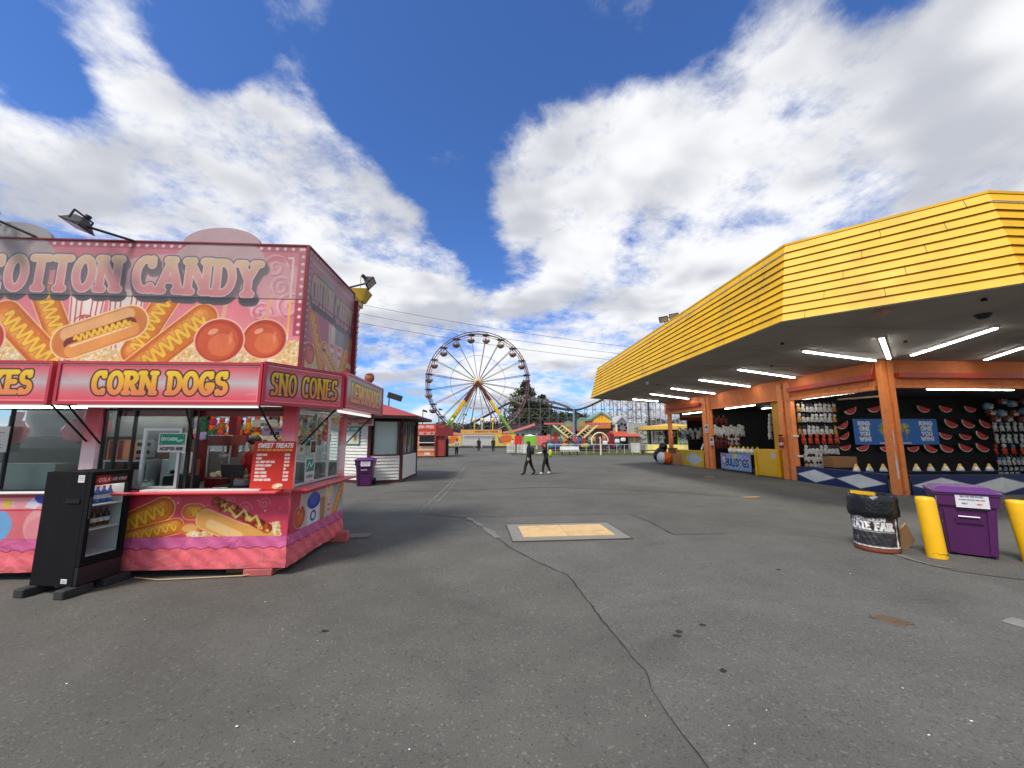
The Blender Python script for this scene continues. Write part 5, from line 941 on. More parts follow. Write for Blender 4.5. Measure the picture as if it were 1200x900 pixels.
def tube_light(a, c, z, par=arc_, lit=CANOPYTUBE, name='tube_light'):
    a = Vector((a[0], a[1], z)); c = Vector((c[0], c[1], z)); d = (c - a)
    f = MB(); f.bar(a + Vector((0, 0, .035)), c + Vector((0, 0, .035)), .11, .05); o = f.build(name, WHITE, par)
    for t0, t1 in ((.01, .485), (.515, .99)): g_ = MB(); s = Vector((-d.y, d.x, 0)).normalized() * .028; [g_.tube(a + d * t0 + s * k, a + d * t1 + s * k, .017, n=8) for k in (-1, 1)]; g_.build('tube', lit, o)
for a, c in (((9.12, 10.54), (12.6, 11.75)), ((9.14, 13.58), (12.75, 15.33)), ((9.09, 16.16), (12.77, 18.18)), ((9.22, 19.1), (12.8, 21.24)), ((9.2, 21.63), (12.81, 24.21)), ((9.3, 24.7), (11.6, 26.1)), ((9.9, 9.0), (12.7, 11.4)), ((12.9, 10.9), (11.62, 7.98)), ((16.02, 11.41), (14.87, 9.72)), ((19.5, 11.4), (18.5, 9.7))):
    tube_light(a, c, ZS - .06)
for a, c in (((13.45, 15.9), (13.4, 13.1)), ((15.0, 12.35), (18.2, 12.35)), ((19, 12.3), (22, 12.3)), ((13.45, 21.4), (13.45, 18.9)), ((15.5, 21.2), (15.9, 18.5)), ((13.6, 26.6), (13.6, 24.2))): tube_light(a, c, ZO - .05, lit=TUBE)
tube_light((15.3, 16.1), (15.9, 14.6), ZO - .05, lit=hexm('amber_tube', 236, 180, 60), name='amber_tube_light')
b = MB(); b.box(7.8, 8.0, 6.97, 7.17, ZS - .06, ZS - .002); b.tube((7.9, 7.07, ZS - .06), (7.9, 7.07, ZS - .09), .04); b.build('junction_box', hexm('jbox', 206, 150, 130), arc_)
for x, y in ((9.1, 6.35), (7.9, 9.8), (11.0, 9.4), (10, 13), (8, 18)): b = MB(); b.tube((x, y, ZS), (x, y, ZS - .05), .03, .05, 10); b.build('sprinkler', DARK, arc_)
b = MB(); b.lathe([(.001, -.09), (.07, -.09), (.13, -.03), (.14, 0)], (10.27, 7.23, ZS), 14); b.build('ceiling_sensor', DARK, arc_)
b = MB(); b.tube((6.85, 16.4, ZS), (6.85, 16.4, ZS - .1), .015); b.ell((6.85, 16.4, ZS - .17), (.06, .06, .08), n=8, mi=1); b.build('bare_bulb', [DARK, WHITE], arc_)
flood(arc_, (7.2, 14.9, 6.1), (7.05, 14.9, 6.62), (-.5, -.6, -.5), .9); flood(arc_, (7.35, 14.4, 6.1), (7.2, 14.3, 6.55), (-.5, -.6, -.5), .9)
# counters
def diamonds(w, h, n, bgc, fg, res=.02, x0=0.):
    A_ = Art(0, w, 0, h, res, bgc); dw = (w - x0) / n
    for i in range(n): c = x0 + dw * (i + .5); A_.poly([(c - dw * .49, h / 2), (c, .04), (c + dw * .49, h / 2), (c, h - .06)], fg)
    A_.speck(2); return A_
T = thing('ring_toss_counter', 'navy counter with white diamonds around the corner stall', 'game counter', (13.2, 12.2, 0))
diamonds(3.75, .6, 2, (24, 38, 96), (250, 248, 240)).mesh('side_front', (WX - .06, 15.97, 0), Vector((0, -1, 0)), UZ, T, ART, NAVY, .05)
diamonds(6.2, .6, 3, (24, 38, 96), (250, 248, 240)).mesh('main_front', (WX + .36, WY - .08, 0), UX, UZ, T, ART, NAVY, .05)
b = MB(); b.box(WX - .005, WX + .4, 12.22, 15.95, .57, .6); b.box(WX + .41, 19.55, WY - .025, WY + .35, .57, .6); b.build('counter_top', NAVY, T)
T = thing('stall_counter', 'yellow counter with pale diamonds at the farthest open stall', 'game counter', (12.8, 25, 0))
diamonds(4.6, .95, 2, (236, 190, 40), (196, 206, 206), .025).mesh('front', (WX - .1, 27.7, 0), Vector((0, -1, 0)), UZ, T, ART, MATS['bollard_yellow'], .06)
b = MB(); b.box(WX - .16, WX + .3, 23.08, 27.75, .95, 1.0); b.build('counter_top', MATS['bollard_yellow'], T)
# bulldogs banner
A_ = Art(0, 2.5, 0, .84, .012, (140, 170, 214))
for i in range(70): A_.line([(random.uniform(0, 2.5), random.uniform(0, .84)) for _ in (0,)] + [(random.uniform(0, 2.5), random.uniform(0, .84))], random.uniform(.01, .03), random.choice([(190, 210, 236), (110, 150, 210), (214, 226, 240)]), .35)
A_.ell(.33, .5, .26, .32, 15, (216, 60, 50)); A_.ell(.3, .5, .16, .2, 15, (190, 214, 236)); A_.poly([(1.1, .84), (1.22, .45), (1.5, .84)], (250, 214, 40)); A_.ell(2.25, .55, .14, .22, 0, (226, 110, 190)); A_.ell(1.9, .3, .2, .14, 0, (120, 200, 220), .7)
A_.text('BULL', .42, .2, .36, .045, [(.03, (180, 220, 245)), (0, (24, 34, 110))], width=.88, slant=.1, sp=.1); A_.text('GS', 1.86, .2, .36, .045, [(.03, (180, 220, 245)), (0, (24, 34, 110))], width=.46, slant=.1, sp=.1); A_.text('D', 1.3, .2, .36, .045, [(.03, (180, 220, 245)), (0, (24, 34, 110))], width=.22)
A_.ell(1.68, .4, .17, .18, 0, (70, 76, 90)); A_.ell(1.68, .36, .12, .1, 0, (214, 216, 220)); A_.ell(1.62, .46, .03, .03, 0, (240, 240, 240)); A_.ell(1.74, .46, .03, .03, 0, (240, 240, 240)); A_.ell(1.68, .38, .04, .03, 0, (20, 20, 24))
T = A_.mesh('stall_banner', (WX - .12, 21.25, .12), Vector((0, -1, 0)), UZ, None, VINYL, WHITE, .01); tag(T, 'painted vinyl banner reading bulldogs in blue letters', 'banner')
T = thing('stall_table', 'dark table carrying the bulldogs banner', 'table', (13.3, 20, 0)); b = MB(); b.box(WX - .1, WX + .7, 18.7, 21.3, .9, .94); b.build('table_top', BLACK, T)
for x in (WX - .05, WX + .6):
    for y in (18.8, 21.2): b = MB(); b.tube((x, y, 0), (x, y, .9), .03); b.build('leg', BLACK, T)
T = thing('yellow_cabinet', 'bright yellow storage cabinet beside the bulldogs banner', 'cabinet', (12.95, 17.6, 0)); b = MB(); b.box(WX - .1, WX + .5, 16.85, 18.3, .03, 1.26); b.build('body', MATS['bollard_yellow'], T)
b = MB(); b.box(WX - .13, WX - .102, 16.95, 18.02, .1, 1.2); b.build('door', MATS['bollard_yellow'], T); b = MB(); b.box(WX - .136, WX - .131, 17.0, 17.3, .88, 1.12); b.build('label_sheet', LGREY, T); b = MB(); b.box(WX - .16, WX - .05, 18.31, 18.4, 0, 1.2); b.build('end_post', MATS['bollard_yellow'], T)
T = thing('fire_extinguisher', 'red fire extinguisher hung on the orange post above the cabinet', 'fire extinguisher', (12.86, 16.58, 1.5)); b = MB(); b.lathe([(.001, 0), (.08, 0), (.085, .03), (.085, .4), (.05, .48), (.02, .5), (.02, .55)], (12.86, 16.58, 1.35), 14); b.build('cylinder', hexm('ext_red', 170, 24, 20, rough=.3), T); b = MB(); b.lathe([(.087, .12), (.087, .24)], (12.86, 16.58, 1.35), 14); b.build('label_band', WHITE, T); b = MB(); b.box(12.82, 12.9, 16.5, 16.66, 1.88, 1.94); b.path([(12.86, 16.6, 1.88), (12.77, 16.56, 1.8), (12.77, 16.55, 1.5)], .012); b.build('valve', BLACK, T)
for i, (y, z) in enumerate(((22.8, 2.1), (22.35, 1.35))):
    A_ = Art(0, .36, 0, .5, .03, (226, 226, 226)); A_.rect(.06, .25, .3, .42, (90, 90, 100)); A_.line([(.06, .1), (.3, .1)], .02, (120, 120, 120)); q = A_.mesh('rules_notice', (WX - .04, y, z), Vector((0, -1, 0)), UZ, None, PAPER, PAPERW, .008); tag(q, ['upper white rules notice on the orange post', 'lower white rules notice on the orange post'][i], 'notice')
# watermelon cushions
WR, WW, WF = hexm('melon_rind', 30, 50, 22), hexm('melon_white', 226, 226, 206), hexm('melon_red', 206, 62, 62, rough=.8)
wm_px = [('upper row', [(996.9, 482.6, .66, -20), (1024.4, 480.5, .66, -14), (1080.9, 480.5, .66, 18), (1107, 480.5, .66, 14), (1136, 480.5, .62, 12)]), ('second row', [(988.4, 499.5, .6, -30), (1113, 497.8, .7, 24), (1133, 498.3, .7, 24), (1154, 498.3, .7, 22)]),
         ('third row', [(990, 512, .55, -30), (1107, 512, .66, 14), (1130.3, 512.9, .62, 10), (1149.3, 511.6, .66, 28)]), ('bottom row', [(990.5, 525.5, .56, -10), (1011.4, 525.8, .66, -16), (1038.8, 526.2, .66, -10), (1070, 526.8, .6, -6), (1088.9, 526.8, .7, 26), (1108, 527, .7, 20), (1130, 526.2, .7, 20), (1150, 526.2, .7, 24)])]
gm = 'watermelon slice cushions on the black stall wall'
for row, ls in wm_px:
    for i, (x, y, w, a) in enumerate(ls):
        p = PY(x, y, 16.15); T = thing('watermelon_cushion', 'watermelon slice cushion, %s from the left in the %s of slices' % (ORD[i], row), 'cushion', p, 0, gm); Rm = Matrix.Rotation(R(a), 3, 'Y')
        def half(r0, y0, y1, mi, kz=.78):
            P = [(r0 * math.cos(R(t)), r0 * kz * math.sin(R(t))) for t in range(180, 361, 15)]; b = MB(); b.prism([p + Rm @ Vector((x_, y0, z_ + w * .2)) for x_, z_ in P], [p + Rm @ Vector((x_ * .96, y1, z_ * .96 + w * .2)) for x_, z_ in P]); return b
        half(w * .5, .1, -.02, 0).build('rind', WR, T); half(w * .47, .0, -.035, 0).build('pith', WW, T); half(w * .41, -.0, -.05, 0).build('flesh', WF, T)
# hanging prizes
HW, HR, HB, HG = hexm('prize_white', 206, 204, 200, rough=.5, bump=.4), hexm('prize_orange', 196, 70, 34, rough=.5), hexm('prize_blue', 110, 150, 180, rough=.5), hexm('prize_gold', 196, 150, 60, rough=.5)
def prize(p, m1, m2, label, grp, s=1.):
    b = MB(); h = random.uniform(.9, 1.1) * s; w = random.uniform(.9, 1.1) * s; b.ell((0, 0, .0), (.085 * w, .06, .11 * h), n=7); b.ell((random.uniform(-.02, .02), -.02, .15 * h), (.07 * w, .06, .075 * h), n=7, mi=1); b.tube((0, .02, .2 * h), (0, .05, .3), .006, n=4, mi=1)
    for sx in (-1, 1): b.ell((sx * .05 * w, -.02, -.11 * h), (.035, .04, .05), n=5)
    at_origin(b, 'hanging_prize', [m1, m2], p, label, 'prize', grp, random.uniform(-.4, .4))
rows = [('top row', 479, 935.5, 977, 9, HW), ('second row', 490.7, 936.5, 977.5, 9, HW), ('third row', 505, 937.5, 979, 9, HW), ('orange row', 515.6, 941.8, 980.5, 6, HR), ('fifth row', 528, 944.5, 981, 9, HW), ('sixth row', 537.4, 944.5, 969.5, 7, HW), ('lowest row', 545.5, 945.5, 970, 6, HW)]
for rn, y, x0, x1, n, m in rows:
    for i in range(n):
        p = PY(x0 + (x1 - x0) * i / (n - 1), y, 16.0); m1 = HG if (i in (0, n - 1) and m is HW and random.random() < .7) else m
        prize(p, m1, random.choice([m1, HW, hexm('prize_dark', 60, 50, 50)]) if m is HW else m, '%s prize hung %s from the left in the %s left of the watermelons' % ('orange' if m is HR else 'small white', ORD[i], rn), 'prizes left of the watermelon cushions', 1.0 if m is HW else 1.15)
rows = [('grey row', 501, 1166, 1212, 7, HW, 1.2), ('fifth row', 515, 1168, 1212, 7, HW, 1.1), ('orange row', 527.5, 1167, 1208, 5, HR, 1.2), ('lower row', 541, 1171, 1210, 8, HW, .9), ('lowest row', 552, 1172, 1210, 7, HW, .8)]
for rn, y, x0, x1, n, m, s_ in rows:
    for i in range(n): prize(PY(x0 + (x1 - x0) * i / (n - 1), y, 16.0), m, random.choice([m, HW, HB]), '%s prize hung %s from the left in the %s right of the watermelons' % ('orange' if m is HR else 'small pale', ORD[i], rn), 'prizes right of the watermelon cushions', s_)
HBR = hexm('prize_brown', 110, 56, 40)
for i, (x, y, m) in enumerate([(1157, 476, HB), (1173, 470, HBR), (1185, 473, HB), (1198, 470, HBR), (1173, 484, HB), (1160, 483, HBR), (1187, 484, HBR), (1200, 482, HB), (1180, 490.5, HBR), (1166, 491, HBR), (1198, 491, HBR)]):
    p = PY(x, y, 15.9); b = MB(); b.ell((0, 0, 0), (.2, .15, .17), n=9); b.ell((0, -.1, -.06), (.12, .08, .08), n=7, mi=1); b.ell((-.09, -.13, .05), (.025, .02, .03), n=5, mi=1); b.ell((.09, -.13, .05), (.025, .02, .03), n=5, mi=1)
    at_origin(b, 'round_plush', [m, HW], p, '%s round plush head, %s counted in the cluster right of the watermelons' % ('blue' if m is HB else 'brown', ORD[i]), 'plush toy', 'round plush heads at the right')
# ring one you win signs
def ring_sign(x0, x1, flip, label):
    a = PY(x0, 521, 16.05); c = PY(x1, 491, 16.05); w = c.x - a.x; h = c.z - a.z; A_ = Art(0, w, 0, h, .012, (20, 116, 206)); tx = .72 * w if flip else .3 * w; px_ = .2 * w if flip else .8 * w
    for k, t in enumerate(('RING', 'ONE', 'YOU', 'WIN!')): A_.text(t, tx, h - .27 - k * .225, .15, .03, [(0, (240, 244, 244))], center=True, width=[.44, .36, .36, .42][k] * w / 1.35)
    for k in range(16): an = R(k * 24); A_.line([(px_, h * .62), (px_ + .2 * math.cos(an), h * .62 + .24 * math.sin(an))], .02, random.choice([(180, 190, 60), (90, 150, 60), (226, 206, 90)]))
    A_.line([(px_, h * .62), (px_ + .03, h * .2)], .02, (196, 170, 70)); A_.rect(px_ - .2, .03, px_ + .2, .1, (214, 220, 214))
    tag(A_.mesh('game_sign', a, UX, UZ, None, ART, NAVY, .02), label, 'sign')
ring_sign(1002.5, 1041, False, 'blue sign reading ring one you win left of the corner post'); ring_sign(1054, 1097, True, 'blue sign reading ring one you win right of the corner post')
# white and yellow cones on the rack
T = thing('cone_rack', 'low dark rack holding the small cones in the corner stall', 'rack', (15, 13.2, 0)); b = MB(); b.box(13.6, 19.4, 13.1, 13.35, .58, .62); b.build('board', BLKW, T)
for x in (13.7, 16.5, 19.3): b = MB(); b.box(x, x + .06, 13.15, 13.3, 0, .58); b.build('leg', BLKW, T)
CN = hexm('cone_white', 230, 228, 220)
for i, x in enumerate([1004.4, 1019.6, 1036, 1075, 1091.5, 1109, 1126.3, 1144.5, 1160.5]):
    p = PY(x, 555, 13.22); b = MB(); b.lathe([(.001, 0), (.11, 0), (.1, .06), (.06, .16)], (0, 0, 0), 12); b.lathe([(.06, .16), (.025, .26), (.001, .26)], (0, 0, 0), 12, mi=1); at_origin(b, 'target_cone', [CN, MATS['bollard_yellow']], (p.x, 13.22, .621), 'white and yellow target cone, %s from the left on the stall rack' % ORD[i], 'cone', 'target cones on the stall rack')
p = PY(985, 548, 15.2); crate('wooden_box', (p.x, 15.2, .62), (1.0, .5, .42), hexm('box_wood', 150, 108, 62), 'brown wooden box under the prizes in the corner stall', 'box')
b = MB(); b.box(p.x - .5, p.x + .5, 14.95, 15.45, .5, .618); b.box(p.x - .45, p.x - .4, 15, 15.4, 0, .5); b.box(p.x + .4, p.x + .45, 15, 15.4, 0, .5); tag(b.build('box_stand', BLKW), 'black stand under the wooden box', 'stand')
for i, (x, y) in enumerate(((932.6, 511), (938, 534.6))):
    p = PY(x, y, 15.95); at_origin(MB().bbox((0, 0, 0), (.26, .03, .08), 0, .006), 'row_tag', PAPERW, p, ['upper', 'lower'][i] + ' small white tag left of the hanging prizes', 'tag')
# bay 2 prizes
for i in range(11):
    prize(PY(838 + i * 3.2, 505 + (i % 3) * 1.6, 22.3), HW, HW, 'white toy hung %s from the left in the bulldogs stall top row' % ORD[i], 'white toys in the bulldogs stall', 1.7)
for i in range(5): prize(PY(855 + i * 2.6, 518 + (i % 2), 22.3), HW, HW, 'white toy hung %s from the left in the bulldogs stall second row' % ORD[i], 'white toys in the bulldogs stall', 1.4)
for i in range(14): prize(PY(835 + (i % 7) * 5, 517 + (i // 7) * 5, 22.3), hexm('prize_darkred', 90, 18, 20), HBR, 'dark red toy, %s of those hung low in the bulldogs stall' % ORD[i], 'dark red toys in the bulldogs stall', 1.5)
for i in range(6): prize(PY(836 + i * 3, 492 + (i % 2) * 3, 22.3), MATS['prize_darkred'], HBR, 'dark red toy, %s from the left high in the bulldogs stall' % ORD[i], 'dark red toys high in the bulldogs stall', 1.2)
ct = [hexm('bk_yellow', 216, 180, 60), hexm('bk_green', 150, 170, 70), hexm('bk_orange', 220, 150, 60)]
for i in range(7):
    b = MB(); b.lathe([(.001, 0), (.1, 0), (.14, .26), (.13, .26), (.09, .02)], (0, 0, 0), 12); b.lathe([(.13, .2), (.06, .34), (.001, .42)], (0, 0, 0), 8, mi=1); at_origin(b, 'prize_cup', [CN, ct[i % 3]], (WX + .35, 18.85 + i * .36, .941), 'white cup with coloured top, %s from the right on the bulldogs table' % ORD[i], 'cup', 'prize cups on the bulldogs table')
for i in range(3): prize(PX(902.5, 492 + i * 9, WX + .45), HW, HW, ['upper', 'middle', 'lower'][i] + ' white toy hung at the ochre side wall', 'toys on the ochre wall', 1.3)
# bay 1
vend = person((13.5, 23.7, 0), R(120), 'vendor in a white shirt behind the yellow diamond counter', WHITE, GREY, BLACK, HAIRB, 1.7, armL=((-.2, .2, 1.15), (-.1, .38, 1.05)), armR=((.2, .2, 1.15), (.1, .38, 1.05)))
for i in range(9):
    prize(PY(797 + i * 3, 508 + (i % 2) * 3, 27.9), random.choice([HBR, HW, HB]), HW, 'toy hung %s from the left in the farthest stall' % ORD[i], 'toys in the farthest stall', 1.9)
A_ = Art(0, 3.2, 0, .5, .04, (190, 60, 40)); A_.rect(.1, .25, 3.1, .45, (206, 196, 160)); q = PY(797, 493, 27.9); tag(A_.mesh('stall_sign', (q.x, 27.9, q.z), UX, UZ, None, ART, REDB, .04), 'long red and cream sign inside the farthest stall', 'sign')
# beach ball and box at the far end of the arcade
T = thing('inflatable_ball', 'large orange and white inflatable ball beside the cardboard box', 'ball', (12.0, 26.2, 0)); b = MB(); b.ell((12.0, 26.2, .42), (.46, .46, .42), n=16); b.build('orange_ball', hexm('ball_orange', 226, 100, 30, rough=.4), T); b = MB(); b.ell((11.7, 26.23, .43), (.28, .42, .4), n=14); b.build('white_panel', WHITE, T)
crate('cardboard_box', (12.65, 26.0, 0), (.75, .6, .72), CARD, 'tall brown cardboard box by the yellow diamond counter', 'cardboard box', .1)
T = thing('black_sack', 'black rubbish sack behind the orange ball', 'sack', (12.1, 27.2, 0)); b = MB(); b.ell((12.1, 27.2, .55), (.55, .4, .55), n=12); b.ell((12.3, 27.2, 1.15), (.3, .25, .3), n=9); b.jit(.03); b.build('sack_body', MATS['bag_black'], T)
crate('small_carton', (12.75, 26.7, .721 if False else 0), (.5, .4, 1.1), hexm('carton_dark', 120, 84, 56), 'taller darker carton behind the cardboard box', 'cardboard box')
# ================================================================== MIDDLE AND FAR GROUND
CLAP = hexm('clapboard', 214, 212, 204, rough=.6, grime=.1); MAR = hexm('maroon', 74, 26, 30, rough=.5); RROOF = hexm('red_roof', 160, 60, 60, rough=.6, var=.15, scale=12)
K = [(-7.6, 18.2), (-6.9, 17.0), (-5.6, 16.15), (-4.85, 16.0), (-3.68, 16.39), (-3.62, 19.0), (-4.8, 20.2), (-7.2, 20.2)]
kio = thing('ticket_kiosk', 'white clapboard kiosk with maroon posts and a red roof', 'kiosk', (-5.5, 18, 0))
faces = [(K[1], (-4.85, 15.9)), ((-4.85, 15.9), (-3.68, 16.39)), ((-3.68, 16.39), (-3.62, 19.2)), ((-3.62, 19.2), (-7.2, 19.6)), ((-7.2, 19.6), K[1])]
KZ = 2.55
for fi, (a, c) in enumerate(faces):
    a = Vector((*a, 0)); c = Vector((*c, 0)); u = (c - a).normalized(); n_ = Vector((u.y, -u.x, 0)); w = (c - a).length; b = MB(); zt = 1.05 if fi in (1, 2) else 2.5
    k = 0
    while .1 + k * .13 < zt:   # lapped boards
        z0 = .1 + k * .13; z1 = min(z0 + .13, zt + .03); P = lambda s, d, z: a + u * s + n_ * d + Vector((0, 0, z))
        b.prism([P(0, .04, z0), P(w, .04, z0), P(w, -.03, z0), P(0, -.03, z0)], [P(0, .004, z1), P(w, .004, z1), P(w, -.03, z1), P(0, -.03, z1)]); k += 1
    b.build('clapboard_wall', CLAP, kio)
    b = MB(); b.bar(a + Vector((0, 0, .06)) + n_ * .02, c + Vector((0, 0, .06)) + n_ * .02, .05, .12); b.build('base_board', MAR, kio)
for q in (K[1], (-4.85, 15.9), (-3.68, 16.39), (-3.62, 19.2), (-7.2, 19.6)):
    b = MB(); b.box(q[0] - .06, q[0] + .06, q[1] - .06, q[1] + .06, 0, KZ); b.build('post', MAR, kio)
window((-4.72, 15.92, 0), Vector((1.04, .435, 0)).normalized(), Vector((.386, -.922, 0)), 1.0, 1.08, 2.5, (), kio, MAR, .05)
for i in range(3): window((-3.655, 16.5 + i * .9, 0), (0.02, 1, 0), (1, 0, 0), .8, 1.1, 2.45, (), kio, MAR, .06)
b = MB(); b.obox((-4.28, 16.22, 1.8), (1.0, .03, 1.35), Matrix.Rotation(R(22), 3, 'Z')); b.build('blind', hexm('blind_c', 214, 216, 210), kio)
for i in range(3): b = MB(); b.box(-3.78, -3.76, 16.58 + i * .9, 17.1 + i * .9, 1.1, 2.4); b.build('blind', MATS['blind_c'], kio)
b = MB(); b.box(-6.3, -4.1, 17.4, 19.2, 1.1, 1.15); b.build('inner_counter', GREY, kio)
ctr = Vector((-5.3, 18, 3.35)); RP = [(-7.6, 17.0), (-5.0, 15.0), (-3.0, 15.9), (-2.95, 19.6), (-4.5, 20.6), (-7.6, 20.2)]
b = MB(); n_ = len(RP); vs = [(x, y, KZ + .02) for x, y in RP] + [(x, y, KZ + .14) for x, y in RP] + [tuple(ctr + Vector((-.6, 0, 0))), tuple(ctr + Vector((.3, 0, 0)))]
fs = [(i, (i + 1) % n_, (i + 1) % n_ + n_, i + n_) for i in range(n_)] + [(n_ + 0, n_ + 1, 12), (n_ + 1, n_ + 2, 13, 12), (n_ + 2, n_ + 3, 13), (n_ + 3, n_ + 4, 13), (n_ + 4, n_ + 5, 12, 13), (n_ + 5, n_ + 0, 12), tuple(range(n_ - 1, -1, -1))]
b.add(vs, fs); b.m = [1] * n_ + [0] * 6 + [1]; b.build('roof', [RROOF, hexm('eave_dark', 60, 26, 24)], kio)
u = (Vector((-4.85, 15.9, 0)) - Vector((*K[1], 0))).normalized(); n_ = Vector((u.y, -u.x, 0))
A_ = Art(0, 2.2, 0, .3, .02, (206, 196, 180)); A_.rect(.25, .05, 2.1, .26, (196, 70, 44)); A_.text('FRESHLY MADE', 1.15, .155, .07, .012, [(0, (240, 226, 214))], center=True, width=1.3); A_.text('LEMONADE', 1.15, .07, .055, .01, [(0, (240, 226, 214))], center=True)
a = Vector((-4.85, 15.9, 0)) - u * 1.95 + n_ * .08; o = A_.mesh('menu_sign', a + Vector((0, 0, 2.28)), u, UZ, kio, ART, MAR, .03)
A_ = Art(0, 1.25, 0, .75, .02, (206, 216, 204)); A_.rect(0, .56, 1.25, .75, (30, 104, 88)); A_.rect(0, 0, 1.25, .05, (30, 104, 88)); A_.rect(1.19, 0, 1.25, .75, (30, 104, 88)); A_.text('OF THE LINE!', .6, .61, .09, .015, [(0, (226, 240, 236))], center=True, width=1.0); A_.ell(.98, .3, .1, .17, 0, (226, 170, 40)); A_.ell(.98, .3, .05, .1, 0, (160, 96, 30)); A_.ell(.12, .4, .05, .05, 0, (150, 160, 160)); A_.ell(.12, .2, .05, .05, 0, (150, 160, 160))
A_.mesh('line_sign', Vector((-4.85, 15.9, 0)) - u * 1.72 + n_ * .05 + Vector((0, 0, 1.5)), u, UZ, kio, ART, MAR, .03)
# figure and lamp above the kiosk
def X3(x, y, Y_): return PY(x, y, Y_)
def lamp_post(px, ytop, Y_, lb, heads=1, m=DARK, r=.09, gnd=0):
    p = X3(px, ytop, Y_); T = thing('lamp_post', lb, 'lamp post', (p.x, p.y, 0), 0, 'tall lamp posts around the fairground'); b = MB(); b.tube((p.x, p.y, 0), p, r * 1.3, r * .7, 8); b.build('pole', m, T)
    b = MB()
    for k in range(heads): b.obox(p + Vector(((k - (heads - 1) / 2) * .9 + (.35 if heads == 1 else 0), 0, .05)), (.8, .5, .35), Matrix.Rotation(.3, 3, 'Y'))
    b.build('lamp_head', m, T)
lamp_post(456, 466, 24, 'floodlight pole standing behind the white kiosk', r=.05)
lamp_post(495.6, 482, 70, 'slim dark lamp post left of the ferris wheel'); lamp_post(514.5, 480, 95, 'dark lamp post at the left foot of the ferris wheel', r=.12)
lamp_post(543, 486, 80, 'yellow and grey lamp post between the wheel legs', m=hexm('lamp_y', 190, 150, 60)); lamp_post(759.5, 466, 50, 'tall dark lamp post before the stall with the yellow roof', r=.13)
b = MB(); b.ell((0, 0, 0), (.28, .2, .3), n=9); b.lathe([(.16, -.6), (.12, 0), (.22, .2)], (0, 0, 0), 10); p = PY(433, 443, 22); b.box(-.04, .04, -.04, .04, -p.z, -.6); at_origin(b, 'figure_sign', hexm('figure_brown', 150, 90, 60), p, 'brown rounded figure on a pole above the side light box', 'figure')
# orange food stand
def stand(x0, x1, Yd, h, lb):
    T = thing('food_stand', lb, 'food stand', (x0, Yd, 0)); w = x1 - x0; A_ = Art(0, w, 0, h, .03, (206, 110, 60))
    A_.rect(0, 2.25, w, h, (206, 70, 40)); A_.text('FRESH FRIES', w / 2, 2.6, .22, .04, [(.02, (120, 30, 20)), (0, (246, 200, 190))], center=True, width=w * .8); A_.rect(0, 1.95, w, 2.25, (230, 150, 140)); 
    for i in range(3): A_.ell(.5 + i * w / 3.4, 2.1, .12, .08, 0, (150, 40, 30))
    A_.rect(0, .3, w * .28, 1.85, (226, 130, 60)); [A_.line([(0, .9 + i * .22), (w * .26, 1.1 + i * .22)], .04, (240, 214, 190)) for i in range(4)]
    A_.rect(0, .0, w, .3, (214, 150, 110)); A_.rect(0, .55, w, .62, (246, 236, 226)); A_.rect(w * .3, .62, w, .95, (222, 176, 140)); A_.text('FRIES', w * .65, .15, .16, .03, [(0, (240, 226, 214))], center=True); A_.rect(0, 1.85, w, 1.95, (60, 30, 26)); A_.mesh('front', (x0, Yd, .1), UX, UZ, T, ART, REDP, .1)
    b = MB(); b.box(x0 + w * .3, x1 - .15, Yd - .03, Yd - .002, 1.4, 1.98); b.box(x0 + w * .3, x1 - .2, Yd - .03, Yd - .002, 1.05, 1.3); b.build('serving_window', BLACK, T)
    b = MB(); b.box(x0 + w * .28, x1 - .1, Yd - .3, Yd - .04, 1.32, 1.38); b.build('counter', WHITE, T)
    b = MB(); b.box(x0, x1 + .8, Yd + .12, Yd + 3.2, .1, h); b.build('body', hexm('stand_red', 150, 50, 46), T); b = MB(); b.box(x1 + .02, x1 + 1.6, Yd - .1, Yd + .05, 1.95, 2.7); b.build('awning_flap', hexm('flap_red', 120, 30, 34), T)
    b = MB(); b.box(x1 - .1, x1 + .02, Yd - .1, Yd - .02, 0, 2.3); b.build('corner_post', hexm('post_brown', 120, 50, 40), T)
p0 = G(484, 536); stand(p0.x - .1, -5.1, 36.6, 3.0, 'orange and red food stand with a pale serving counter')
p = G(519, 535); T = thing('black_locker', 'tall black equipment box right of the orange food stand', 'box', (p.x, p.y, 0)); b = MB(); b.bbox((p.x, p.y + .4, .85), (.9, .8, 1.7), 0, .02); b.build('box_body', BLACK, T); b = MB(); b.bbox((p.x, p.y + .4, 2.0), (.5, .5, .5), 0, .05); b.build('top_unit', hexm('blue_unit', 120, 150, 180), T)
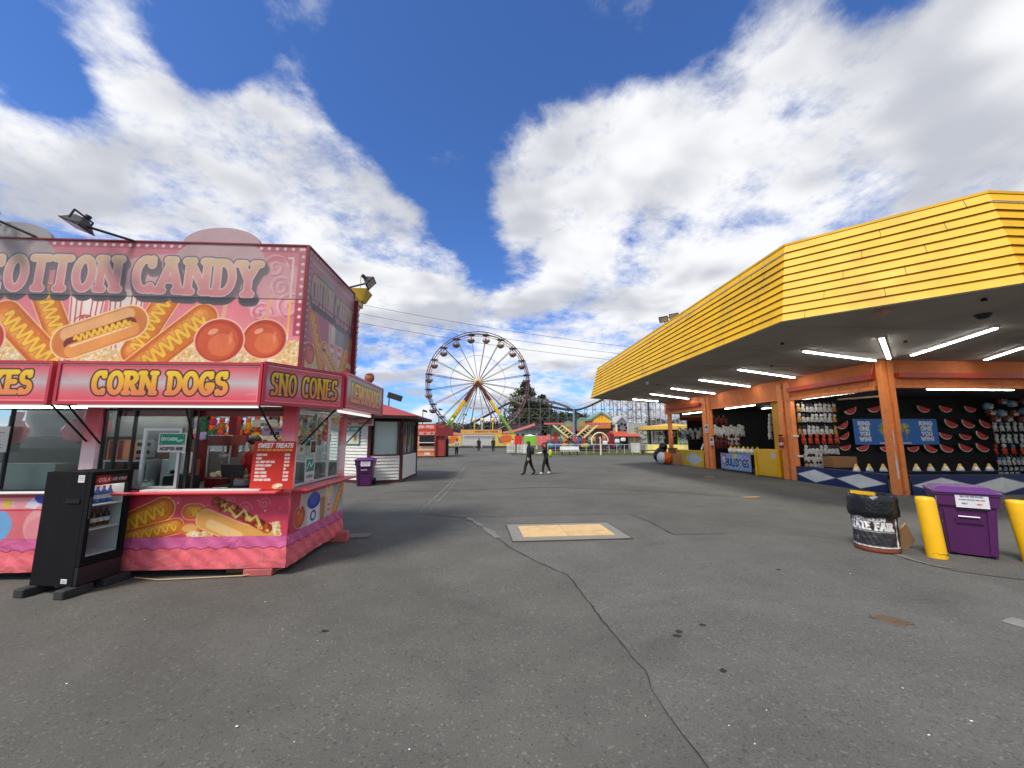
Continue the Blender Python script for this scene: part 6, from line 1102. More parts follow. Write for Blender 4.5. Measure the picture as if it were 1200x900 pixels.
# ferris wheel
FY, FX, FZ, FR = 75., -2.55, 12.55, 10.0
fw = thing('ferris_wheel', 'tall ferris wheel with twenty canopied tubs and coloured legs', 'ferris wheel', (FX, FY, 0))
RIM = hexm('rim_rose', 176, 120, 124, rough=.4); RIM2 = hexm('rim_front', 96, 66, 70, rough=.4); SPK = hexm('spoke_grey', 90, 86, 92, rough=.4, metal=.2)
C0 = Vector((FX, FY, FZ))
for k, yy in enumerate((-.9, .9)):
    b = MB(); NP = 60; pr = [C0 + Vector(((FR) * math.cos(2 * math.pi * i / NP), yy, FR * math.sin(2 * math.pi * i / NP))) for i in range(NP + 1)]; b.path(pr, .09, 6)
    pr = [C0 + Vector(((FR - .42) * math.cos(2 * math.pi * i / NP), yy, (FR - .42) * math.sin(2 * math.pi * i / NP))) for i in range(NP + 1)]; b.path(pr, .06, 5)
    for i in range(NP): a = 2 * math.pi * i / NP; a2 = a + math.pi / NP * (1 if i % 2 else -1); b.tube(C0 + Vector((FR * math.cos(a), yy, FR * math.sin(a))), C0 + Vector(((FR - .42) * math.cos(a2), yy, (FR - .42) * math.sin(a2))), .03, n=4)
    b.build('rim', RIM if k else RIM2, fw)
b = MB(); pr = [C0 + Vector((5.3 * math.cos(2 * math.pi * i / 40), -.5, 5.3 * math.sin(2 * math.pi * i / 40))) for i in range(41)]; b.path(pr, .035, 5); b.build('inner_ring', SPK, fw)
SPM = [hexm('spoke_dark', 66, 60, 66), hexm('spoke_red', 120, 50, 60), hexm('spoke_olive', 150, 146, 100), SPK]
for i in range(20):
    a = R(9 + 18 * i); d = Vector((math.cos(a), 0, math.sin(a)))
    b = MB()
    for yy in (-1, 1): b.tube(C0 + Vector((0, yy * .45, 0)) + d * .6, C0 + Vector((0, yy * .9, 0)) + d * (FR - .42), .055, n=5); 
    b.tube(C0 + Vector((0, -.9, 0)) + d * (FR - .1), C0 + Vector((0, .9, 0)) + d * (FR - .1), .06, n=5); b.build('spoke', SPM[(i * 7 // 3) % 4], fw)
b = MB(); b.lathe([(.001, -.95), (.7, -.95), (.85, -.8), (.85, .8), (.7, .95), (.001, .95)], C0, 20, rot=Matrix.Rotation(R(90), 3, 'X')); b.build('hub', hexm('hub_tan', 200, 180, 130), fw)
b = MB(); b.lathe([(.001, .0), (.26, .0), (.26, .02), (.001, .03)], C0 + Vector((0, -.96, 0)), 12, rot=Matrix.Rotation(R(90), 3, 'X')); b.build('hub_cap', hexm('hubcap', 150, 90, 50), fw)
LEG = [hexm('leg_red', 96, 24, 30), hexm('leg_yellow', 226, 180, 30), hexm('leg_green', 110, 158, 60)]
for yy in (-1.5, 1.5):
    for sx in (-1, 1):
        top_ = C0 + Vector((0, yy, 0)); bot = Vector((FX + sx * 7.6, FY + yy * 1.4, 1.4)); b = MB(); tt = [0, .33, .58, 1]
        for k in range(3): p, q = top_.lerp(bot, tt[k]), top_.lerp(bot, tt[k + 1]); b.bar(p, q, .52, .42, k)
        b.build('leg', LEG, fw)
        b = MB(); b.tube(top_ + Vector((0, 0, -.3)), Vector((FX + sx * 4.6, FY + yy * 2.5, 1.4)), .06, n=6); b.build('brace', SPK, fw)
b = MB(); b.bar(Vector((FX - 3.1, FY - 1.8, 7.4)), Vector((FX + 3.1, FY - 1.8, 7.4)), .25, .3); b.build('cross_tie', LGREY, fw)
b = MB(); b.box(FX - 8.6, FX + 8.6, FY - 2.4, FY + 2.4, .45, 1.4); b.build('base_trailer', hexm('base_grey', 170, 168, 164), fw)
CAN = [hexm('canopy_dark', 40, 40, 44), hexm('canopy_teal', 60, 70, 70)]; BWL = [hexm('tub_brown', 120, 92, 78), hexm('tub_tan', 150, 130, 100), hexm('tub_rose', 136, 106, 96)]
for i in range(20):
    a = R(9 + 18 * i); p = C0 + Vector(((FR - .35) * math.cos(a), 0, (FR - .35) * math.sin(a)))
    b = MB(); b.lathe([(.001, .28), (.3, .2), (.82, .02), (.8, -.04), (.001, .1)], p, 12); g_ = b.build('gondola', CAN[i % 2], fw)
    b = MB(); b.lathe([(.001, -1.75), (.35, -1.68), (.7, -1.35), (.78, -1.0), (.72, -1.0), (.5, -1.3), (.001, -1.4)], p, 12); b.build('tub', BWL[(i * 5 // 2) % 3], g_)
    b = MB(); [b.tube(p + Vector((x, y, -1.05)), p + Vector((x * .5, y * .5, .1)), .03, n=4) for x, y in ((-.6, 0), (.6, 0), (0, .6), (0, -.6))]; b.build('hanger', SPK, g_)
# panels before the wheel
def flat(name, x0, x1, ytop, ybot, Yd, art_fn, label, cat, thick=.12, res=.09, bgc=(200, 200, 200), group=None, parent=None):
    a = PY(x0, ybot, Yd); c = PY(x1, ytop, Yd); w, h = c.x - a.x, c.z - a.z; A_ = Art(0, w, 0, h, res, bgc); art_fn(A_, w, h); return tag(A_.mesh(name, a, UX, UZ, parent, ART, LGREY, thick), label, cat, group)
def gab(A_, w, h):
    A_.ell(w * .5, h * .55, w * .34, h * .42, 20, (232, 110, 50)); A_.poly([(w * .1, h * .95), (w * .5, h * .05), (w * .2, h * .3)], (96, 130, 140)); A_.line([(0, 0), (w, 0), (w, h), (0, h), (0, 0)], .12, (226, 196, 70)); A_.line([(w * .1, h * .1), (w * .9, h * .3)], .1, (240, 200, 80))
flat('framed_ride_sign', 521.5, 541, 510.5, 522.5, 68, gab, 'orange and teal panel at the left end of the ride fence', 'ride panel', bgc=(240, 200, 80), group='framed panels of the ride fence'); flat('framed_ride_sign', 580, 604, 509, 522.5, 66, gab, 'orange and teal panel at the right end of the ride fence', 'ride panel', bgc=(240, 200, 80), group='framed panels of the ride fence')
def wf(A_, w, h):
    for i in range(26): x = w * i / 26; A_.line([(x, 0), (x, h)], .03, (170, 170, 168)); A_.line([(x + .2, h * .7), (x + .5, h * .85), (x + .45, h * .6)], .05, (130, 126, 124))
flat('picket_screen', 541.3, 579.7, 509.3, 522, 67, wf, 'long white screen with grey figures under the wheel', 'screen', bgc=(206, 206, 202))
def sc(A_, w, h):
    t = np.linspace(0, 1, A_.nx); edge = h * (.12 + .5 * np.abs(2 * t - 1) ** 1.5)
    A_.text('MIDWAY RIDE', w * .62, h * .45, h * .25, h * .05, [(0, (150, 40, 30))], center=True, width=w * .55)
flat('ride_banner', 540, 588, 503.5, 509, 69, sc, 'long yellow and orange banner hung under the wheel', 'banner', bgc=(222, 170, 96))
b = MB()
for sx in (-1, 1):
    for i in range(8): t = i / 8; t2 = (i + 1) / 8; f_ = lambda t: Vector((FX + sx * (1 + 9.5 * t), 69.5, 2.35 + 1.9 * t * t)); b.bar(f_(t), f_(t2), .15, .4)
tag(b.build('ride_garland', hexm('garland_rose', 216, 130, 110)), 'rose coloured garland sweeping up both sides of the wheel foot', 'garland')
for i, (x, lb) in enumerate(((556, 'yellow lantern pole left of centre under the wheel'), (577.5, 'yellow and green lantern pole right of centre under the wheel'), (530, 'pale lantern pole by the left orange panel'), (565, 'white pole under the hub of the wheel'))):
    p = PY(x, 494, 71); T = thing('lantern_pole', lb, 'lantern pole', (p.x, 71, 0), 0, 'lantern poles under the wheel'); b = MB(); b.tube((p.x, 71, 0), (p.x, 71, p.z), .1); b.build('pole', LEG[1 if i < 2 else 2] if i != 3 else WHITE, T); b = MB(); b.ell((p.x, 71, p.z + .3), (.35, .35, .4), n=8); b.build('lantern', hexm('lantern', 236, 200, 120), T)
# white picket pieces by the grass
for i, (x, y, w) in enumerate([(594, 531, 1.0), (606, 531.5, 1.3), (613, 532, .6)]):
    p = G(x, y); T = thing('picket_gate', ['left', 'middle', 'right'][i] + ' short white picket gate on the grass by the orange panel', 'gate', p, 0, 'short white picket gates'); b = MB(); [b.box(p.x + k * .16, p.x + k * .16 + .08, p.y, p.y + .04, .05, 1.0 + .1 * (k % 2)) for k in range(int(w / .16))]; b.build('pickets', WHITE, T); b = MB(); b.box(p.x, p.x + w, p.y + .045, p.y + .08, .3, .36); b.box(p.x, p.x + w, p.y + .045, p.y + .08, .8, .86); b.build('rail', WHITE, T)
# sheds, tents
sh = thing('long_shed', 'long pale grey shed with a dark roof beyond the tents', 'shed', (5, 100, 0)); a = PY(596, 515, 100); c = PY(633, 503, 100)
b = MB(); b.box(a.x, c.x, 100, 108, 0, c.z); b.build('wall', hexm('shed_grey', 150, 156, 156), sh); b = MB(); b.prism([(a.x - .5, 99.4, c.z), (c.x + .5, 99.4, c.z), (c.x + .5, 108.6, c.z), (a.x - .5, 108.6, c.z)], [(a.x - .5, 103.9, c.z + 1.7), (c.x + .5, 103.9, c.z + 1.7), (c.x + .5, 104.1, c.z + 1.7), (a.x - .5, 104.1, c.z + 1.7)]); b.build('roof', hexm('shed_roof', 56, 40, 38), sh)
for i in range(5): b = MB(); b.box(a.x + 2 + i * 1.4, a.x + 2.7 + i * 1.4, 99.96, 99.998, c.z - 1.9, c.z - 1.2); b.build('window', BLACK, sh)
def tent(x0, x1, yb, yt, Yd, m, lb, h=2.1):
    a = PY(x0, yb, Yd); c = PY(x1, yt, Yd); w = c.x - a.x; T = thing('market_tent', lb, 'tent', (a.x, Yd, 0), 0, 'small market tents beyond the midway'); b = MB(); b.prism([(a.x, Yd, h), (c.x, Yd, h), (c.x, Yd + w * .7, h), (a.x, Yd + w * .7, h)], [(a.x + w * .45, Yd + w * .3, c.z), (a.x + w * .55, Yd + w * .3, c.z), (a.x + w * .55, Yd + w * .4, c.z), (a.x + w * .45, Yd + w * .4, c.z)]); b.build('canopy', m[0], T)
    b = MB(); b.box(a.x, c.x, Yd - .02, Yd, .6, h); b.build('front_wall', m[1], T)
    for x in (a.x, c.x - .08): b = MB(); b.box(x, x + .08, Yd, Yd + .08, 0, h); b.build('leg', WHITE, T)
TG, TR, TP = hexm('tent_green', 130, 196, 60), hexm('tent_red', 206, 50, 40), hexm('tent_pink', 220, 110, 110)
tent(603, 612, 519, 512, 62, (TR, TR), 'small red tent right of the orange panel'); tent(614, 628.5, 522, 509, 62, (WHITE, TG), 'tent with white peak and lime green front'); tent(629, 641, 522, 512, 61, (TP, TP), 'pink fronted tent right of the green one'); tent(640, 649, 522, 511, 66, (hexm('tent_y', 226, 190, 60), TR), 'yellow peaked tent behind the pink one')
# spinning ride with lattice arms
rd = thing('spinning_ride', 'spinning ride with two raised arms and coloured cars', 'amusement ride', (11, 55, 0)); Yr = 56
pt = lambda x, y, Yd=Yr: PY(x, y, Yd)
b = MB(); b.tube(pt(672.5, 527), pt(672.5, 480), .2, .16, 8); b.build('mast', hexm('mast_grey', 120, 130, 150), rd)
for x0, y0, x1, y1 in ((666, 513, 648, 498), (684, 513, 700, 498)):
    b = MB(); p, q = pt(x0, y0), pt(x1, y1); off = Vector((.9 if x1 > x0 else -.9, 0, .1)); b.bar(p, q, .2, .25); b.bar(p + off * -.0 + Vector((1.0 if x1 < 672 else -1.0, 0, .3)), q + Vector((1.0 if x1 < 672 else -1.0, 0, .2)), .2, .25)
    for k in range(6): t = k / 6; b.tube(p.lerp(q, t), p.lerp(q, t + .15) + Vector((1.0 if x1 < 672 else -1.0, 0, .2)), .05, n=4)
    b.build('lattice_arm', hexm('arm_cream', 216, 210, 150), rd)
for x0, x1, y in ((638, 660, 496.5), (689, 712, 496.5)): b = MB(); b.bar(pt(x0, y), pt(x1, y), .3, .25); b.build('sweep_beam', hexm('beam_pink', 206, 96, 110), rd)
b = MB(); p = pt(672, 524); b.lathe([(4.2, 0), (4.4, .3), (4.4, .8), (3.8, 1.1), (.001, 1.2)], (p.x, Yr + 2, .1), 24); b.build('platform', hexm('platform_red', 110, 26, 26), rd)
for i in range(15): b = MB(); x = pt(638 + i * 5.2, 520, Yr + 3); b.box(x.x, x.x + .62, Yr - 1.2, Yr - 1.1, .35 + .1 * (i % 3), 1.5 + .5 * ((i * 7) % 4) / 3); b.build('skirt_panel', hexm('sp%d' % (i % 6), *[(70, 110, 160), (150, 60, 50), (60, 120, 120), (190, 140, 80), (60, 50, 60), (170, 90, 90)][i % 6]), rd)
for i in range(9): b = MB(); x = pt(640 + i * 8, 510, Yr + 1).x; b.box(x, x + .5, Yr + .2, Yr + .3, 1.5, 2.3 + .4 * (i % 2)); b.build('crown_panel', hexm('cp%d' % (i % 4), *[(200, 120, 100), (120, 30, 30), (216, 180, 150), (90, 60, 50)][i % 4]), rd)
cc_ = [(110, 190, 190), (60, 120, 200), (230, 160, 60), (70, 160, 120), (60, 90, 170), (220, 200, 80), (40, 130, 140), (200, 60, 60)]
for i in range(8):
    p = pt(644 + i * 8.3, 520, Yr - 3 - (i % 2)); b = MB(); b.bbox((p.x, p.y, .75), (1.1, .7, .55), 0, .15); b.bbox((p.x + .35, p.y + .25, 1.15), (.3, .3, .5), 0, .08, 1); b.bbox((p.x - .3, p.y, 1.1), (.25, .5, .2), 0, .05, 1); b.build('ride_car', [hexm('car_%d' % i, *[int(v * .8 + 14) for v in cc_[i]], rough=.3), hexm('car_seat', 70, 50, 50)], rd)
p = pt(672, 524)
for i in range(26):
    b = MB(); x = p.x - 5 + i * .4; b.ell((x, Yr - 3.3 + .25 * abs(i - 13) * .2, 1.75 + .1 * (i % 2)), (.07, .07, .07), n=5)
    if i % 2 == 0: b.build('lamp', hexm('lampw', 240, 220, 190), rd)
def dome(x0, x1, ytop, ybot, Yd, lb, cs):
    a = PY(x0, ybot, Yd); c = PY(x1, ytop, Yd); w = c.x - a.x; cx = (a.x + c.x) / 2; T = thing('ride_facade', lb, 'ride facade', (cx, Yd, 0), 0, 'painted ride facades'); b = MB()
    P = [(cx + w / 2 * math.cos(R(t)), a.z + (c.z - a.z) * .45 + (c.z - a.z) * .55 * math.sin(R(t))) for t in range(0, 181, 15)] + [(a.x, a.z), (c.x, a.z)]
    b.prism([(x, Yd - .15, z) for x, z in P], [(x, Yd + .15, z) for x, z in P]); b.build('arch', cs[0], T); b = MB(); b.box(a.x + .3, c.x - .3, Yd - .19, Yd - .152, a.z + .4, c.z - (c.z - a.z) * .35); b.build('panel', cs[1], T); b = MB(); b.box(a.x, c.x, Yd - .25, Yd - .155, a.z - .3, a.z + .2); b.build('band', cs[2], T); b = MB(); b.box(a.x + .2, c.x - .2, Yd - .1, Yd + .1, 0, a.z - .3); b.build('base', cs[3], T)
TEAL = hexm('teal', 106, 146, 130); OY = hexm('ochre_y', 180, 146, 84); OB = hexm('orange_b', 190, 104, 70); DKB = hexm('dk_brown', 60, 34, 22)
dome(660.5, 672, 493, 503, 62, 'left dome topped teal and ochre facade behind the ride', (TEAL, OY, OB, DKB)); dome(676, 689, 489, 503, 62, 'right dome topped teal and ochre facade behind the ride', (TEAL, OY, OB, DKB))
dome(646, 660, 499, 513, 64, 'dark green arched facade left of the ride mast', (hexm('dgreen', 60, 100, 60), hexm('dg2', 70, 90, 66), hexm('rosy', 200, 110, 90), OB))
dome(700, 707.5, 497, 511, 60, 'dark green arched facade right of the ride mast', (MATS['dgreen'], MATS['dg2'], MATS['rosy'], DKB))
def gable(x0, x1, ytop, yeave, ybot, Yd, m, lb, extra, depth=4.):
    a = PY(x0, ybot, Yd); e = PY(x1, yeave, Yd); t = PY((x0 + x1) / 2, ytop, Yd); T = thing('gabled_facade', lb, 'ride facade', (a.x, Yd, 0), 0, 'painted ride facades'); b = MB(); P = [(a.x, a.z), (e.x, a.z), (e.x, e.z), (t.x, t.z), (a.x, e.z)]
    b.prism([(x, Yd, z) for x, z in P], [(x, Yd + depth, z) for x, z in P]); b.build('front', m, T); b = MB(); dd = Vector((0, -.1, .12)); 
    for s_ in ((a.x - .2, e.z - .1), (e.x + .2, e.z - .1)): b.prism([(s_[0], Yd - .15, s_[1]), (t.x, Yd - .15, t.z), (t.x, Yd - .15, t.z + .3), (s_[0], Yd - .15, s_[1] + .3)], [(s_[0], Yd + depth, s_[1]), (t.x, Yd + depth, t.z), (t.x, Yd + depth, t.z + .3), (s_[0], Yd + depth, s_[1] + .3)])
    b.build('roof_edge', TEAL if 'orange' in lb else LGREY, T); extra(T, a, e, t); b = MB(); b.box(a.x, e.x, Yd + .1, Yd + depth, 0, a.z); b.build('base', DKB, T)
def ex_flame(T, a, e, t):
    w = e.x - a.x
    for k in range(9): b = MB(); x = a.x + w * (.08 + .1 * k); b.prism([(x, t.y - .04, a.z + .8), (x + .35, t.y - .04, a.z + .8), (x + .2, t.y - .04, a.z + 2.0 + (k * 3 % 4) * .3)], [(x, t.y - .002, a.z + .8), (x + .35, t.y - .002, a.z + .8), (x + .2, t.y - .002, a.z + 2.0 + (k * 3 % 4) * .3)]); b.build('painted_flame', hexm('flame', 244, 190, 40), T)
gable(694, 715.5, 484.5, 492, 502, 58, hexm('facade_orange', 206, 124, 72), 'orange peaked facade with yellow flames', ex_flame)
def ex_rose(T, a, e, t):
    cx = t.x; b = MB(); P = [(cx + 1.0 * math.cos(R(k)), (a.z + e.z) / 2 + .4 + 1.3 * math.sin(R(k))) for k in range(0, 181, 20)] + [(cx - 1, a.z + .3), (cx + 1, a.z + .3)]; b.prism([(x, t.y - .06, z) for x, z in P], [(x, t.y - .002, z) for x, z in P]); b.build('arched_window', hexm('win_g', 110, 120, 124), T)
    b = MB()
    for k in range(7): an = R(k * 51); b.ell((cx + .6 * math.cos(an), t.y - .08, (a.z + e.z) / 2 + .1 + .6 * math.sin(an)), (.2, .04, .2), n=6)
    b.build('window_tracery', BLACK, T); b = MB(); b.prism([(a.x - 1.2, t.y - 1.6, a.z - .55), (e.x + 1.2, t.y - 1.6, a.z - .55), (e.x + 1, t.y - .01, a.z - .3), (a.x - 1, t.y - .01, a.z - .3)], [(a.x - 1.2, t.y - 1.6, a.z - .45), (e.x + 1.2, t.y - 1.6, a.z - .45), (e.x + 1, t.y - .01, a.z + .3), (a.x - 1, t.y - .01, a.z + .3)]); b.build('awning', hexm('awning_red', 180, 76, 54), T)
    for x in (a.x - .1, e.x - .05): b = MB(); b.box(x, x + .25, t.y - .2, t.y - .002, a.z, e.z); b.build('pilaster', hexm('pil', 226, 216, 180), T)
gable(722, 735.5, 489, 497, 507.5, 57, hexm('facade_grey', 176, 184, 184), 'pale grey chapel shaped facade with an arched window', ex_rose)
def mural(A_, w, h):
    for i in range(60): A_.ell(random.uniform(w * .25, w), random.uniform(0, h * .75), random.uniform(.1, .4), random.uniform(.1, .3), 0, random.choice([(110, 130, 150), (90, 100, 120), (200, 190, 180), (230, 190, 100), (220, 160, 140), (60, 80, 90)]), .8)
    A_.rect(w * .25, 0, w * .4, h * .4, (236, 200, 110))
flat('mural_wall', 736.5, 757.5, 496, 519, 56, mural, 'grey wall painted with a blue and peach mural', 'painted wall', bgc=(176, 180, 172), thick=.3)
T = thing('wheel_ride', 'small dark ride with a round cream hoop', 'amusement ride', (13.6, 49, 0))
b = MB(); c = PY(703, 517, 50); [b.tube(c + Vector((1.1 * math.cos(R(t)), 0, 1.1 * math.sin(R(t)))), c + Vector((1.1 * math.cos(R(t + 20)), 0, 1.1 * math.sin(R(t + 20)))), .09) for t in range(0, 181, 20)]; b.build('hoop', hexm('cream_hoop', 230, 220, 170), T)
b = MB(); b.bbox(c + Vector((0, .2, -.9)), (1.6, 1, 1.0), 0, .1); b.build('car', DKB, T)
T = thing('pirate_ride', 'dark red ride with looping grey base on the grass', 'amusement ride', (16, 50, 0)); c = PY(716, 518, 50); b = MB(); b.bbox(c + Vector((0, .3, .3)), (.8, 1.0, 1.9), 0, .2); b.build('tower', hexm('tower_red', 120, 24, 40), T); b = MB(); [b.tube(c + Vector((1.4 * math.cos(R(t)), 0, -.1 + 1.4 * math.sin(R(t)))), c + Vector((1.4 * math.cos(R(t + 15)), 0, -.1 + 1.4 * math.sin(R(t + 15)))), .12) for t in range(180, 346, 15)]; b.build('cradle', hexm('cradle', 76, 76, 100), T)
for i, dx in enumerate((-.8, .8, 1.6)): b = MB(); b.bbox(c + Vector((dx, -.1, -.1 + .2 * i)), (.6, .5, .5), 0, .1); b.build('seat', WHITE, T)
# yellow roofed stall
T = thing('round_stall', 'open game stall with a yellow disc roof beyond the arcade', 'game stall', (22, 44, 0)); c = PY(786, 503, 46); b = MB(); b.lathe([(3.8, -.1), (3.8, .3), (.001, .7)], (c.x, c.y, c.z), 20, smooth=False); b.build('roof', hexm('stall_yellow', 214, 172, 74), T); b = MB(); b.lathe([(3.7, -.12), (.001, -.1)], (c.x, c.y, c.z), 20); b.build('ceiling', DKB, T)
b = MB(); b.lathe([(3.0, 0), (3.0, 1.0), (2.7, 1.02), (2.7, .9)], (c.x, c.y, 0), 16, smooth=False); b.build('counter', hexm('counter_y', 236, 220, 130), T)
for k in range(6): an = R(k * 60 + 20); b = MB(); b.tube((c.x + 2.8 * math.cos(an), c.y + 2.8 * math.sin(an), 0), (c.x + 2.8 * math.cos(an), c.y + 2.8 * math.sin(an), c.z), .09); b.build('post', GREY if k % 2 else TG, T)
b = MB(); [b.ell((c.x + random.uniform(-2, 2), c.y + random.uniform(-1, 1), random.uniform(1.6, c.z - .2)), (.2, .2, .22), n=6) for _ in range(26)]; tag(b.build('stall_toys', HW), 'pale toys massed inside the yellow roofed stall', 'toys', kind='stuff')
b = MB(); b.box(c.x - .7, c.x + .7, c.y - .5, c.y + .5, .0, c.z - .12); b.build('centre_column', DKB, T)
# grass strip, fence, bench
GR = mat('grass', (.085, .095, .03), rough=.95, var=.4, scale=1.5, bump=.4)
a = G(612, 532.5); b_ = [G(586, 530.5), G(612, 532.8), G(660, 534.5), G(760, 534.5), G(788, 534.5)]; b = MB(); P = [(p.x, p.y, .006) for p in b_] + [(26, 60, .006), (3, 60, .006)]
b.add(P, [tuple(range(len(P)))]); tag(b.build('grass_verge', GR), 'strip of worn green and straw grass by the rides', kind='structure')
b = MB()
for _ in range(5000):
    x = random.uniform(2.2, 20); y = random.uniform(39.6, 46); h = random.uniform(.04, .12); an = random.random() * 6; b.add([(x, y, .0), (x + .04 * math.cos(an), y + .04 * math.sin(an), 0), (x + random.uniform(-.04, .04), y, h)], [(0, 1, 2)])
tag(b.build('grass_blades', [GR]), 'short rough grass along the fence', kind='stuff')
T = thing('perimeter_fence', 'low white rail fence with wire on the grass', 'fence', (12, 43, 0))
b = MB(); fx = [PY(x, 530, 43.5).x for x in range(642, 760, 9)]
for x in fx: q = MB(); q.tube((x, 43.5, 0), (x, 43.5, 1.05), .035); q.build('fence_post', LGREY, T)
b.tube((fx[0], 43.5, 1.03), (fx[-1], 43.5, 1.03), .03); b.tube((fx[0], 43.5, .5), (fx[-1], 43.5, .5), .012); b.build('rail', LGREY, T)
b = MB(); [b.tube((fx[0] + i * .28, 43.5, .05), (fx[0] + i * .28, 43.5, 1.0), .008, n=4) for i in range(int((fx[-1] - fx[0]) / .28))]; b.build('wire_mesh', STEEL, T)
T = thing('white_post', 'single white post standing before the fence', 'post', G(704, 533.5)); p = G(704, 533.5); b = MB(); b.bbox(p + Vector((0, 0, .95)), (.1, .1, 1.9), 0, .01); b.build('shaft', WHITE, T)
for i, (x, yb) in enumerate(((745.5, 531), (748.5, 530.5), (741.5, 530))):
    p = G(x, yb); T = thing('picket_gate', ['front', 'right', 'left'][i] + ' white picket panel at the right end of the grass', 'gate', p, 0, 'white picket panels on the right'); b = MB(); [b.box(p.x + k * .09 - .2, p.x + k * .09 - .14, p.y, p.y + .03, .03, 1.15) for k in range(5)]; b.build('pickets', WHITE, T)
p = G(668, 533.5); T = thing('park_bench', 'white bench on dark legs at the grass edge', 'bench', (p.x, p.y, 0)); b = MB(); b.box(p.x - 1.0, p.x + 1.0, p.y + .25, p.y + .3, .55, .9); b.build('backrest', WHITE, T); b = MB(); b.box(p.x - 1.0, p.x + 1.0, p.y - .2, p.y + .24, .42, .47); b.build('seat', WHITE, T)
for dx in (-.8, 0, .8): b = MB(); b.box(p.x + dx - .04, p.x + dx + .04, p.y - .15, p.y + .22, 0, .42); b.build('leg', DARK, T)
p = G(765, 533); T = thing('planter_bench', 'low brown timber bench by the yellow roofed stall', 'bench', (p.x, p.y, 0)); b = MB(); b.box(p.x - 1.2, p.x + 1.2, p.y, p.y + .5, .4, .5); b.build('seat', hexm('timber', 90, 66, 46), T)
for dx in (-1.0, .9): b = MB(); b.box(p.x + dx, p.x + dx + .1, p.y, p.y + .5, 0, .4); b.build('leg', MATS['timber'], T)
# roller coaster
TRK = mat('track', (.02, .02, .024), rough=.6); TIM = hexm('timber_grey', 168, 164, 162, rough=.8)
TIMD = hexm('timber_dark', 104, 100, 100, rough=.85)
rc = thing('roller_coaster', 'wooden roller coaster with dark track and grey trestles', 'roller coaster', (10, 100, 0)); YC = 100.
def track(px, Yc, name='track'):
    P = [PY(x, y, Yc) for x, y in px]; Q = [P[0]]
    for i in range(len(P) - 1):
        p0, p1, p2, p3 = P[max(0, i - 1)], P[i], P[i + 1], P[min(len(P) - 1, i + 2)]
        for t in (.25, .5, .75, 1.): Q.append(.5 * ((2 * p1) + (p2 - p0) * t + (2 * p0 - 5 * p1 + 4 * p2 - p3) * t * t + (3 * p1 - 3 * p2 + p3 - p0) * t ** 3))
    b = MB()
    for a, c in zip(Q[:-1], Q[1:]): b.bar(a, c, 1.3, .5)
    b.build(name, TRK, rc); h = MB()
    for yy in (-.9, .9):
        h.path([q + Vector((0, yy, 1.1)) for q in Q], .035, 4); h.path([q + Vector((0, yy, .6)) for q in Q], .02, 4); 
        for q in Q[::1]: h.tube(q + Vector((0, yy, 0)), q + Vector((0, yy, 1.15)), .035, n=4)
    h.build('handrail', TIM, rc); return Q
Q1 = track([(505, 514), (530, 506), (551, 497), (575, 484.5), (590, 475.5), (600, 471.5), (612, 470), (628, 471.5), (648, 477), (668, 480.5), (682, 479), (700, 471.5), (712, 464), (730, 452), (760, 440)], YC)
Q2 = track([(640, 470), (660, 475), (676, 484), (690, 491), (705, 496), (730, 500)], YC + 8)
def bents(Q, Yc, every, seed):
    pass
def bent(x, y, ztop, w=2.2, lev=2.3, m=None):
    b = MB(); sp = ztop * .08
    for sy in (-1, 1): b.tube((x, y + sy * (w / 2 + sp), 0), (x, y + sy * w / 2, ztop), .085, n=4, caps=False)
    z = lev
    while z < ztop: b.tube((x, y - w / 2 - sp * (1 - z / ztop), z), (x, y + w / 2 + sp * (1 - z / ztop), z), .06, n=4, caps=False); z += lev
    b.build('trestle_frame', m or TIM, rc)
lastx = None; nodes = []
for q in Q1:
    if lastx is None or abs(q.x - lastx) > 2.0: bent(q.x, q.y, q.z, m=TIMD); lastx = q.x; nodes.append((q.x, q.y, q.z))
b = MB()
for (x0, y0, z0), (x1, y1, z1) in zip(nodes[:-1], nodes[1:]):
    zm = min(z0, z1); z = 2.3
    while z < zm: b.tube((x0, y0 - 1.1, z), (x1, y1 - 1.1, z), .05, n=4, caps=False); z += 2.3
    k = 0; z = 0
    while z + 2.3 < zm: b.tube((x0, y0 - 1.1, z), (x1, y1 - 1.1, z + 2.3), .04, n=4, caps=False); b.tube((x1, y1 - 1.1, z), (x0, y0 - 1.1, z + 2.3), .04, n=4, caps=False); z += 2.3
b.build('cross_bracing', TIMD, rc)
# high lattice section on the right: two rows
RW = PY(705, 0, YC).x; RE = PY(800, 0, YC).x; yz = [(697, 468), (720, 470), (745, 470), (775, 470), (800, 470)]
for r_, yy in enumerate((YC + 4, YC + 10)):
    b = MB(); n_ = 13; top = PY(740, 467, yy).z + (2.0 if r_ else 0)
    xs_ = [PY(688 + r_ * 5 + i * 9.6, 0, yy).x for i in range(n_)]
    for i, x in enumerate(xs_): bent(x, yy, top * (.55 + .45 * min(1, i / 3)) if r_ == 0 else top * (.6 + .4 * min(1, i / 2)))
    for i in range(n_ - 1):
        zt = top * (.55 + .45 * min(1, i / 3)); z = 0
        while z + 1.9 < zt + .1: b.tube((xs_[i], yy - 1.1, z), (xs_[i + 1], yy - 1.1, z + 1.9), .045, n=4, caps=False); b.tube((xs_[i + 1], yy - 1.1, z), (xs_[i], yy - 1.1, z + 1.9), .045, n=4, caps=False); b.tube((xs_[i], yy - 1.1, z + 1.9), (xs_[i + 1], yy - 1.1, z + 1.9), .05, n=4, caps=False); z += 1.9
    b.build('cross_bracing', TIM, rc)
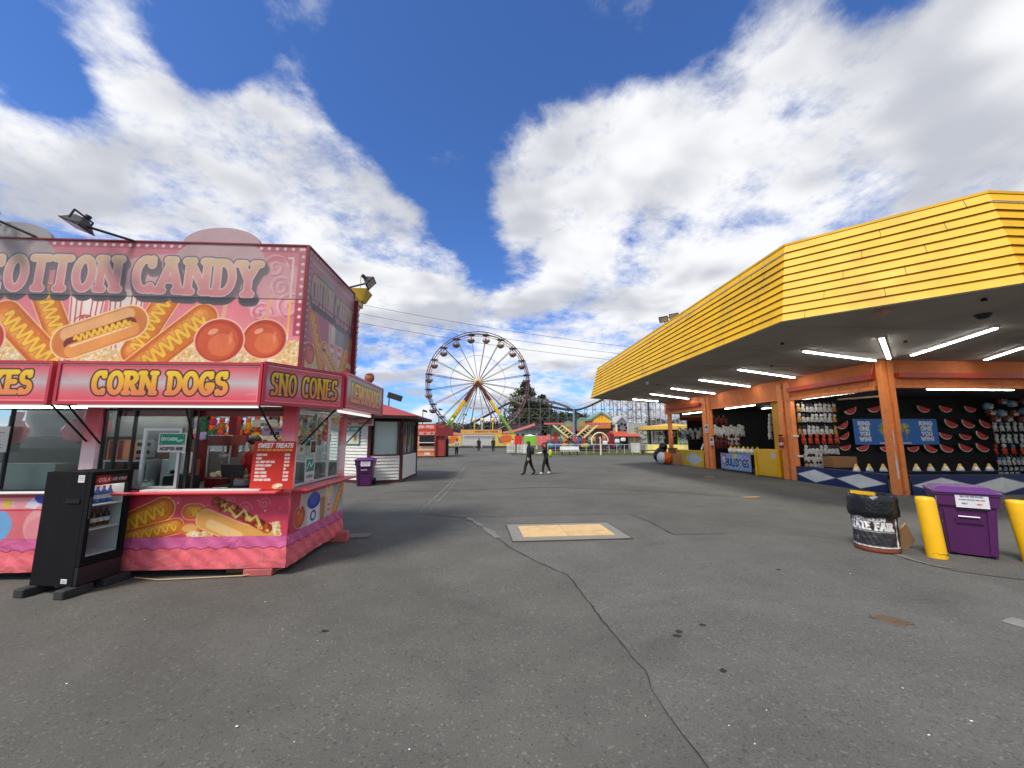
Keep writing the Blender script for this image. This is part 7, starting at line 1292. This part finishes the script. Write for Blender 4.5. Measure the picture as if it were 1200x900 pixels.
# power lines
for i, (y0, y1) in enumerate(((354, 403), (365, 412), (376, 420))):
    a = PY(395, y0 - 3, 32); c = PY(760, y1 + 6, 32); b = MB(); P = []
    for k in range(25): t = k / 24; p = a.lerp(c, t); p.z -= 4 * t * (1 - t) * .35; P.append(p)
    b.path(P, .014, 4); tag(b.build('power_line', DARK), ['uppermost', 'middle', 'lowest'][i] + ' of three cables strung from the trailer side to the canopy', 'power line', 'three overhead cables')
# trees
LEAFC = mat('needle_green', (.03, .042, .016), rough=.9, var=.5, scale=.8); LEAFB = mat('leaf_dark', (.035, .05, .02), rough=.9, var=.5, scale=.5); LEAFL = mat('leaf_mid', (.055, .07, .028), rough=.9, var=.5, scale=.5); BARK = mat('bark', (.05, .035, .025), rough=.9)
def leafmesh(name, P, sz, m, par):
    n = len(P); d = rng.normal(size=(n, 3)); d /= np.linalg.norm(d, axis=1)[:, None]; e = np.cross(d, rng.normal(size=(n, 3))); e /= np.linalg.norm(e, axis=1)[:, None]
    s_ = (sz * rng.uniform(.6, 1.4, n))[:, None]; V = np.stack([P - d * s_, P + e * s_ * .5, P + d * s_, P - e * s_ * .5], 1).reshape(-1, 3)
    Mi = np.array(wm(par).inverted()); V = V @ Mi[:3, :3].T + Mi[:3, 3]
    me = bpy.data.meshes.new(name); me.from_pydata(V.tolist(), [], np.arange(4 * n).reshape(-1, 4).tolist()); me.materials.append(m[0]); me.materials.append(m[1]); mi = (rng.random(n) < .35).astype(np.int32); me.polygons.foreach_set('material_index', mi); o = bpy.data.objects.new(name, me); COL.objects.link(o); o.parent = par
def conifer(x, y, h, w, lb, group=None, n=9000, sz=.35):
    T = thing('conifer_tree', lb, 'tree', (x, y, 0), 0, group); b = MB(); b.tube((x, y, 0), (x, y, h * .97), h * .018, .04, 8); 
    pts = []
    nb = 70
    for i in range(nb):
        t = (i + .5) / nb; z = h * (.10 + .88 * t); L_ = w * .5 * (1 - t) ** .75 * random.uniform(.55, 1.15); an = i * 2.4 + random.uniform(-.5, .5)
        d = Vector((math.cos(an), math.sin(an), -.12)); b.tube((x, y, z), Vector((x, y, z)) + d * L_, .07, .02, 4, caps=False); m_ = int(n / nb * (1.6 - 1.2 * t))
        s = rng.random(m_) ** .6; spread = .35 + .28 * L_; P = np.array([x, y, z]) + np.array(d)[None] * (s * L_)[:, None] + rng.normal(size=(m_, 3)) * np.array([1, 1, .38]) * (spread * (.35 + .5 * s))[:, None]; pts.append(P)
    b.build('trunk', BARK, T); leafmesh('crown', np.vstack(pts), sz, (LEAFC, LEAFL), T)
def broadleaf(x, y, h, w, lb, group, n=2600, sz=.5):
    T = thing('broadleaf_tree', lb, 'tree', (x, y, 0), 0, group); b = MB(); b.tube((x, y, 0), (x, y, h * .5), h * .03, h * .02, 7); pts = []
    for k in range(16):
        an = random.uniform(0, 6.28); rr = random.random() ** .5; c = Vector((x + w * .36 * rr * math.cos(an), y + w * .36 * rr * math.sin(an), h * random.uniform(.38, .84))); b.tube((x, y, h * .35), c, .12, .04, 4, caps=False)
        v = rng.normal(size=(n // 16, 3)); v /= np.linalg.norm(v, axis=1)[:, None]; R_ = w * .2 * random.uniform(.7, 1.2); pts.append(np.array(c) + v * R_ * rng.uniform(.6, 1.1, (n // 16, 1)) * np.array([1, 1, .75]))
    b.build('trunk', BARK, T); leafmesh('crown', np.vstack(pts), sz, (LEAFB, LEAFL), T)
p = PY(616, 445, 116); conifer(p.x, 116, p.z, 21, 'tall dark evergreen rising behind the coaster track', n=10000, sz=.4)
p = PY(636, 462, 120); conifer(p.x, 120, p.z, 14, 'shorter evergreen right of the tall one', n=6000, sz=.5)
tl = [(510, 499, 130, 12), (528, 498, 128, 12), (546, 500, 126, 12), (562, 497, 125, 12), (580, 498, 122, 12), (596, 496, 118, 12), (650, 480, 122, 14), (664, 484, 124, 12), (676, 483, 120, 10), (688, 494, 118, 10), (735, 495, 120, 9), (770, 491, 118, 9), (782, 493, 122, 12), (716, 498, 125, 12), (455, 496, 110, 14), (480, 500, 120, 14)]
for i, (x, y, Yd, w) in enumerate(tl):
    p = PY(x, y, Yd); broadleaf(p.x, Yd, p.z, w, 'dark leafy tree, %s from the left in the far tree line' % ORD[sorted(range(len(tl)), key=lambda j: tl[j][0]).index(i)], 'trees in the far tree line')
b = MB(); hp = []
for i in range(60): hp.append((-260 + i * 9, 240 + 10 * math.sin(i), 7.5 + 1.2 * math.sin(i * .9) + random.uniform(-.6, .9)))
b.add([(x, y, 0) for x, y, z in hp] + hp + [(x, y + 60, z + 1) for x, y, z in hp], [(i, i + 1, i + 61, i + 60) for i in range(59)] + [(60 + i, 61 + i, 121 + i, 120 + i) for i in range(59)]); tag(b.build('far_hills', mat('hills', (.04, .055, .035), rough=1, var=.4, scale=.1)), 'low dark wooded rise on the horizon', kind='structure')
# people
BK = mat('cloth_black', (.011, .011, .013), rough=.9); BK2 = mat('cloth_charcoal', (.02, .02, .024), rough=.85); SHW = hexm('shoe_white', 226, 226, 222)
q = G(620, 557); T = person((q.x, q.y, 0), R(70), 'person in black with long brown hair walking left across the midway', BK, BK, BLACK, HAIRBR, 1.6, stride=.26, hairlen=.9)
M = WMX[T.name]; b = MB(); b.ell((0, -.17, 1.18), (.14, .09, .2), n=10); b.v = [tuple(M @ Vector(v)) for v in b.v]; b.build('backpack', BK2, T)
q = G(640, 556); T = person((q.x, q.y, 0), R(75), 'person in black with white shoes and a yellow green bag', BK, BK, SHW, HAIRRED, 1.56, stride=.2, armL=((-.2, .16, 1.16), (-.16, .42, 1.12)), armR=((.2, .16, 1.16), (.16, .42, 1.12)), sleeve_mat=WHITE, hairlen=.5)
M = WMX[T.name]; b = MB(); b.ell((.05, -.22, 1.02), (.15, .11, .2), n=10); b.v = [tuple(M @ Vector(v)) for v in b.v]; tag(b.build('bag', hexm('bag_lime', 170, 190, 50)), 'round yellow green shoulder bag')
q = G(535, 533.5); person((q.x, q.y, 0), R(180), 'distant person in a white shirt and black trousers', WHITE, BK, BLACK, HAIRB, 1.62, stride=.1, sleeve=True)
q = G(561, 529.5); person((q.x, q.y, 0), R(5), 'distant person in a black coat with bare calves under the wheel hub', BK, BK, SHW, HAIRB, 1.7, stride=.15)
q = G(578, 529.5); person((q.x, q.y, 0), R(0), 'distant person all in black right of the wheel hub', BK, BK, BLACK, HAIRB, 1.72, stride=.08)
q = G(601, 528.5); person((q.x, q.y, 0), R(20), 'distant person in a pale top between the picket gates', hexm('pale_top', 220, 200, 200), BK, BLACK, HAIRB, 1.6)
q = G(646.5, 527); person((q.x, q.y + 2, 0), R(90), 'distant person in a red top by the fence', TR, BK, BLACK, HAIRB, 1.6)
